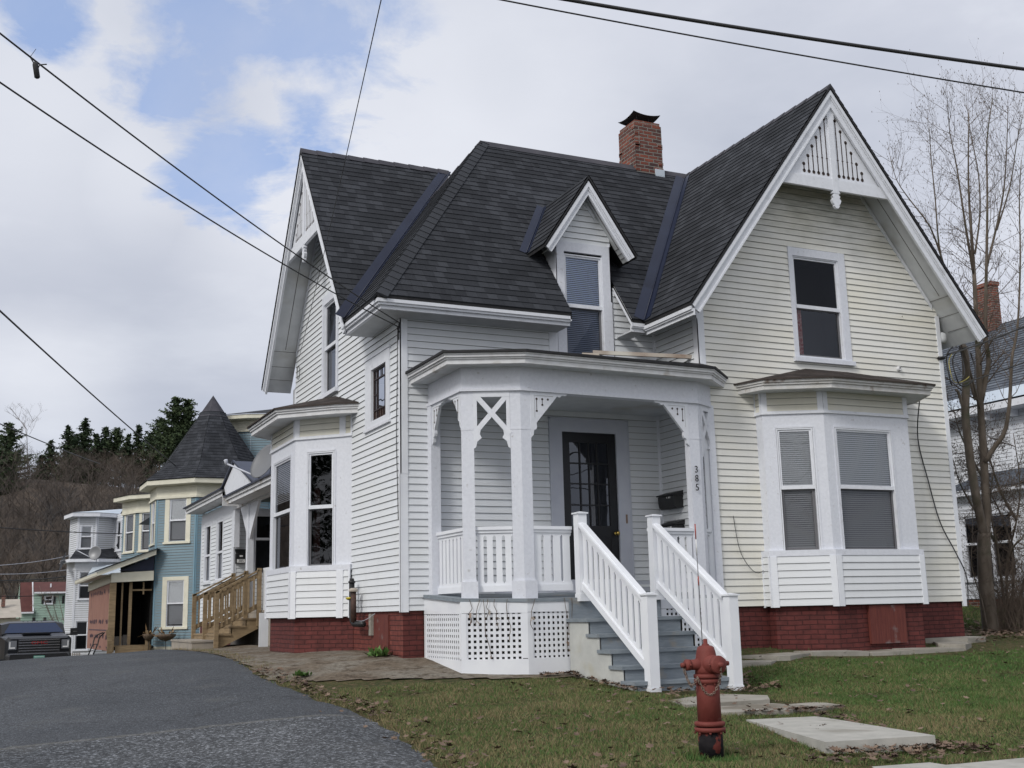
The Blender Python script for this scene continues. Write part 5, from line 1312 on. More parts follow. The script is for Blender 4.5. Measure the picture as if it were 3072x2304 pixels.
# porch post and brackets of the rear wing
mb = MB(); mb.box(5.93, 6.07, 27.62, 27.80, .17, 2.72)
for s in (1, -1): 
    y = 27.71+s*.09
    mb.prism([(5.97, y, 2.70), (5.97, y+s*.9, 2.70), (5.97, y+s*.84, 2.62), (5.97, y+s*.1, 1.95), (5.97, y, 1.85)], (.06, 0, 0))
mb.build('porch_post', M['trim'], HOUSE); mb = MB(); mb.box(5.93, 6.06, 29.2, 29.4, 1.75, 2.72); mb.build('bracket', M['trim'], HOUSE)
mb = MB(); mb.box(5.95, 8.5, 21.8, 29.45, .12, .17); mb.box(5.96, 5.98, 24.0, 29.5, -1.0, .12); mb.build('rear_porch_floor', M['grey_wood'], HOUSE)
mb = MB(); mb.box(8.45, 8.5, 21.8, 29.45, .17, 2.9); mb.box(5.985, 6.0, 23.5, 26.2, .17, 1.1); mb.build('rear_porch_wall', M['siding'], HOUSE)
# lattice panel between bay and stairs
mb = MB(); mb.box(5.47, 5.66, 24.2, 24.23, -.62, .1); mb.build('lattice_frame', M['pvc'], HOUSE)
# wooden stairs
st = thing('wooden_stairs', (5.3, 27.6, -.6), 'unpainted wooden stairs with handrails on the left side of the white house', 'stairs')
TY0, TY1 = 26.2, 29.0
for i, (x0, x1, z) in enumerate(((5.60, 5.92, .0), (5.28, 5.62, -.165), (4.96, 5.30, -.335))):
    mb = MB(); mb.box(x0, x1, TY0-.03, TY1+.03, z-.035, z); mb.build('tread', M['pt_wood'], st)
    mb = MB(); mb.box(x0+.02, x0+.04, TY0, TY1, z-.165, z-.036); mb.build('riser', M['pt_wood'], st)
mb = MB(); mb.box(4.45, 4.97, TY0+.05, TY1+.1, -.50, -.46); mb.box(4.47, 4.50, TY0+.07, TY1+.08, -.75, -.5); mb.box(4.5, 4.95, TY0+.07, TY0+.10, -.75, -.5); mb.build('bottom_step', M['grey_wood'], st)
for y in (TY0, (TY0+TY1)/2, TY1-.04):
    mb = MB(); mb.prism([(4.98, y, -.68), (4.98, y, -.36), (5.28, y, -.34), (5.30, y, -.18), (5.6, y, -.17), (5.62, y, .0), (5.93, y, .0), (5.93, y, -.22)], (0, .04, 0)); mb.build('stringer', M['pt_wood'], st)
    yy = y-.05 if y < 28 else y+.05
    for x, z0, z1 in ((4.92, -.66, .61), (5.85, -.18, 1.10)):
        mb = MB(); mb.box(x, x+.09, yy-.045, yy+.045, z0, z1); mb.build('stair_post', M['pt_wood'], st)
    mb = MB(); mb.beam((4.92, yy, .56), (5.88, yy, 1.05), .09, .035); mb.beam((4.95, yy, .45), (5.88, yy, .95), .035, .10); mb.beam((4.95, yy, -.22), (5.88, yy, .27), .035, .10); mb.build('handrail', M['pt_wood'], st)
    for k in range(7):
        x = 5.06+k*.115; z = -.22+(x-4.95)*.527
        mb = MB(); mb.box(x, x+.035, yy-.055, yy-.02, z-.02, z+.72); mb.build('baluster', M['pt_wood'], st)
# mailbox of the rear door
t = thing('mailbox', (6.14, Ye-.1, 1.5), 'black mailbox with the number 385 beside the rear door above the wooden stairs', 'mailbox')
mb = MB(); mb.box(6.02, 6.27, Ye-.14, Ye-.03, 1.36, 1.60); mb.prism([(6.01, Ye-.16, 1.60), (6.28, Ye-.16, 1.60), (6.28, Ye-.02, 1.70), (6.01, Ye-.02, 1.70)], (0, 0, .02)); mb.build('mailbox_body', M['black'], t)
mb = MB(); mb.box(6.045, 6.245, Ye-.146, Ye-.141, 1.375, 1.46); mb.build('number_plate', M['rodwhite'], t)
text_mesh('385', .095, 'number', M['ink_black'], (6.145, Ye-.147, 1.418), (1, 0, 0), parent=t, ext=.001)
mb = MB(); mb.box(6.11, 6.19, Ye-.144, Ye-.141, 1.52, 1.56); mb.build('white_sticker', M['rodwhite'], t)
# satellite dish on the rear roof
M['dish'] = newmat('grey_dish', (.16, .165, .175), .4, .2)[0]
def dish(c, n, r, label, arm, k=1.0):
    t = thing('satellite_dish', tuple(c), label, 'satellite dish'); n = V3(n).normalized(); mb = MB()
    prof = [(r*.22*(i/8)**2-.001, max(.001, r*i/8)) for i in range(9)]; prof2 = [(h-.012, q) for h, q in reversed(prof)]
    mb.lathe(c, n, prof+prof2, 28); mb.build('reflector', M['dish'], t)
    mb = MB(); mb.tube([V3(c)+V3((0, 0, -r*.95)), V3(c)+V3(arm)], .022, 6); mb.lathe(V3(c)+V3(arm), V3((-.3, -.3, 1)), [(-.05, .03), (.09, .045), (.1, .02)], 10); mb.build('feed_arm', M['casing_grey'], t)
    mb = MB(); mb.tube([V3(c)-n*.02, V3(c)-n*.15, V3(c)+V3((.05, .05, -r*1.25))], .022, 6); mb.build('mast', M['casing_grey'], t)
    return t
dish(V3((5.72, 24.9, 3.33)), (-.75, -.3, .35), .42, 'large grey satellite dish on the rear roof behind the left bay', (-.72, .75, .05))
# ------------------------------------------------------------------ blue house with turret
BL = thing('blue_house', (8.3, 46, -1.1), 'pale blue clapboard house with cream trim and a pointed dark shingle turret', 'house')
def part(name, mb, mat, parent): return mb.build(name, M[mat] if isinstance(mat, str) else mat, parent)
cx_, cy_, Rt = 8.3, 45.6, 2.287
oct_ = lambda r, z=None: [(cx_+r*cos(radians(22.5+45*i)), cy_+r*sin(radians(22.5+45*i))) for i in range(8)]
O = oct_(Rt); mb = MB(); tr_ = MB()
BWIN = []
for i in range(8):
    a, b = O[i], O[(i+1) % 8]; c = ((a[0]+b[0])/2-cx_, (a[1]+b[1])/2-cy_); L = hypot(b[0]-a[0], b[1]-a[1]); t_ = ((b[0]-a[0])/L, (b[1]-a[1])/L); n_ = (c[0]/hypot(*c), c[1]/hypot(*c)); f = Fr(a, t_, n_)
    ang = math.degrees(atan2(n_[1], n_[0])) % 360
    hs = []
    if abs(ang-225) < 5 or abs(ang-180) < 5: hs = [(.58, 1.32, 2.87, 4.42), (.58, 1.32, -.24, 1.42)]
    siding(mb, f, [[(0, -.95), (L, -.95), (L, 4.5), (0, 4.5)]], hs, proud=.02, z0=-.95, e=.1, gap=.02)
    f.box(tr_, 0, .05, -.95, 4.5, 0, .025); f.box(tr_, L-.05, L, -.95, 4.5, 0, .025)
    if hs: BWIN.append((f, L))
part('turret_wall', mb, 'blue', BL); part('corner_strip', tr_, noisy('blue_trim', (.16, .27, .35), (.19, .31, .38), 3, .5, .1), BL)
ringm = lambda r0, r1, z0, z1, mat, name: (lambda mb: (band(mb, oct_(r0)[::-1]+[oct_(r0)[-1]], oct_(r1)[::-1]+[oct_(r1)[-1]], z0, z1), part(name, mb, mat, BL)))(MB())
ringm(Rt-.1, Rt+.04, 4.45, 4.95, 'cream', 'turret_frieze'); ringm(Rt-.1, Rt+.09, 4.45, 4.53, 'cream', 'turret_frieze'); ringm(Rt-.1, Rt+.42, 4.93, 4.97, 'cream', 'turret_soffit'); ringm(Rt+.30, Rt+.46, 4.95, 5.12, 'cream', 'turret_fascia')
ringm(Rt-.1, Rt+.05, -1.35, -.95, 'cream', 'turret_skirt')
mb = MB(); prof = [(Rt+.50, 5.13), (Rt*.86, 5.75), (.55, 7.85), (.50, 8.0)]
for (ra, za), (rb, zb_) in zip(prof[:-1], prof[1:]):
    A_, B_ = oct_(ra), oct_(rb)
    for i in range(8):
        j = (i+1) % 8; a0, a1, b1, b0 = V3((*A_[i], za)), V3((*A_[j], za)), V3((*B_[j], zb_)), V3((*B_[i], zb_)); rf = Roof(a0, a1-a0, ((b0+b1)/2-(a0+a1)/2))
        shingles(mb, rf, [a0, a1, b1, b0], step=.15)
part('turret_roof', mb, 'shingle', BL)
mb = MB(); A_ = oct_(.60)
for i in range(8): mb.face([(*A_[i], 7.82), (*A_[(i+1) % 8], 7.82), (cx_, cy_, 8.72)])
part('turret_cap', mb, 'cap', BL)
for f, L in BWIN:
    for z0, z1, zm in ((2.90, 4.38, 3.64), (-.20, 1.38, .60)):
        W_, _ = window(BL, f, .62, 1.27, z0, z1, zm, cas=(.20, .20, .14, .02), casm='cream', top_blind=.95, bot_blind=.9, gt='glass', gb='glass_screen', sill=.07, proud=.03, deep=.3)
# main block and upper corner of the blue house
def px_block(name, P, z0, z1, mat, parent, s=1):
    mb = MB()
    for a, b in zip(P[:-1], P[1:]):
        f, L = wall(a, b); siding(mb, f, R4(L, z0, z1), proud=.02, gap=.02) if mat in ('blue', 'white_sid') else flat(mb, f, R4(L, z0, z1))
    return part(name, mb, mat, parent)
P1 = [(8.0, 50.0), (9.9, 46.2), (13.5, 44.2)]
UB = [onY(2170-0, 0, 46)] if False else None
c1 = onY(542+ (1385-1000)*0, 0, 46) if False else None
a = onY(700, 1330, 47.5); b = onY(751.5, 1330, 46); c = onY(830, 1330, 45.5)
px_block('upper_wall', [(8.75, 46.9), (b.x, 46), (c.x+1.5, 45.0)], 3.5, 7.45, 'blue', BL)
mb = MB(); Q = [(8.70, 46.92), (b.x, 45.95), (c.x+1.5, 44.95)]
def ribbon(mb, pts, d0, d1, z0, z1):
    band(mb, off_line(pts, d0), off_line(pts, d1), z0, z1)
ribbon(mb, Q, -.05, .05, 7.40, 7.85); ribbon(mb, Q, -.05, .5, 7.84, 7.88); ribbon(mb, Q, .35, .55, 7.86, 8.02); part('upper_frieze', mb, 'cream', BL)
mb = MB(); E_out = off_line(Q, .6); 
for i in range(2): up3(mb, (*E_out[i], 8.03), (*E_out[i+1], 8.03), (12.5, 50.5, 9.3))
part('upper_roof', mb, 'shingle', BL)
mb = MB(); f, L = wall((6.25, 46.6), (8.5, 53)); siding(mb, f, R4(L, -1.3, 4.7), gap=.02); mb.box(6.3, 12, 46.6, 56, -2.5, -1.2); part('side_wall', mb, 'blue', BL)
# second bay behind
cB = (6.15, 50.0); P2 = [(5.72, 51.4), cB, (7.35, 48.8)]
mb = MB(); tm = MB()
for k, (a_, b_) in enumerate(zip(P2[:-1], P2[1:])):
    f, L = wall(a_, b_); u_ = (L*.25, L*.75) if k == 0 else (.25, .78)
    siding(mb, f, R4(L, .5, 4.45), [(u_[0], u_[1], 2.85, 4.42)], proud=.02, gap=.02)
    window(BL, f, u_[0]+.03, u_[1]-.03, 2.9, 4.34, 3.65, cas=(.14, .16, .08, .03), casm='cream', top_blind=.9, bot_blind=.9, gt='glass_screen', gb='glass_screen', sill=.06, deep=.3)
part('rear_bay_wall', mb, 'blue', BL)
mb = MB(); ribbon(mb, P2, -.05, .05, 4.40, 4.95); ribbon(mb, P2, -.05, .09, 4.40, 4.48); ribbon(mb, P2, -.05, .40, 4.93, 4.97); ribbon(mb, P2, .25, .45, 4.95, 5.12); part('rear_bay_frieze', mb, 'cream', BL)
mb = MB(); E2 = off_line(P2, .5)
for i in range(2): up3(mb, (*E2[i], 5.13), (*E2[i+1], 5.13), (8.6, 53, 5.75))
part('rear_bay_roof', mb, 'shingle', BL)
# unfinished side porch
mb = MB(); FPk = Fr((4.67, 0), (0, 1), (-1, 0)); flat(mb, FPk, [[(44.6, -1.05), (53.2, -1.1), (53.2, 1.32), (44.6, 1.42)]]); SHT = part('porch_sheathing', mb, 'pink_board', BL)
random.seed(11); mb = MB()
for z, n_, h in ((1.05, 3, .16), (-.05, 4, .15), (-.62, 5, .15), (-.98, 2, .12)):
    for k in range(n_*3):
        y = 45.0+k*7.5/(n_*3)+random.random()*.2; 
        if random.random() < .75:
            for q in range(3): FPk.box(mb, y+q*.16, y+q*.16+.09, z+random.uniform(-.05, .03), z+h*random.uniform(.5, 1), .004, .008)
FPk.box(mb, 45.2, 52.6, -.34, -.30, .004, .008); part('board_print', mb, 'ink', SHT)
mb = MB(); mb.box(4.6, 4.82, 44.45, 44.6, -1.1, 1.38); part('corner_post', mb, 'pt_green' if 'pt_green' in M else 'pt_wood', BL)
for x, w, z1 in ((5.03, .06, 1.4), (5.30, .11, 1.4), (5.78, .05, 1.4)):
    mb = MB(); mb.box(x, x+w, 44.7, 44.8, .95 if x > 5.7 else -.85, z1); part('stud', mb, 'pt_wood', BL)
mb = MB(); mb.box(5.38, 6.1, 44.68, 44.82, 1.08, 1.14); part('header', mb, 'pt_wood', BL); mb = MB(); mb.box(4.82, 6.1, 44.4, 44.55, -.90, -.86); mb.box(4.85, 6.1, 44.3, 44.34, -1.12, -.9); part('porch_framing', mb, 'pt_wood', BL); mb = MB(); mb.box(4.55, 6.1, 44.2, 44.26, -1.22, -1.14); part('step_board', mb, 'pt_wood', BL)
mb = MB(); mb.prism([(4.55, 44.2, -1.25), (4.75, 44.2, -1.25), (4.75, 44.2, -.75), (4.6, 44.2, -.30), (4.5, 44.2, -.30), (4.58, 44.2, -.8)], (0, .06, 0)); mb.prism([(5.85, 44.2, -1.25), (6.02, 44.2, -1.25), (6.02, 44.2, -.75), (5.95, 44.2, -.35), (5.87, 44.2, -.35), (5.87, 44.2, -.8)], (0, .06, 0)); part('step_post', mb, 'pt_wood', BL)
mb = MB(); mb.box(4.72, 6.25, 47.5, 47.55, -1.1, 1.5); mb.box(6.1, 6.2, 44.8, 47.6, -1.1, 1.5); mb.box(4.72, 6.2, 44.6, 47.5, -1.0, -.9); part('porch_interior', mb, 'darkslot', BL)
mb = MB(); mb.box(4.9, 5.2, 45.3, 45.6, -.9, -.55); mb.box(5.25, 5.5, 45.6, 45.8, -.9, -.5); part('stored_boxes', mb, 'grey_wood', BL)
mb = MB()
mb.prism([(4.62, 44.40, 1.38), (6.12, 44.50, 1.45), (6.12, 44.50, 1.80), (4.62, 44.40, 1.72)], (0, .1, 0)); mb.prism([(4.62, 44.4, 1.38), (4.62, 53.3, 1.28), (4.62, 53.3, 1.62), (4.62, 44.4, 1.72)], (.06, 0, 0))
mb.prism([(4.10, 44.1, 1.60), (6.15, 44.25, 2.38), (6.15, 44.25, 2.58), (4.10, 44.1, 1.76)], (0, .08, 0)); mb.prism([(4.10, 44.15, 1.60), (4.10, 53.8, 1.60), (4.10, 53.8, 1.76), (4.10, 44.15, 1.76)], (.06, 0, 0)); mb.prism([(4.1, 44.15, 1.62), (4.1, 53.7, 1.62), (4.66, 53.7, 1.66), (4.66, 44.4, 1.66)], (0, 0, .02))
part('porch_fascia', mb, 'cream', BL)
mb = MB(); mb.prism([(4.9, 44.55, 1.80), (6.12, 44.55, 1.80), (6.12, 44.55, 2.35)], (0, .05, 0)); part('porch_gable', mb, 'flash', BL)
mb = MB(); up3(mb, (4.05, 44.05, 1.79), (4.05, 54, 1.79), (6.3, 54, 2.66), (6.3, 44.2, 2.62)); mb.prism([(4.03, 44.05, 1.76), (6.2, 44.18, 2.59), (6.2, 44.18, 2.62), (4.03, 44.05, 1.79)], (0, .1, 0)); part('porch_roof', mb, 'dark_edge', BL)
# window awning-like gutter horn
mb = MB(); mb.prism([(6.25, 46.9, 4.0), (5.85, 47.1, 3.72), (6.25, 47.1, 3.70)], (0, .3, 0)); part('window_awning', mb, 'dish', BL)
# hanging baskets on hooks
M['dry'] = newmat('dead_leaf', (.24, .15, .07), .9)[0]; M['coco'] = noisy('coco_liner', (.09, .065, .045), (.14, .10, .07), 20, .9, .8, 40, .02)
def basket(p, r, label):
    t = thing('plant_stand', (p[0], p[1], -1.1), label, 'plant basket', 'dead plant baskets by the blue house'); c = V3(p); mb = MB()
    mb.lathe(c, (0, 0, -1), [(0, r), (.08, r*.95), (.2, r*.55), (.24, .02)], 12); mb.build('basket', M['coco'], t)
    mb = MB(); mb.tube([c-V3((0, 0, .2)), V3((c.x, c.y, -1.3))], .012, 5); mb.build('stake', M['black'], t)
    mb = MB()
    for k in range(26):
        a = random.uniform(0, 2*pi); l = random.uniform(.1, .42); w = random.uniform(.02, .05); e = random.uniform(-.5, 1.3); d = V3((cos(a)*cos(e), sin(a)*cos(e), sin(e)))
        s = V3((-sin(a), cos(a), 0))*w; q = c+V3((cos(a), sin(a), 0))*r*.6; m_ = q+d*l*.5; mb.face([q, m_+s, q+d*l, m_-s])
    mb.build('dead_leaves', M['dry'], t)
basket((6.5, 43.6, -.50), .36, 'dried plant in a wire basket under the blue house window'); basket((5.98, 44.2, -.48), .22, 'small dried plant basket left of the blue house turret corner')
# ------------------------------------------------------------------ white house beyond
WH = thing('white_town_house', (5.5, 60, -2), 'white two storey house with angled bays and dark skirt roof left of the blue house', 'house')
PU = [(4.35, 61.5), (4.61, 60), (5.47, 59.8), (6.30, 60.6), (6.9, 56.5)]
PUe = [(4.374, 61.6), (4.60, 60.0), (5.46, 59.9), (6.35, 60.5)]
mb = MB(); tm = MB()
for k, (a_, b_) in enumerate(zip(PUe[:-1], PUe[1:])):
    f, L = wall(a_, b_); hs = [(.13, .65, 3.5, 4.65)] if k == 1 else []
    siding(mb, f, R4(L, 3.0, 5.1), hs, proud=.02, gap=.02)
    f.box(tm, 0, .07, 3.3, 5.1, 0, .03); f.box(tm, L-.07, L, 3.3, 5.1, 0, .03)
    if k == 1: window(WH, f, .20, .60, 3.58, 4.55, 4.1, cas=(.06, .06, .08, .02), top_blind=1, bot_blind=1, gt='glass', gb='glass_screen', sill=.05, deep=.3)
f, L = wall((6.35, 60.5), (6.95, 57.5)); siding(mb, f, R4(L, 3.0, 5.2), [(.4, 1.7, 3.4, 4.9)])
for k in range(3): window(WH, f, .5+k*.75, .95+k*.75, 3.5, 4.8, 4.15, cas=(.08, .08, .08, .03), gt='glass_screen', gb='glass_screen', deep=.3)
part('upper_wall', mb, 'white_sid', WH); part('corner_trim', tm, 'trim', WH)
mb = MB(); ribbon(mb, PUe, -.05, .28, 5.05, 5.09); ribbon(mb, PUe, .2, .34, 5.05, 5.22); part('upper_eave', mb, 'trim', WH)
mb = MB(); e_ = off_line(PUe, .36)
for i in range(3): up3(mb, (*e_[i], 5.24), (*e_[i+1], 5.24), (7.0, 63, 5.75))
part('upper_roof', mb, 'metal_roof', WH)
PLo = [(4.30, 61.2), (4.54, 59.6), (5.5, 59.4), (6.6, 59.9), (6.6, 57.0)]
SKo = off_line(PLo[:4], .34)
mb = MB()
for i in range(3):
    a0, a1 = V3((*SKo[i], 2.98)), V3((*SKo[i+1], 2.98)); b0, b1 = V3((*PUe[i], 3.5)), V3((*PUe[i+1], 3.5)); rf = Roof(a0, a1-a0, (b0+b1-a0-a1)/2); shingles(mb, rf, [a0, a1, b1, b0])
up3(mb, (6.4, 59.6, 2.98), (7.9, 57.8, 3.05), (6.9, 57.5, 4.9), (6.35, 60.4, 3.5))
part('skirt_roof', mb, 'shingle', WH)
mb = MB(); ribbon(mb, PLo[:4], -.05, .38, 2.83, 2.87); ribbon(mb, PLo[:4], .25, .36, 2.84, 2.98); ribbon(mb, PLo[:4], -.05, .04, 2.45, 2.85); part('skirt_fascia', mb, 'trim', WH)
mb = MB(); tm = MB()
for k, (a_, b_) in enumerate(zip(PLo[:3], PLo[1:4])):
    f, L = wall(a_, b_); hs = [(.2, .8, 1.05, 2.42), (.12, .72, -1.3, .08)] if k == 1 else []
    siding(mb, f, R4(L, -3.0, 2.5), hs, proud=.02, gap=.02)
    f.box(tm, 0, .06, -2.5, 2.5, 0, .03); f.box(tm, L-.06, L, -2.5, 2.5, 0, .03)
    if k == 1:
        window(WH, f, .27, .72, 1.14, 2.32, 1.72, cas=(.07, .07, .08, .02), gt='glass_screen', gb='glass_screen', sill=.05, deep=.3, top_blind=1); window(WH, f, .2, .64, -1.24, .0, -.6, cas=(.07, .07, .08, .02), gt='glass_screen', gb='glass_dark', sill=.05, deep=.3)
f, L = wall((6.6, 59.9), (7.8, 57)); siding(mb, f, R4(L, -2, 3))
part('lower_wall', mb, 'white_sid', WH); part('corner_trim', tm, 'trim', WH)
mb = MB(); up3(mb, (5.0, 58.6, 2.15), (7.3, 57.4, 2.35), (7.3, 59, 2.85), (5.3, 59.3, 2.6)); mb.prism([(5.0, 58.6, 2.0), (7.3, 57.4, 2.2), (7.3, 57.4, 2.35), (5.0, 58.6, 2.15)], (0, .1, 0)); part('porch_roof', mb, 'metal_roof', WH)
dish(V3((5.32, 58.4, 3.2)), (-.6, -.75, .2), .33, 'small pale satellite dish on the skirt roof of the far white house', (-.8, .4, .15))
# ------------------------------------------------------------------ houses far down the hill
GH = thing('green_house', (5, 96, -3), 'mint green house with dark red roof far behind the truck', 'house')
g0, g1 = 3.45, 7.6
mb = MB(); f = Fr((0, 95), (1, 0), (0, -1)); siding(mb, f, [[(4.4, -4), (g1, -4), (g1, 2.25), (4.4, 2.25)], [(3.50, -4), (4.6, -4), (4.6, .85), (3.5, .85)]], [(5.2, 5.7, 1.45, 2.0)], e=.18, proud=.03, gap=.05)
f2_ = Fr((3.48, 0), (0, 1), (-1, 0)); siding(mb, f2_, [[(95, -4), (101, -4), (101, 1), (98, 3.1), (95, 1)]], e=.18, proud=.03, gap=.05); part('house_wall', mb, 'green_sid', GH)
mb = MB(); mb.prism([(3.50, 94.8, .82), (4.42, 94.8, .82), (4.36, 97, 3.12), (3.48, 97, 3.12)], (0, .1, 0)); mb.prism([(4.40, 94.6, 2.28), (7.8, 94.6, 2.28), (7.8, 97.2, 3.12), (4.40, 97.2, 3.12)], (0, .1, 0)); part('roof', mb, 'roof_red', GH)
mb = MB(); mb.box(3.45, 4.45, 94.75, 94.85, .72, .84); mb.box(4.4, 7.8, 94.55, 94.65, 2.18, 2.3); mb.beam((4.40, 94.75, .85), (4.34, 96.9, 3.1), .08, .1); part('roof_trim', mb, 'trim', GH)
window(GH, f, 5.25, 5.65, 1.5, 1.95, 1.72, cas=(.08, .08, .08, .03), gt='glass_screen', gb='glass_dark', deep=.4)
mb = MB(); 
for x in (4.95, 5.78, 6.4): f.box(mb, x, x+.17, 1.42, 2.02, .03, .06)
for x in (4.38, 5.15): f.box(mb, x, x+.2, .12, .42, .03, .06)
part('shutter', mb, 'black', GH)
mb = MB(); mb.box(5.55, 5.65, 95.8, 95.9, 2.5, 2.95); part('vent_pipe', mb, 'trim', GH)
BH = thing('beige_house', (1.6, 88, -3), 'low beige house with tan roof and brick chimney at the left edge behind the truck', 'house')
mb = MB(); mb.box(-3.5, 3.3, 88, 94, -4, .35); part('house_wall', mb, 'beige', BH)
mb = MB(); mb.prism([(-3.8, 87.6, .36), (3.35, 87.6, .42), (3.3, 91, 1.72), (-3.8, 91, 1.72)], (0, .1, 0)); part('roof', mb, 'roof_tan', BH)
mb = MB(); mb.box(2.05, 2.3, 89.3, 89.6, 1.2, 1.95); part('chimney', mb, 'brick_chim', BH)
mb = MB(); mb.box(1.6, 1.85, 87.9, 88.02, -.2, .15); part('window', mb, 'glass_dark', BH)
GA = thing('garage', (1.2, 66, -3), 'small white garage with low gable roof left of the truck', 'garage')
mb = MB(); mb.prism([(-2.5, 66, -4), (1.9, 66, -4), (1.9, 66, -.75), (.2, 66, .0), (-2.5, 66, -.9)], (0, 4, 0)); part('garage_wall', mb, 'white_sid', GA)
mb = MB(); mb.prism([(.2, 65.7, .02), (2.2, 65.7, -.88), (2.2, 65.7, -.78), (.2, 65.7, .14)], (0, 4.5, 0)); mb.prism([(.2, 65.7, .02), (-2.6, 65.7, -.95), (-2.6, 65.7, -.83), (.2, 65.7, .14)], (0, 4.5, 0)); part('roof', mb, 'cap', GA)
# ------------------------------------------------------------------ neighbour on the right
NH = thing('neighbour_house', (26, 24, -.1), 'white clapboard house with grey roof and brick chimney behind the bare tree', 'house')
XN = 24.5; fN = Fr((XN, 0), (0, 1), (-1, 0))
y_at = lambda px, py, X=XN: onX(px, py, X)
zt_ = y_at(2950, 1245).z
Ya, Yb = y_at(3140, 1500).y-3.5, y_at(2800, 1500).y+3
mb = MB(); w1, w2, w3 = y_at(2890, 1650), y_at(2968, 1640), y_at(3040, 1640)
siding(mb, fN, [[(Ya, .0), (Yb, .0), (Yb, zt_), (Ya, zt_)]], [(Ya+.0, Yb, 2.0, 2.0)], z0=0, e=.1); part('clapboard_wall', mb, 'white_sid', NH)
mb = MB(); fN.box(mb, Ya, Yb, -.6, .0, -.1, -.03); part('brick_base', mb, 'brick_chim', NH)
# enclosed porch along the wall
XP = XN-1.6; fP = Fr((XP, 0), (0, 1), (-1, 0)); P_ = lambda px, py: onX(px, py, XP)
za, zb2, zc_ = P_(2930, 1480).z, P_(2930, 1540).z, P_(2930, 1735).z
ya, yb_ = P_(3140, 1600).y-4, P_(2868, 1600).y
wl_ = [(P_(2960, 1600).y, P_(2892, 1600).y), (P_(3040, 1600).y, P_(2972, 1600).y)]
wl_.append((wl_[1][0]-1.15, wl_[1][1]-1.15))
hs = [(a_-.1, b_+.1, zc_-.05, zb2+.02) for a_, b_ in wl_]
mb = MB(); siding(mb, fP, [[(ya, .05), (yb_, .05), (yb_, za-.05), (ya, za-.05)]], hs, z0=.05, e=.1); fp2, L2 = wall((XP, yb_), (XN, yb_)); siding(mb, Fr((0, yb_), (1, 0), (0, 1)), [[(XP, 0), (XN, 0), (XN, za), (XP, za)]]); part('porch_wall', mb, 'white_sid', NH)
for a_, b_ in wl_: window(NH, fP, a_+.05, b_-.05, zc_+.05, zb2-.1, (zc_+zb2)/2+.05, cas=(.12, .12, .12, .03), gt='glass_dark', gb='glass_screen', sill=.07, deep=.5)
mb = MB(); mb.box(XP-.3, XN, ya-.2, yb_+.25, za-.06, za+.06); fP.box(mb, ya, yb_, zb2+.12, za-.06, 0, .03); part('porch_cornice', mb, 'trim', NH)
mb = MB(); r0 = V3((XP-.35, ya-.3, za+.07)); rf = Roof(r0, (0, 1, 0), (2.0, 0, .62)); shingles(mb, rf, [r0, V3((XP-.35, yb_+.3, za+.07)), V3((XN, yb_+.3, za+.07+.6)), V3((XN, ya-.3, za+.07+.6))], step=.16); part('porch_roof', mb, 'shingle_grey', NH)
mb = MB(); mb.box(XP+.02, XP+.3, ya, yb_-.05, -.6, .05); part('porch_base', mb, 'brick_chim', NH)
# upper window, eave and main roof
uw = y_at(3085, 1330); window(NH, fN, uw.y-.45, uw.y+.35, y_at(3060, 1440).z, y_at(3060, 1290).z, y_at(3060, 1360).z, cas=(.12, .12, .12, .03), gt='glass_dark', gb='glass_dark', deep=.5)
mb = MB(); mb.box(XN-.45, XN+.1, Ya-.4, Yb+.4, zt_-.04, zt_+.05); mb.box(XN-.50, XN-.40, Ya-.4, Yb+.4, zt_-.02, zt_+.16)
for k in range(14): mb.box(XN-.36, XN-.02, Ya+.3+k*.75, Ya+.38+k*.75, zt_-.22, zt_-.04)
part('bracketed_eave', mb, 'trim', NH)
XR = XN+3.6; zr = onX(3030, 965, XR).z; sN = (zr-zt_-.2)/(XR-XN+.5); r0 = V3((XN-.5, Ya-.5, zt_+.18)); r1 = V3((XN-.5, Yb+.5, zt_+.18)); dd = V3((XR-XN+.5, 0, zr-zt_-.18)); rf = Roof(r0, (0, 1, 0), dd)
mb = MB(); shingles(mb, rf, [r0+dd*.12, r1+dd*.12, r1+dd, r0+dd], step=.16, thick=.02)
rb = Roof(V3((2*XR-XN+.5, Ya-.5, zt_+.18)), (0, 1, 0), V3((-dd.x, 0, dd.z))); shingles(mb, rb, [V3((2*XR-XN+.5, Ya-.5, zt_+.18)), V3((2*XR-XN+.5, Yb+.5, zt_+.18)), r1+dd, r0+dd], step=.16); part('roof', mb, 'shingle_grey', NH)
mb = MB(); n_ = rf.n*.03; mb.face([r0+n_, r1+n_, r1+dd*.12+n_, r0+dd*.12+n_]); part('metal_eave_strip', mb, 'metal_roof', NH)
mb = MB()
for y in (Ya, Yb): mb.prism([(XN, y, zt_), (2*XR-XN, y, zt_), (XR, y, zr-.1)], (0, .05, 0)); mb.prism([(XN, y, -.5), (2*XR-XN, y, -.5), (2*XR-XN, y, zt_), (XN, y, zt_)], (0, .05, 0))
part('gable_end', mb, 'white_sid', NH)
ch = onX(2938, 1000, XR-.3); ch2 = onX(3003, 1000, XR-.3); ct = onX(2970, 853, XR-.3).z
mb = MB()
yc1 = ch.y; yc0 = yc1-.62; dch = ray(3003, 940); X1c = yc0*dch.x/dch.y; X0c = XR-.3
for f in (Fr((X0c, 0), (0, 1), (-1, 0)),): flat(mb, f, [[(yc0, zr-2), (yc1, zr-2), (yc1, ct), (yc0, ct)]])
for f in (Fr((0, yc0), (1, 0), (0, -1)), Fr((0, yc1), (1, 0), (0, 1))): flat(mb, f, [[(X0c, zr-2), (X1c, zr-2), (X1c, ct), (X0c, ct)]])
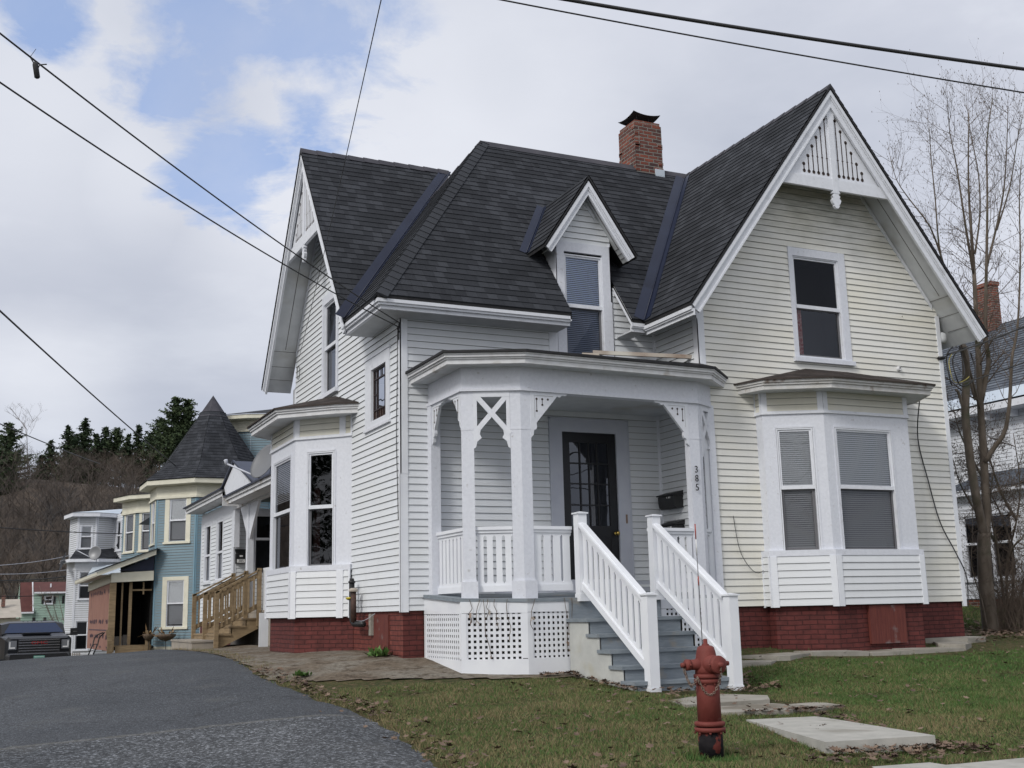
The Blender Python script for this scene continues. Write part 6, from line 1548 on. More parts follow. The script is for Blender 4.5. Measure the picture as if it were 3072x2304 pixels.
mb.box(X0c-.03, X1c+.03, yc0-.03, yc1+.03, ct-.02, ct+.1); part('chimney', mb, 'brick_chim', NH)
# ------------------------------------------------------------------ pickup truck (front view, parked beyond the crest)
TR_ = thing('pickup_truck', (2.08, 40.0, -1.95), 'black pickup truck with wide barred grille parked beyond the end of the driveway', 'truck')
tc = V3((2.08, 40.0, -1.95)); th = radians(4)
_ZM = [(-9, -9), (.45, .45), (.5, .74), (.78, 1.02), (1.26, 1.46), (1.5, 1.63), (2.02, 2.02), (9, 9)]
def zmap(z):
    for (a, b), (c, d) in zip(_ZM[:-1], _ZM[1:]):
        if z <= c: return b+(d-b)*(z-a)/(c-a)
    return z
def T(x, y, z): return V3((tc.x+x*cos(th)-y*sin(th), tc.y+x*sin(th)+y*cos(th), tc.z+zmap(z)))
class TB(MB):
    def tb(s, x0, x1, y0, y1, z0, z1, m=0): s.obox(T(x0, y0, z0), T(x1, y0, z0)-T(x0, y0, z0), T(x0, y1, z0)-T(x0, y0, z0), T(x0, y0, z1)-T(x0, y0, z0), m)
    def loft(s, secs, m=0):
        """secs: list of (y, [(x,z)...]) symmetric closed sections"""
        vs = []; k = len(secs[0][1])
        for y, P in secs: vs += [T(x, y, z) for x, z in P]
        fs = []
        for i in range(len(secs)-1):
            for j in range(k): fs.append((i*k+j, i*k+(j+1) % k, (i+1)*k+(j+1) % k, (i+1)*k+j))
        fs.append(tuple(range(k-1, -1, -1))); fs.append(tuple(range((len(secs)-1)*k, len(secs)*k)))
        s.mesh(vs, fs, m, False)
def sec(w, z0, z1, r=.08, top=None): 
    t_ = top or w
    return [(-w, z0+r), (-w+r, z0), (w-r, z0), (w, z0+r), (w, z1-r*1.5), (t_-r, z1), (-t_+r, z1), (-w, z1-r*1.5)]
b = TB(); b.loft([(-.05, sec(.90, .62, 1.28)), (.10, sec(.98, .55, 1.36)), (1.0, sec(1.0, .5, 1.48, .1, .95)), (1.45, sec(1.0, .5, 1.50, .1, .93)), (3.2, sec(1.0, .5, 1.45)), (5.9, sec(1.0, .5, 1.45))]); 
b.tb(-.42, .42, .5, 1.35, 1.46, 1.535); b.build('body', M['truck'], TR_)
b = TB(); b.loft([(1.45, sec(.97, 1.38, 1.50, .02, .93)), (1.92, sec(.96, 1.38, 1.95, .05, .76)), (2.3, sec(.96, 1.38, 2.02, .06, .76)), (3.3, sec(.96, 1.38, 2.0, .06, .76)), (3.7, sec(.96, 1.38, 1.5, .02, .9))]); b.build('cab', M['truck'], TR_)
b = TB(); b.face([T(-.90, 1.36, 1.53), T(.90, 1.36, 1.53), T(.70, 1.84, 1.93), T(-.70, 1.84, 1.93)]); M['windscreen'] = newmat('blue_tinted_windscreen', (.008, .020, .060), .15, 0, .4)[0]; b.build('windscreen', M['windscreen'], TR_)
b = TB()
for k in range(5): b.tb(-.30+k*.14, -.26+k*.14, 1.95, 2.0, 1.985, 2.02)
b.build('cab_light', M['chrome'], TR_)
b = TB(); b.tb(-.62, .62, -.10, .02, .78, 1.26); b.build('grille', M['black'], TR_)
b = TB()
for z in (.86, .95, 1.04, 1.13, 1.22): b.tb(-.60, .60, -.125, -.10, z, z+.028)
b.tb(-.66, .66, -.12, -.02, .74, .785); b.build('grille_bar', M['chrome'], TR_)
M['redlet'] = newmat('red_badge', (.30, .015, .015), .3)[0]
c = T(0, -.135, 1.13); text_mesh('GMC', .13, 'badge', M['redlet'], c, (T(1, 0, 0)-T(0, 0, 0)), parent=TR_, ext=.006, sx=1.7)
M['lamp'] = newmat('headlight_lens', (.22, .23, .25), .1, .3, .9)[0]
for s in (-1, 1):
    b = TB(); b.tb(min(s*.66, s*.90), max(s*.66, s*.90), -.07, .1, .92, 1.22); hl = b.build('headlight', M['lamp'], TR_)
    b = TB(); b.tb(min(s*.70, s*.86), max(s*.70, s*.86), -.08, -.065, .96, 1.0); b.tb(min(s*.84, s*.87), max(s*.84, s*.87), -.08, -.065, .96, 1.18); b.build('light_strip', M['rodwhite'], hl)
    b = TB(); b.tb(min(s*.80, s*.87), max(s*.80, s*.87), -.19, -.1, .62, .78); b.build('fog_light', M['lamp'], TR_)
    m_ = TB(); x0, x1 = sorted((s*1.0, s*1.18)); m_.tb(x0, x1, 1.45, 1.55, 1.38, 1.44); x0, x1 = sorted((s*1.14, s*1.36)); m_.tb(x0, x1, 1.42, 1.56, 1.36, 1.68); mm = m_.build('wing_mirror', M['black'], TR_)
    m_ = TB(); x0, x1 = sorted((s*1.2, s*1.32)); m_.tb(x0, x1, 1.41, 1.425, 1.52, 1.54); m_.build('mirror_trim', M['chrome'], mm)
    for y in (.95, 4.7):
        w = MB(); a = T(s*.80, y, .40); ax = (T(1, 0, 0)-T(0, 0, 0))*s; w.lathe(a-ax*.0, ax, [(-.02, .02), (-.02, .40), (.03, .41), (.18, .41), (.21, .38), (.20, .25)], 24); wh = w.build('wheel', M['tyre'], TR_)
        w = MB(); w.lathe(a, ax, [(.17, .25), (.19, .24), (.18, .05), (.2, .02)], 16); w.build('rim', M['chrome'], wh)
b = TB(); b.loft([(-.20, sec(.86, .50, .78, .05)), (-.02, sec(.97, .48, .80, .05))]); b.build('bumper', M['black'], TR_)
b = TB(); b.tb(-.9, .9, -.21, -.16, .76, .80); b.build('bumper_trim', M['chrome'], TR_)
b = TB(); b.tb(-.16, .16, -.235, -.205, .56, .71); M['plate'] = newmat('green_white_plate', (.12, .30, .24), .5)[0]; pl = b.build('number_plate', M['plate'], TR_)
b = TB(); b.tb(-.14, .14, -.24, -.235, .59, .60); b.tb(-.14, .14, -.24, -.235, .67, .68); b.build('plate_edge', M['rodwhite'], pl)
# barrow-like hand truck leaning on the boards
t = thing('hand_truck', (4.1, 44.0, -1.2), 'black two wheeled hand truck leaning against the orange board wall', 'hand truck'); mb = MB()
for dx in (0, .16): mb.tube([(3.85+dx, 43.6, -1.25), (4.05+dx, 43.9, -.78), (4.1+dx, 43.95, -.55), (4.2+dx, 43.9, -.45), (4.38+dx*.3, 43.85, -.38)], .024, 6)
mb.tube([(3.9, 43.7, -1.0), (4.06, 43.7, -1.0)], .015, 6); mb.tube([(4.05, 43.9, -.78), (4.21, 43.9, -.78)], .015, 6); mb.build('frame', M['black'], t)
mb = MB(); mb.lathe((3.82, 43.6, -1.3), (1, 0, 0), [(0, .12), (.05, .12)], 12); mb.lathe((4.05, 43.6, -1.3), (1, 0, 0), [(0, .12), (.05, .12)], 12); mb.build('wheel', M['tyre'], t)
mb = MB()
for k in range(9): mb.box(4.62+k*.07-.9, 4.66+k*.07-.9, 52.0, 52.03, -1.9, -1.25)
mb.box(3.7, 4.4, 52.03, 52.05, -1.5, -1.45); tag(mb.build('picket_fence', M['grey_wood']), 'short grey picket fence at the foot of the far white house', 'fence')
# ------------------------------------------------------------------ fire hydrant
H0 = V3((5.275, 7.755, -1.13)); HY = thing('fire_hydrant', tuple(H0), 'faded red fire hydrant on a black base in the grass with a thin marker rod', 'fire hydrant')
hl = lambda mb, prof, n=28: mb.lathe(H0, (0, 0, 1), prof, n)
mb = MB(); hl(mb, [(0, .096), (.10, .096), (.19, .094)]); mb.build('black_base', M['hyd_black'], HY)
mb = MB(); hl(mb, [(.182, .095), (.186, .118), (.214, .122), (.218, .112), (.220, .100)]); hl(mb, [(.226, .100), (.229, .118), (.254, .120), (.260, .110), (.264, .093)])
for k in range(8):
    a = 2*pi*k/8+.2; mb.lathe(H0+V3((cos(a)*.112, sin(a)*.112, .170)), (0, 0, 1), [(0, .008), (.012, .010), (.014, .007)], 6)
mb.build('lower_flange', M['hyd'], HY)
mb = MB(); hl(mb, [(.25, .093), (.545, .090), (.55, .088)]); mb.build('barrel', M['hyd'], HY)
mb = MB(); hl(mb, [(.545, .088), (.55, .104), (.578, .106), (.581, .10)]); hl(mb, [(.587, .10), (.590, .106), (.615, .106), (.62, .095)])
for k in range(8):
    a = 2*pi*k/8; mb.lathe(H0+V3((cos(a)*.095, sin(a)*.095, .535)), (0, 0, 1), [(0, .008), (.010, .009), (.014, .007)], 6)
mb.build('upper_flange', M['hyd'], HY)
mb = MB(); hl(mb, [(.615, .093), (.66, .093), (.72, .087), (.79, .074), (.822, .064), (.832, .050), (.838, .026)], 14); mb.lathe(H0, (0, 0, 1), [(.83, .03), (.845, .03), (.848, .019), (.885, .017), (.887, .004)], 5); mb.build('bonnet', M['hyd'], HY)
def nozzle(ang, r, ln, big):
    d = V3((cos(ang), sin(ang), 0)); c = H0+V3((0, 0, .692))
    mb = MB(); mb.lathe(c, d, [(.0, r*1.2), (.09, r*1.15), (.10, r*1.02), (ln-.045, r*.98), (ln-.04, r*.85), (ln-.036, r*.85)], 20); o = mb.build('nozzle', M['hyd'], HY)
    mb = MB(); mb.lathe(c, d, [(ln-.036, r*1.06), (ln-.005, r*1.10), (ln+.003, r*.95), (ln+.008, r*.35), (ln+.010, .020), (ln+.04, .018), (ln+.042, .004)], 20)
    for s in (0, pi):
        q = d.cross(V3((0, 0, 1))); mb.lathe(c+d*(ln-.02)+q*cos(s)*r*1.08, q*cos(s), [(0, .010), (.012, .008)], 6)
    mb.build('nozzle_cap', M['hyd'], HY); return c+d*(ln+.02)
toCam = atan2(-H0.y, -H0.x)
nzA = nozzle(toCam+radians(36), .064, .165, True); nzB = nozzle(toCam-radians(60), .040, .185, False); nzC = nozzle(toCam+radians(122), .040, .16, False)
def chain(p, q, s, n, name='chain'):
    mb = MB(); P = sag(p, q, s, n)
    for i in range(n):
        a, b = P[i], P[i+1]; c = (a+b)/2; t_ = (b-a).normalized(); sd = t_.cross(V3((0, 0, 1)) if abs(t_.z) < .9 else V3((1, 0, 0))).normalized(); up = sd.cross(t_)
        w = sd if i % 2 else up; L = (b-a).length*.72
        mb.tube([c+t_*L*cos(k*pi/4)+w*.0085*sin(k*pi/4) for k in range(9)], .0030, 4, cap=False)
    mb.build(name, M['chain'], HY)
vdir = V3((-H0.x, -H0.y, 0)).normalized(); sdr = V3((vdir.y, -vdir.x, 0))
hang = lambda s, z, o=.115: H0+vdir*o*sqrt(max(.05, 1-s*s))+sdr*(o*s)*-1+V3((0, 0, z))
chain(nzA+V3((0, 0, -.02)), hang(.75, .57, .125), .01, 6); chain(hang(.75, .57, .125), hang(-.6, .60, .125), .12, 16); chain(nzB, hang(-.92, .52, .13), .03, 8); chain(nzB+V3((0, 0, -.03)), hang(-.6, .60, .125), .09, 12)
mb = MB(); rb = H0+V3((.035, .09, .57)); rt = V3((5.262, 7.79, .66))
mb.tube([rb-V3((0, 0, .0)), rt], .0035, 6); mb.build('marker_rod', M['sash_grey'], HY)
mb = MB(); d = rt-rb
for a, b_ in ((.90, 1.0), (.60, .66)): mb = MB(); mb.tube([rb+d*a, rb+d*b_], .0048, 6); mb.build('red_band', M['rodred'], HY)
mb = MB(); mb.tube([rb+d*.80, rb+d*.9], .0046, 6); mb.build('white_band', M['rodwhite'], HY)
# ------------------------------------------------------------------ overhead wires
def line_px(name, a, b, r, label, s=0.0, mat='cable', n=16, group=None, free_a=False):
    a, b = V3(a), V3(b); pts = sag(a, b, s, n); free = free_a; dirn = (b-a).normalized()
    run = ([a-(pts[1]-a).normalized()*25] if free else [])+pts+([] if free_a is None else [b+(b-pts[-2]).normalized()*25])
    mb = MB(); mb.tube(run, r, 5); o = mb.build(name, M[mat]); tag(o, label, 'wire', group); return o, pts
G = 'overhead wires'
att = V3((5.50, 15.55, 4.22))
w1, p1 = line_px('overhead_wire', att, onDepth(-140, -10, 9.0), .0085, 'upper service wire running from the porch corner to the top left, with a hanging splice', .10, group=G, n=30)
w2, p2 = line_px('overhead_wire', att+V3((0, .02, -.06)), onDepth(-200, 110, 9.0), .0085, 'lower of the two service wires from the porch corner to the left edge', .12, group=G, n=30)
# splice and its tails
k = min(range(len(p1)), key=lambda i: abs((p1[i].dot(r2)/p1[i].dot(Fv))*f_+1536-85)); q = p1[k]
sp_ = onDepth(105, 208, q.dot(Fv)); mb = MB(); mb.lathe(sp_+u2*.06, -u2+r2*.15, [(0, .018), (.02, .024), (.13, .024), (.14, .012)], 10)
mb.tube([q, q*.5+sp_*.5+r2*.01, sp_+u2*.07], .006, 5); kk = onDepth(140, 193, q.dot(Fv)); mb.tube([sp_-u2*.02+r2*.01, sp_+u2*.04+r2*.04, kk], .006, 5); mb.tube([q, onDepth(108, 147, q.dot(Fv))], .003, 4)
mb.build('splice_sleeve', M['cable'], w1)
mb = MB(); mb.tube([p1[0], V3((5.5, 15.6, 4.12)), V3((5.53, 15.70, 4.0))], .012, 6); mb.tube([att, V3((5.54, 15.68, 4.15))], .008, 5); mb.tube([V3((5.54, 15.70, 4.2)), V3((5.5, 15.66, 4.16)), V3((5.54, 15.64, 4.1))], .008, 5); mb.build('wire_anchor', M['cable'], w1)
line_px('overhead_wire', onX(898, 1070, 5.50), onDepth(1150, -30, 7.5), .004, 'thin wire crossing in front of the left roof slope, rising to the top edge', .06, group=G)
line_px('overhead_wire', onDepth(1660, -8, 8), onDepth(3160, 219, 8.6), .014, 'thick twisted cable crossing the top right corner of the sky', .02, group=G, free_a=True)
line_px('overhead_wire', onDepth(1480, -5, 8), onDepth(3160, 292, 8.6), .006, 'thin wire below the thick cable at the top right', .02, group=G, free_a=True)
line_px('overhead_wire', onDepth(-400, 560, 14), onDepth(530, 1400, 44), .018, 'wire descending from the left edge to the turret roof', .1, group=G, free_a=None)
line_px('overhead_wire', onDepth(-400, 1092, 28), onDepth(300, 1392, 60), .022, 'wire in front of the pine at the left edge above the hill', .1, group=G, free_a=None)
for (a_, b_, r_, lb_) in (((-300, 1555, 38), (400, 1602, 50), .02, 'dark wire crossing the hillside in front of the white bay window'), ((-40, 1698, 52), (215, 1665, 62), .016, 'pale wire low on the hillside above the green house'), ((-40, 1722, 52), (225, 1706, 62), .016, 'second pale wire above the green house roof'), ((-40, 1741, 50), (225, 1725, 58), .028, 'thick dark wire above the green house roof'), ((-40, 1745, 50), (225, 1733, 58), .016, 'thin dark wire touching the green house roof'), ((-40, 1787, 55), (225, 1777, 60), .02, 'dark wire crossing the green house')):
    line_px('overhead_wire', onDepth(*a_), onDepth(*b_), r_, lb_, .1, group=G, free_a=True if 'hillside in front' not in lb_ else None, mat='casing_grey' if 'pale' in lb_ else 'cable')
line_px('overhead_wire', V3((15.13, 14.38, 4.20)), onDepth(3200, 925, 12.5), .013, 'upper service cable from the right corner of the house to the right edge', .03, group=G)
line_px('overhead_wire', V3((15.05, 14.40, 3.62)), onDepth(3200, 1038, 13), .010, 'lower service cable from the right corner of the house to the right edge', .03, group=G)
# ------------------------------------------------------------------ vegetation
def gz_np(X, Y):
    out = np.empty(len(X))
    for s in range(0, len(X), 20000):
        x = X[s:s+20000]; y = Y[s:s+20000]; r2_ = (CP[None, :, 0]-x[:, None])**2+(CP[None, :, 1]-y[:, None])**2
        out[s:s+20000] = _K(r2_) @ _W[:_n]+_W[_n]+_W[_n+1]*x+_W[_n+2]*y
    return out
def raw_mesh(name, V, F, mats, fm=None, kind=None, smooth=False):
    me = bpy.data.meshes.new(name); V = np.asarray(V, dtype=np.float32); F = np.asarray(F, dtype=np.int32); k = F.shape[1]
    me.vertices.add(len(V)); me.vertices.foreach_set('co', V.ravel()); me.loops.add(F.size); me.loops.foreach_set('vertex_index', F.ravel())
    me.polygons.add(len(F)); me.polygons.foreach_set('loop_start', np.arange(0, F.size, k, dtype=np.int32))
    for m in mats: me.materials.append(m)
    if fm is not None: me.polygons.foreach_set('material_index', np.asarray(fm, dtype=np.int32))
    me.update(calc_edges=True); me.validate()
    o = bpy.data.objects.new(name, me); COL.objects.link(o)
    if kind: o['kind'] = kind
    return o
rng = np.random.default_rng(5)
M['grass1'] = noisy('green_grass', (.075, .115, .030), (.12, .155, .045), 2.5, .8, 0, c3=(.22, .19, .09), s3=1.1, t3=(.45, .62), detail=8)
M['grass2'] = noisy('dark_green_grass', (.040, .105, .022), (.065, .135, .030), 3, .8, 0)
M['grass3'] = noisy('fresh_green_grass', (.060, .115, .028), (.095, .155, .040), 2.5, .8, 0, c3=(.16, .16, .07), s3=.8, t3=(.6, .75))
M['straw'] = noisy('straw_grass', (.24, .19, .105), (.17, .135, .075), 5, .9, 0)
def blades(name, polyfn, bbox, n, h, w, mats, weights, seed=1, lean=1.3, zoff=0.0):
    r = np.random.default_rng(seed); X = r.uniform(bbox[0], bbox[1], n); Y = r.uniform(bbox[2], bbox[3], n)
    keep = np.array([polyfn(a, b) for a, b in zip(X, Y)]); X, Y = X[keep], Y[keep]; n = len(X)
    Z = gz_np(X, Y)-.025+zoff; hh = h*r.uniform(.5, 1.4, n); a = r.uniform(0, 2*pi, n); ln = r.uniform(0, lean, n)*hh; b = r.uniform(0, 2*pi, n)
    clump = np.array([noise.noise((x*1.8, y*1.8, 0)) for x, y in zip(X, Y)]); hh *= 1+.8*clump
    dx, dy = np.cos(a)*w, np.sin(a)*w
    V = np.stack([np.c_[X-dx, Y-dy, Z], np.c_[X+dx, Y+dy, Z], np.c_[X+np.cos(b)*ln, Y+np.sin(b)*ln, Z+hh]], 1).reshape(-1, 3)
    F = np.arange(n*3).reshape(-1, 3); wv = np.array(weights, float)
    mi = np.zeros(n, int); u = r.uniform(0, 1, n)+.35*clump+.10*(X < 6)-.12*(X > 9); mi = np.clip(np.digitize(u, np.cumsum(wv)[:-1]), 0, len(mats)-1)
    return raw_mesh(name, V, F, mats, mi, 'stuff')
SLABS = [[(6.36, 7.72), (7.38, 7.56), (7.75, 9.50), (7.0, 9.66)], [(7.1, 10.15), (8.2, 9.97), (8.8, 10.3), (8.5, 11.3), (8.2, 11.8), (7.35, 11.65)]]
def lawn_ok(x, y):
    if x < edge_x(max(6.5, min(56, y)))+.04+.10*noise.noise((y*2.3, 0, 0)): return False
    for s in SLABS:
        if inpoly(x, y, s): return random.random() < .012
    if y > 13.72+.14*noise.noise((x*2, 0, 4)) and x < 8.9: return False
    if inpoly(x, y-.13+.1*noise.noise((x*4, y*4, 0)), AP): return random.random() < .06
    if 7.3 < x < 8.9 and y > 11.9: return False
    if x > 8.9 and x < 15.2 and y > 13.2+.1*noise.noise((x*2, 0, 9)): return random.random() < .04
    if x > 14.4+.3*noise.noise((y, 0, 2)) and y > 13.4+.05*(x-14.4)+.35*noise.noise((x*1.1, 0, 2)) : return random.random() < .03
    # sidewalk
    for (x0, y0), (x1, y1) in zip(SW[:-1], SW[1:]):
        if x0 <= x <= x1 and y < y0+(y1-y0)*(x-x0)/(x1-x0)+.03: return False
    if y < 6.3: return False
    return True
blades('lawn_grass', lawn_ok, (3.2, 12, 6.3, 13.9), 260000, .034, .0036, [M['grass1'], M['grass2'], M['straw']], (.46, .28, .26), 2)
blades('lawn_grass', lawn_ok, (9, 26, 9.3, 16.5), 190000, .038, .006, [M['grass3'], M['grass2'], M['straw']], (.40, .50, .10), 3)
blades('lawn_grass', lambda x, y: .10 < hypot(x-5.275, y-7.755) < .26+.05*noise.noise((x*9, y*9, 0)), (4.95, 5.6, 7.4, 8.1), 2600, .085, .004, [M['grass2'], M['grass1'], M['straw']], (.6, .3, .1), 14, lean=.8)
blades('far_grass', lambda x, y: True, (16.5, 23.5, 17, 27), 40000, .07, .008, [M['grass1'], M['grass2']], (.5, .5), 4)
def edge_tuft(x, y):
    e = edge_x(max(6.5, min(56, y))); return e-.05+.12*noise.noise((y*3, 1, 0)) < x < e+.22+.25*noise.noise((y*1.1, 5, 0))
blades('dry_edge_grass', edge_tuft, (3.0, 5.0, 7, 30), 26000, .05, .004, [M['straw'], M['grass1']], (.85, .15), 6)
# fallen leaves
M['leaf'] = noisy('fallen_leaf', (.125, .080, .055), (.21, .150, .110), 9, .85, .2, 30, .01, c3=(.07, .045, .035), s3=4, t3=(.45, .6))
def leaves(name, pts, size=(.022, .05), seed=1, lift=.02):
    r = random.Random(seed); V = []; F = []
    out = [(0, 1), (.28, .55), (.75, .62), (.45, .18), (.8, -.25), (.3, -.3), (0, -.75), (-.3, -.3), (-.8, -.25), (-.45, .18), (-.75, .62), (-.28, .55)]
    P = np.array(pts); Z = gz_np(P[:, 0], P[:, 1])
    for (x, y), z in zip(pts, Z):
        s = r.uniform(*size); a = r.uniform(0, 2*pi); tx, ty = r.uniform(-.7, .7), r.uniform(-.7, .7); c = V3((x, y, z+lift+r.random()*.015)); base = len(V); cu = r.uniform(.1, .5)
        nx = V3((cos(a), sin(a), tx*.6)); ny = V3((-sin(a), cos(a), ty*.6))
        V.append(tuple(c)); 
        for u, v in out: V.append(tuple(c+nx*u*s+ny*v*s+V3((0, 0, cu*s*(u*u+v*v*.6)))))
        for i in range(12): F.append((base, base+1+i, base+1+(i+1) % 12))
    return raw_mesh(name, V, F, [M['leaf']], None, 'stuff')
L = []; R_ = random.Random(9)
def scat(n, f):
    c = 0
    while c < n:
        p = f()
        if p: L.append(p); c += 1
scat(330, lambda: (lambda x, y: (x, y) if noise.noise((x*1.1, y*1.1, 8))+R_.uniform(-.25, .25) > 0 and y < 13.4 else None)(R_.uniform(3.4, 9), R_.uniform(7, 13.5))); scat(190, lambda: (lambda x, y: (x, y) if noise.noise((x*.9, y*.9, 3))+R_.uniform(-.3, .3) > 0 else None)(R_.uniform(9, 17), R_.uniform(9.5, 13.6)))
scat(240, lambda: (lambda y: (edge_x(y)+R_.gauss(.12, .10), y))(R_.uniform(11.5, 16)))
scat(60, lambda: (lambda y: (edge_x(y)+R_.gauss(.1, .1), y))(R_.uniform(8, 11.5)))
scat(130, lambda: (R_.uniform(7.6, 9.3), 12.0+R_.gauss(0, .10))); scat(110, lambda: (8.95+R_.gauss(.1, .15), R_.uniform(11.9, 13.3))); scat(130, lambda: (7.3+R_.gauss(-.05, .07), R_.uniform(12.1, 13.7))); scat(90, lambda: (R_.uniform(6.8, 7.5), 13.82+R_.gauss(-.03, .04)))
scat(190, lambda: (lambda t: (6.3+1.4*t, 7.70-.15*t+R_.gauss(-.13, .09)))(R_.random())); scat(110, lambda: (lambda y: (7.42+(y-7.6)*.19+R_.gauss(.05, .06), y))(R_.uniform(7.6, 10.2))); scat(130, lambda: (R_.uniform(5.6, 8.6), 7.1+R_.gauss(.08, .10)))
scat(60, lambda: (R_.uniform(7.2, 8.5), 10.0+R_.gauss(0, .06)))
leaves('fallen_leaves', L, seed=4)
L = []; scat(1500, lambda: (lambda x, y: (x, y) if y > 13.75+.04*(x-15)+.2*noise.noise((x*1.1, 0, 2)) else None)(R_.uniform(14.6, 22), R_.triangular(13.6, 18.5, 15)))
leaves('leaf_litter', L, size=(.03, .06), seed=5, lift=.03)
for o in [x for x in COL.objects if x.name.startswith(('fallen_leaves', 'leaf_litter'))]: o['label'] = 'brown fallen leaves scattered over the lawn and paths' if 'fallen' in o.name else 'thick brown leaf litter under the bare tree at the right'; o['category'] = 'leaves'
for o in [x for x in COL.objects if 'grass' in x.name]: o['label'] = {'lawn_grass': 'short patchy green and straw coloured lawn grass', 'far_grass': 'green grass by the neighbouring house', 'dry_edge_grass': 'dry straw grass along the edge of the driveway'}[o.name.split('.')[0]]; o['category'] = 'grass'
# a weed by the hatch
def weed(x, y, s, label):
    t = MB(); z = ground_z(x, y)
    for k in range(90):
        a = R_.uniform(0, 2*pi); l = s*R_.uniform(.4, 1); e = R_.uniform(.1, 1.2); b = V3((x+R_.gauss(0, s*.35), y+R_.gauss(0, s*.5), z)); d = V3((cos(a)*cos(e), sin(a)*cos(e), sin(e)))*l; sd = V3((-sin(a), cos(a), 0))*l*.22
        t.face([b, b+d*.55+sd, b+d, b+d*.55-sd])
    return tag(t.build('weed_plant', M['weed']), label, 'weed')
M['weed'] = noisy('weed_leaf', (.05, .11, .025), (.09, .17, .04), 8, .6, 0)
weed(5.38, 16.15, .17, 'bright green weed growing beside the brick base near the cellar hatch'); weed(3.95, 15.0, .10, 'small green weed at the edge of the driveway near the apron')
# --- branching trees
def limb(mb, pts, r0, r1, n=7):
    k = len(pts); mb.tube(pts, [r0+(r1-r0)*i/(k-1) for i in range(k)], n, cap=True)
def twigs(mb, p, d, l, r, depth, rr, up=.55, seg=4, buds=True):
    pts = [p]; q = p.copy(); dd = d.normalized()
    for i in range(seg):
        dd = (dd+V3((rr.gauss(0, .12), rr.gauss(0, .12), up*.22+rr.gauss(0, .06)))).normalized(); q = q+dd*l/seg; pts.append(q.copy())
    mb.tube(pts, [r*(1-.6*i/seg) for i in range(seg+1)], 4 if r < .012 else 6, cap=False)
    if depth > 0:
        n = rr.randint(3, 5)
        for k in range(n):
            i = rr.randint(1, seg); base = pts[i]; t = (pts[i]-pts[i-1]).normalized(); a = rr.uniform(0, 2*pi); side = t.cross(V3((cos(a), sin(a), .3))).normalized()
            twigs(mb, base, t*.75+side*rr.uniform(.5, .9), l*rr.uniform(.4, .68), r*.5, depth-1, rr, up, 3, buds)
    elif buds and rr.random() < .6:
        mb.mesh([q+V3((.008, 0, 0)), q+V3((-.004, .007, 0)), q+V3((-.004, -.007, 0)), q+V3((0, 0, .025)), q+V3((0, 0, -.015))], [(0, 1, 3), (1, 2, 3), (2, 0, 3), (1, 0, 4), (2, 1, 4), (0, 2, 4)])
B0 = V3((17.0, 15.79, -.6)); DP = B0.dot(Fv)
TP = lambda x, y, dd=0.0: onDepth(x, y, DP+dd)
tree = thing('bare_tree', tuple(B0), 'tall bare multi stemmed tree with grey bark between the white house and its neighbour', 'tree')
stems = [
 ([(2975, 1905, 0), (2966, 1830, 0), (2956, 1730, 0), (2952, 1640, 0), (2953, 1598, 0)], .13, .085),
 ([(2953, 1610, 0), (2938, 1540, -.1), (2926, 1478, -.2), (2912, 1390, -.25), (2905, 1334, -.3), (2896, 1243, -.3), (2899, 1135, -.3), (2896, 1073, -.35), (2887, 1037, -.4)], .07, .05),
 ([(2953, 1610, 0), (2960, 1550, .1), (2957, 1478, .1), (2948, 1316, .2), (2941, 1207, .2), (2937, 1102, .2), (2933, 1026, .3), (2928, 942, .3), (2922, 814, .4), (2915, 711, .5), (2908, 609, .6), (2905, 500, .6), (2907, 330, .7)], .075, .006),
 ([(2944, 1200, .2), (2958, 1130, .2), (2966, 1081, .1), (2957, 1001, .0), (2958, 865, 0), (2961, 711, -.1), (2962, 583, -.1), (2961, 419, -.2), (2978, 300, -.2)], .045, .005),
 ([(2955, 1385, .1), (2985, 1340, 0), (3012, 1300, -.1), (3025, 1240, -.2), (3031, 1171, -.2), (3036, 1073, -.3), (3049, 1008, -.3), (3056, 929, -.4), (3061, 763, -.4), (3058, 600, -.4), (3064, 480, -.4)], .04, .005),
 ([(2928, 1200, 0), (2905, 1120, .1), (2886, 1020, .3), (2865, 920, .5), (2840, 830, .7), (2817, 735, .8), (2806, 600, .9), (2793, 470, 1.0), (2787, 375, 1.0)], .030, .004),
 ([(2830, 790, .7), (2790, 680, .8), (2730, 600, .9), (2690, 540, .9), (2670, 468, 1.0)], .016, .003),
 ([(2922, 830, .4), (2900, 700, .2), (2885, 600, .1), (2870, 500, .1), (2850, 400, 0), (2843, 316, 0)], .022, .003),
 ([(2960, 800, 0), (2985, 700, .2), (3010, 580, .3), (3020, 450, .3), (3024, 300, .4)], .022, .003),
 ([(2990, 690, .2), (3030, 560, .4), (3050, 430, .4), (3072, 330, .5)], .014, .003),
 ([(2940, 1230, .2), (2920, 1150, -.2), (2900, 1080, -.4), (2870, 1000, -.5), (2838, 960, -.6)], .022, .006),
 ([(2925, 760, .4), (2940, 640, .8), (2935, 520, 1.0), (2912, 400, 1.1), (2900, 310, 1.2)], .016, .003),
 ([(2905, 1245, -.3), (2890, 1225, -.3), (2876, 1180, -.35), (2868, 1170, -.4)], .028, .018),
]
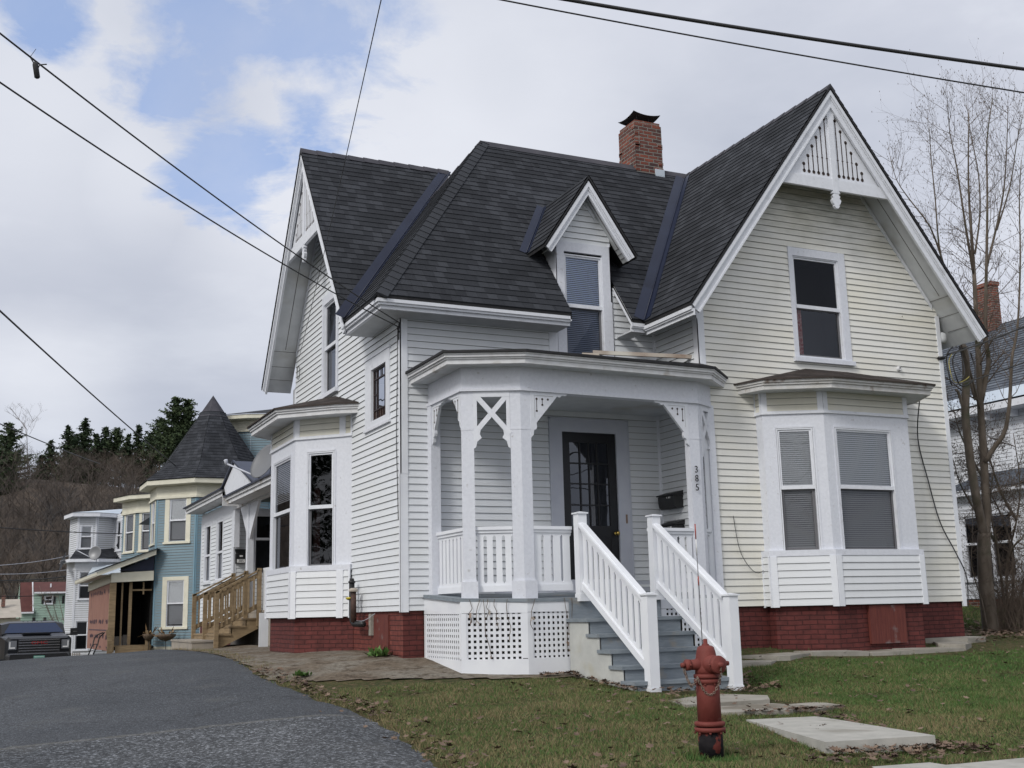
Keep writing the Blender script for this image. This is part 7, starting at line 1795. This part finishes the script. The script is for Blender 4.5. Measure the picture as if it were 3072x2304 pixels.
for si, (P, ra, rb) in enumerate(stems):
    rr = random.Random(100+si); pts = smooth_pts([TP(x, y, d) for x, y, d in P], 3); mb = MB(); limb(mb, pts, ra*1.18, rb*1.3, 9)
    o = mb.build('trunk' if si == 0 else 'stem', M['bark'], tree)
    if si in (0, 1, 12): continue
    mb = MB(); n = len(pts); tot = sum((pts[i+1]-pts[i]).length for i in range(n-1)); k0 = int(n*.35) if si in (2, 3, 4, 5) else 1
    for i in range(k0, n-1):
        m_ = 2 if i > n*.6 else 1
        for _ in range(m_):
            t = (pts[i+1]-pts[i]).normalized(); a = rr.uniform(0, 2*pi); side = t.cross(V3((cos(a), sin(a), .2))).normalized(); fr_ = i/(n-1)
            twigs(mb, pts[i], t*.6+side*.85, rr.uniform(.5, 1.25)*(1.1-.45*fr_), max(.005, (ra+(rb-ra)*fr_)*.32), 2, rr)
    twigs(mb, pts[-1], pts[-1]-pts[-2], .5, .004, 1, rr)
    mb.build('twigs', M['twig'], tree)
# second small tree and thicket
def small_tree(name, base, label, stems, seed, depth=3, cat='shrub', mat='twig', group=None, r0=.03):
    t = thing(name, tuple(base), label, cat, group); rr = random.Random(seed); mb = MB(); tw = MB()
    for P in stems:
        pts = smooth_pts([V3(p) for p in P], 3); limb(mb, pts, r0, r0*.2, 6); n = len(pts)
        for i in range(2, n-1):
            for _ in range(2):
                tt = (pts[i+1]-pts[i]).normalized(); a = rr.uniform(0, 2*pi); side = tt.cross(V3((cos(a), sin(a), .2))).normalized(); twigs(tw, pts[i], tt*.4+side, rr.uniform(.35, .8), r0*.25, depth-1, rr, .25, 3)
    mb.build('stem', M['bark'], t); tw.build('twigs', M[mat], t); return t
b2 = TP(3030, 1890, 1.2); b2.z = ground_z(b2.x, b2.y)
small_tree('bare_shrub', b2, 'twiggy bare shrub with small buds leaning behind the tree at the right edge', [
 [b2, TP(3010, 1780, .8), TP(2990, 1630, .6), TP(2975, 1560, .4), TP(2972, 1480, .3), TP(2985, 1380, .3)], [b2, TP(3020, 1700, 1.0), TP(3050, 1560, .8), TP(3060, 1450, .8), TP(3040, 1300, .8)], [b2, TP(3040, 1700, 1.3), TP(3010, 1560, 1.5), TP(2950, 1440, 1.5), TP(2900, 1330, 1.4)],
 [b2, TP(3080, 1720, 1.0), TP(3100, 1600, .8), TP(3090, 1400, .6)], [TP(2972, 1480, .3), TP(2930, 1400, .6), TP(2880, 1300, .8), TP(2860, 1220, .9)], [TP(3050, 1560, .8), TP(3000, 1470, .9), TP(2960, 1340, 1.0), TP(2950, 1250, 1.0)], [TP(2990, 1630, .6), TP(2930, 1540, .9), TP(2880, 1450, 1.0), TP(2860, 1380, 1.0)], [TP(3020, 1700, 1.0), TP(3040, 1640, .5), TP(3075, 1600, .3), TP(3090, 1500, 0)]], 21, 4, r0=.03)
rr = random.Random(5); mb = MB(); bs = thing('thicket', tuple(TP(3040, 1900, .4)), 'low thicket of thin upright brown stems at the foot of the bare tree', 'shrub')
for k in range(230):
    px = rr.uniform(2985, 3120); p = TP(px, 1900, rr.uniform(-.3, 1.6)); p.z = ground_z(p.x, p.y)-.02
    twigs(mb, p, V3((rr.gauss(0, .25), rr.gauss(0, .25), 1)), rr.uniform(.5, 1.35), .006, 1, rr, .3, 4, False)
mb.build('stems', M['twig'], bs)
for k, (pts, lb) in enumerate((([(2960, 1880, -.2), (2945, 1800, -.2), (2925, 1740, -.25), (2914, 1680, -.3), (2918, 1600, -.3), (2916, 1500, -.3)], 'thin curved sapling left of the bare tree trunk'),)):
    P = [TP(*q) for q in pts]; small_tree('sapling', P[0], lb, [P], 40+k, 2, 'sapling', r0=.016)
# bare tree by the green house
gb_ = V3((6.55, 82, -3)); stm = []
rr = random.Random(3)
for k in range(9):
    a = rr.uniform(-1, 1); stm.append([gb_, gb_+V3((a*.5, rr.uniform(-.4, .4), 1.6)), gb_+V3((a*1.7, rr.uniform(-1, 1), 3.2)), gb_+V3((a*2.6, rr.uniform(-1, 1), 4.6+rr.random()*.9))])
small_tree('garden_tree', gb_, 'small bare spreading tree in front of the green house', stm, 8, 2, 'tree', 'twig_grey', r0=.05)
# --- hillside woods
hx = [-140+i*9 for i in range(30)]; hy = [104+i*8 for i in range(36)]
HILL = sheet('hillside', hx, hy, noisy('leaf_litter_slope', (.055, .042, .033), (.085, .062, .045), .15, .95, 0, c3=(.04, .042, .03), s3=.05), dz=.6)
def bare_proto(seed, h=11):
    r = random.Random(seed); V = []; F = []
    def rib(a, b, w):
        d = (b-a); s = d.cross(V3((r.uniform(-1, 1), r.uniform(-1, 1), .1))).normalized()*w; n = len(V); V.extend([tuple(a-s), tuple(a+s), tuple(b+s*.4), tuple(b-s*.4)]); F.append((n, n+1, n+2, n+3))
    def grow(p, d, l, w, dep):
        q = p+d*l; rib(p, q, w)
        if dep == 0: return
        for k in range(r.randint(4, 5) if dep > 1 else 4):
            t = r.uniform(.35, 1.0); a = r.uniform(0, 2*pi); s = V3((cos(a), sin(a), 0)); grow(p+d*l*t, (d*.75+s*.62+V3((0, 0, .15))).normalized(), l*r.uniform(.42, .62), w*.55, dep-1)
    grow(V3((0, 0, 0)), V3((r.gauss(0, .05), r.gauss(0, .05), 1)).normalized(), h*.62, .11, 4)
    return np.array(V), np.array(F)
protos = [bare_proto(s) for s in range(5)]
VV = []; FF = []; MI = []; n0 = 0; r = random.Random(77); cnt = 0
while cnt < 900:
    y = 112+(r.random()**.85)*146; x = r.uniform(-.17*y-4, .34*y+4)
    hz = far_z(x, y); P, Fc = protos[r.randint(0, 4)]; s = r.uniform(.75, 1.2)*(1.0 if y < 205 else .62); a = r.uniform(0, 2*pi)
    Rm = np.array([[cos(a), -sin(a), 0], [sin(a), cos(a), 0], [0, 0, 1]])*s
    VV.append(P @ Rm.T+np.array([x, y, hz])); FF.append(Fc+n0); n0 += len(P); MI.append(np.full(len(Fc), min(2, int((noise.noise((x*.03, y*.03, 2))+.5+r.random()*.5)*1.8)))); cnt += 1
M['wood1'] = newmat('grey_brown_wood', (.062, .058, .058), .95)[0]; M['wood2'] = newmat('brown_wood', (.078, .064, .055), .95)[0]; M['wood3'] = newmat('reddish_twigs', (.098, .074, .058), .95)[0]
o = raw_mesh('bare_woodland', np.concatenate(VV), np.concatenate(FF), [M['wood1'], M['wood2'], M['wood3']], np.clip(np.concatenate(MI), 0, 2), 'stuff'); tag(o, 'mass of bare grey brown trees covering the hillside', 'woodland')
# evergreens on the ridge
M['needle'] = noisy('dark_green_needles', (.020, .038, .018), (.038, .058, .024), .6, .9, 0)
M['needle2'] = noisy('pine_needles', (.035, .058, .028), (.06, .085, .035), .6, .9, 0)
def conifer(top_px, py, Y, hgt, wid, label, seed, pine=False, name='spruce_tree'):
    tp = onY(top_px, py, Y); base = V3((tp.x, tp.y, tp.z-hgt)); t = thing(name, tuple(base), label, 'tree', 'evergreens on the ridge'); r = random.Random(seed)
    mb = MB(); mb.tube([base-V3((0, 0, 3)), base+V3((0, 0, hgt*.5)), tp], [.28*hgt/14, .16*hgt/14, .02], 6); mb.build('trunk', M['bark'], t)
    V = []; F = []; n = 0
    lev = int(hgt*(1.5 if pine else 2.4)); zmin = .28 if pine else .06
    for i in range(lev):
        f = zmin+(1-zmin)*i/lev; z = base.z+f*hgt; rad = wid*1.85*((1-f)**(.55 if pine else .9)+.04)*(r.uniform(.55, 1.15))
        for k in range(r.randint(5, 8)):
            a = r.uniform(0, 2*pi); L_ = rad*r.uniform(.6, 1.1); d = V3((cos(a), sin(a), .12 if pine else -.25)); s_ = V3((-sin(a), cos(a), 0))
            m_ = max(3, int(L_*3.2))
            for j in range(m_):
                u = (j+.6)/m_; c = V3((tp.x, tp.y, z))+d*L_*u+V3((0, 0, (.35*u*u if pine else .18*u*u)*L_*.5)); w = (.62 if pine else .62)*(1.15-u*.6)*r.uniform(.7, 1.3)
                for q in range(3 if pine else 2):
                    e = V3((r.gauss(0, 1), r.gauss(0, 1), r.gauss(0, .5))).normalized(); g = V3((r.gauss(0, 1), r.gauss(0, 1), r.gauss(0, .6))).normalized(); cc = c+V3((r.gauss(0, .15), r.gauss(0, .15), r.gauss(0, .09)))
                    V += [tuple(cc+e*w), tuple(cc-e*w*.5+g*w*.5), tuple(cc-e*w*.5-g*w*.5)]; F.append((n, n+1, n+2)); n += 3
    o = raw_mesh('crown', V, F, [M['needle2'] if pine else M['needle']]); adopt(o, t); return t
EV = [(30, 1268, 235, 15, 3.6, 'white pine at the left edge of the ridge', True), (-25, 1300, 225, 15, 4.0, 'white pine cut by the left edge of the picture', True), (8, 1345, 200, 10, 3.2, 'lower green pine at the far left edge', True),
 (153, 1320, 250, 9, 2.8, 'small dark spruce at the left end of the evergreen row', False), (125, 1362, 250, 7, 2.6, 'low dark spruce before the leftmost one of the row', False), (207, 1275, 262, 13, 4.0, 'spruce just left of the tallest one on the ridge', False), (257, 1252, 262, 15, 4.6, 'tallest spruce on the ridge left of the turret', False), (232, 1310, 255, 11, 4.0, 'dark spruce filling the gap below the tallest one', False), (318, 1279, 262, 12, 4.2, 'rounded dark spruce right of the tallest one', False), (290, 1300, 258, 11, 4.0, 'spruce between the tallest one and the rounded one', False),
 (352, 1281, 262, 12, 2.8, 'narrow pale green spruce in the middle of the row', True), (385, 1300, 258, 11, 3.6, 'spruce right of the middle of the row', False), (417, 1274, 262, 13, 3.2, 'pointed spruce at the right end of the row', False), (450, 1300, 258, 11, 3.4, 'spruce filling the right end of the row', False),
 (484, 1252, 240, 13, 3.6, 'lower white pine left of the tall one by the turret', True), (530, 1192, 225, 18, 4.0, 'tall open white pine beside the turret', True), (565, 1196, 226, 17, 3.6, 'second top of tall white pine nearest the turret', True), (585, 1262, 228, 12, 3.8, 'pine half hidden behind the turret roof', True)]
for i, (px, py, Y, h, w, lb, pn) in enumerate(EV): conifer(px, py, Y, h, w, lb, 300+i, pn, 'pine_tree' if pn else 'spruce_tree')
# pale bare tree on the ridge
bt = onY(85, 1392, 235); t = thing('ridge_tree', tuple(bt), 'pale bare tree between the left pine and the evergreen row', 'tree'); P, Fc = bare_proto(12, 14); o = raw_mesh('branches', P*1.0+np.array(tuple(bt-V3((0, 0, 2)))), Fc, [M['twig_grey']]); adopt(o, t)
# a street tree across the road behind the camera (seen only mirrored in the windows)
st_ = thing('street_tree', (4.5, -14, -1.9), 'large bare street tree across the road, seen mirrored in the window panes', 'tree')
P, Fc = bare_proto(31, 15)
P3 = []
for (x, y, s_, q) in ((3.5, -15, 1.0, 31), (13, -17, .9, 32), (-8, -16, 1.0, 33)):
    P, Fc = bare_proto(q, 15); o = raw_mesh('branches', P*s_+np.array([x, y, -2.0]), Fc, [M['twig']]); adopt(o, st_) if q == 31 else None
    if q != 31: t2_ = thing('street_tree', (x, y, -2), 'bare street tree %s along the road behind the viewer' % ('far right' if q == 32 else 'far left'), 'tree'); adopt(o, t2_)
# a tall pine on the far side of the drive, outside the frame: it is what the left bay windows mirror
conifer_at = lambda x, y, z, hgt, wid, label, seed: None
def near_pine(x, y, hgt, label, seed):
    base = V3((x, y, ground_z(x, y))); t = thing('yard_pine', tuple(base), label, 'tree'); r = random.Random(seed)
    mb = MB(); mb.tube([base, base+V3((.1, 0, hgt*.5)), base+V3((0, .1, hgt))], [.24, .14, .02], 8); mb.build('trunk', M['bark'], t); V = []; F = []; n = 0
    for i in range(int(hgt*2)):
        f = .12+.88*i/(hgt*2); z = base.z+f*hgt; rad = 5.6*(1-f)**.7+.4
        for k in range(6):
            a = r.uniform(0, 2*pi); L_ = rad*r.uniform(.6, 1.1); d = V3((cos(a), sin(a), .05))
            for j in range(10):
                u = (j+.6)/10; c = V3((x, y, z))+d*L_*u
                for q in range(8):
                    e = V3((r.gauss(0, 1), r.gauss(0, 1), r.gauss(0, .4))).normalized()*.16; g = V3((r.gauss(0, 1), r.gauss(0, 1), r.gauss(0, .5))).normalized()*.09; cc = c+V3((r.gauss(0, .2), r.gauss(0, .2), r.gauss(0, .14))); V += [tuple(cc+e), tuple(cc-e*.5+g), tuple(cc-e*.5-g)]; F.append((n, n+1, n+2)); n += 3
    o = raw_mesh('crown', V, F, [M['needle2']]); adopt(o, t)
near_pine(-24, 19, 19, 'tall pine across the driveway outside the left edge, mirrored in the bay window', 71); near_pine(-22, 11, 15, 'shorter pine further along the road outside the left edge', 72)
# ------------------------------------------------------------------ camera, sky, sun
f_, pit, rol, yaw = 3441.094, radians(11.232544), radians(-1.3567), radians(25.18424)
Fv = V3((sin(yaw)*cos(pit), cos(yaw)*cos(pit), sin(pit))); Rv = V3((cos(yaw), -sin(yaw), 0)); Uv = Rv.cross(Fv)
r2 = cos(rol)*Rv+sin(rol)*Uv; u2 = -sin(rol)*Rv+cos(rol)*Uv
cam = bpy.data.cameras.new('camera'); cam.sensor_width = 36; cam.lens = 36*f_/3072; cam.clip_start = .1; cam.clip_end = 3000
co = bpy.data.objects.new('camera', cam); COL.objects.link(co)
co.matrix_world = Matrix(((r2.x, u2.x, -Fv.x, 0), (r2.y, u2.y, -Fv.y, 0), (r2.z, u2.z, -Fv.z, 0), (0, 0, 0, 1)))
SC.camera = co
W = bpy.data.worlds.new('World'); SC.world = W; W.use_nodes = True; t = NT(W); t.n.clear()
SUN_EL, SUN_AZ = radians(38), radians(-118)     # azimuth measured from +Y towards +X
out = t.add('ShaderNodeOutputWorld'); bg = t.add('ShaderNodeBackground')
sky = t.add('ShaderNodeTexSky'); sky.sky_type = 'NISHITA'; sky.sun_disc = False; sky.sun_elevation = SUN_EL; sky.sun_rotation = SUN_AZ; sky.air_density = 1.0; sky.dust_density = .6; sky.ozone_density = 1.4
tc = t.add('ShaderNodeTexCoord'); D = tc.outputs['Generated']
# flatten direction onto a cloud deck
sp = t.add('ShaderNodeSeparateXYZ'); t.link(D, sp.inputs[0])
zc = t.math('MAXIMUM', t.math('ADD', sp.outputs[2], .16), .05)
cx = t.add('ShaderNodeCombineXYZ'); t.link(t.math('DIVIDE', sp.outputs[0], zc), cx.inputs[0]); t.link(t.math('DIVIDE', sp.outputs[1], zc), cx.inputs[1]); cx.inputs[2].default_value = 0
def nz(scale, det, rough, off=(0, 0, 0), dist=0.0):
    mp = t.add('ShaderNodeMapping'); mp.inputs['Location'].default_value = off; t.link(cx.outputs[0], mp.inputs[0])
    n = t.add('ShaderNodeTexNoise', i_Scale=scale, i_Detail=det, i_Roughness=rough, i_Distortion=dist); t.link(mp.outputs[0], n.inputs['Vector']); return n.outputs[0]
def ray(px, py): return (r2*(px-1536)/f_-u2*(py-1152)/f_+Fv).normalized()
def blob(px, py, rad, soft):
    d = ray(px, py); vm = t.add('ShaderNodeVectorMath', operation='DISTANCE'); nrm = t.add('ShaderNodeVectorMath', operation='NORMALIZE'); t.link(D, nrm.inputs[0]); t.link(nrm.outputs[0], vm.inputs[0]); vm.inputs[1].default_value = d
    # soft disc of angular radius rad
    mr = t.add('ShaderNodeMapRange', interpolation_type='SMOOTHSTEP'); mr.inputs['From Min'].default_value = rad+soft; mr.inputs['From Max'].default_value = max(0, rad-soft); t.link(vm.outputs['Value'], mr.inputs['Value']); return mr.outputs[0]
# gaps in the deck, where blue shows
gap = None
for b_ in ((560, 240, .05, .045), (700, 460, .06, .045), (900, 330, .04, .04), (150, 40, .028, .03), (640, 130, .06, .06), (960, 120, .07, .06), (520, 330, .04, .04)):
    g = blob(*b_); gap = g if gap is None else t.math('MAXIMUM', gap, g)
n_edge = nz(2.6, 9.0, .62, (3.1, 1.7, 0), .3)
wis = nz(1.1, 8.0, .6, (7, 2, 0), .4)
n_f = nz(7.0, 8.0, .62, (2, 8, 0), .5)
gapf = t.math('ADD', gap, t.math('ADD', t.math('MULTIPLY', t.math('SUBTRACT', n_edge, .5), 3.4), t.math('MULTIPLY', t.math('SUBTRACT', n_f, .5), 1.6)))
gapf = t.ramp(gapf, [(.45, 0.0), (1.05, 1.0)]); gapf = t.math('MULTIPLY', gapf, t.ramp(gap, [(.02, 0.0), (.35, 1.0)]))
# cloud brightness
cb = t.math('ADD', t.math('MULTIPLY', nz(.75, 7.0, .55, (1, 5, 0), .2), .8), t.math('MULTIPLY', nz(2.2, 8.0, .6, (9, 1, 0), .2), .25))
CLD = t.ramp(cb, [(.38, (.46, .50, .60)), (.55, (.62, .65, .74)), (.66, (.82, .85, .92))])
dk = None
for b_ in ((250, 860, .12, .11), (500, 1000, .10, .10), (1500, 250, .03, .02)):
    g = blob(*b_); dk = g if dk is None else t.math('MAXIMUM', dk, g)
br = None
for b_ in ((1350, 420, .16, .14), (120, 300, .10, .10), (820, 620, .07, .07), (380, 480, .06, .06), (120, 1150, .05, .05)):
    g = blob(*b_); br = g if br is None else t.math('MAXIMUM', br, g)
CLD = t.mix(t.math('MULTIPLY', dk, .55), CLD, (.42, .46, .56)); CLD = t.mix(t.math('MULTIPLY', br, .6), CLD, (.86, .88, .94))
# nearer the horizon the deck turns blue-grey; towards the sun it is brighter
CLD = t.mix(t.math('MULTIPLY', t.ramp(sp.outputs[2], [(.02, 1.0), (.22, 0.0)]), .6), CLD, (.50, .56, .66))
sd = V3((sin(SUN_AZ)*cos(SUN_EL), cos(SUN_AZ)*cos(SUN_EL), sin(SUN_EL)))
vm = t.add('ShaderNodeVectorMath', operation='DOT_PRODUCT'); t.link(D, vm.inputs[0]); vm.inputs[1].default_value = sd
CLD = t.mix(1.0, CLD, t.ramp(t.math('MAXIMUM', vm.outputs['Value'], 0.0), [(.3, 1.0), (.95, 1.0)]), 'MULTIPLY')
glow = t.math('MULTIPLY', t.ramp(vm.outputs['Value'], [(.3, 0.0), (1.0, 1.0)]), .55)
CLD = t.mix(glow, CLD, (1.6, 1.55, 1.45))
K_ = 10.0
cl10 = t.mix(1.0, CLD, (K_, K_, K_), 'MULTIPLY')
blue = t.mix(1.0, sky.outputs[0], (1.9, 1.75, 1.9), 'MULTIPLY')
blue = t.mix(.6, blue, (4.0, 5.2, 7.8))
full = t.mix(gapf, cl10, blue)
# thin veil over the gaps
full = t.mix(t.math('MULTIPLY', t.ramp(wis, [(.45, 0.0), (.75, 1.0)]), .5), full, cl10)
t.link(full, bg.inputs[0]); bg.inputs[1].default_value = .095; t.link(bg.outputs[0], out.inputs[0])
sn = bpy.data.lights.new('sun', 'SUN'); sn.energy = 1.6; sn.angle = radians(14); sn.color = (1, .97, .92)
so = bpy.data.objects.new('sun', sn); COL.objects.link(so); so.rotation_euler = (-sd).to_track_quat('-Z', 'Y').to_euler()
SC.view_settings.view_transform = 'Standard'; SC.view_settings.look = 'None'; SC.view_settings.exposure = 0.12; SC.view_settings.gamma = 1
SC.render.film_transparent = False
try: SC.cycles.max_bounces = 8; SC.cycles.transparent_max_bounces = 12
except Exception: pass
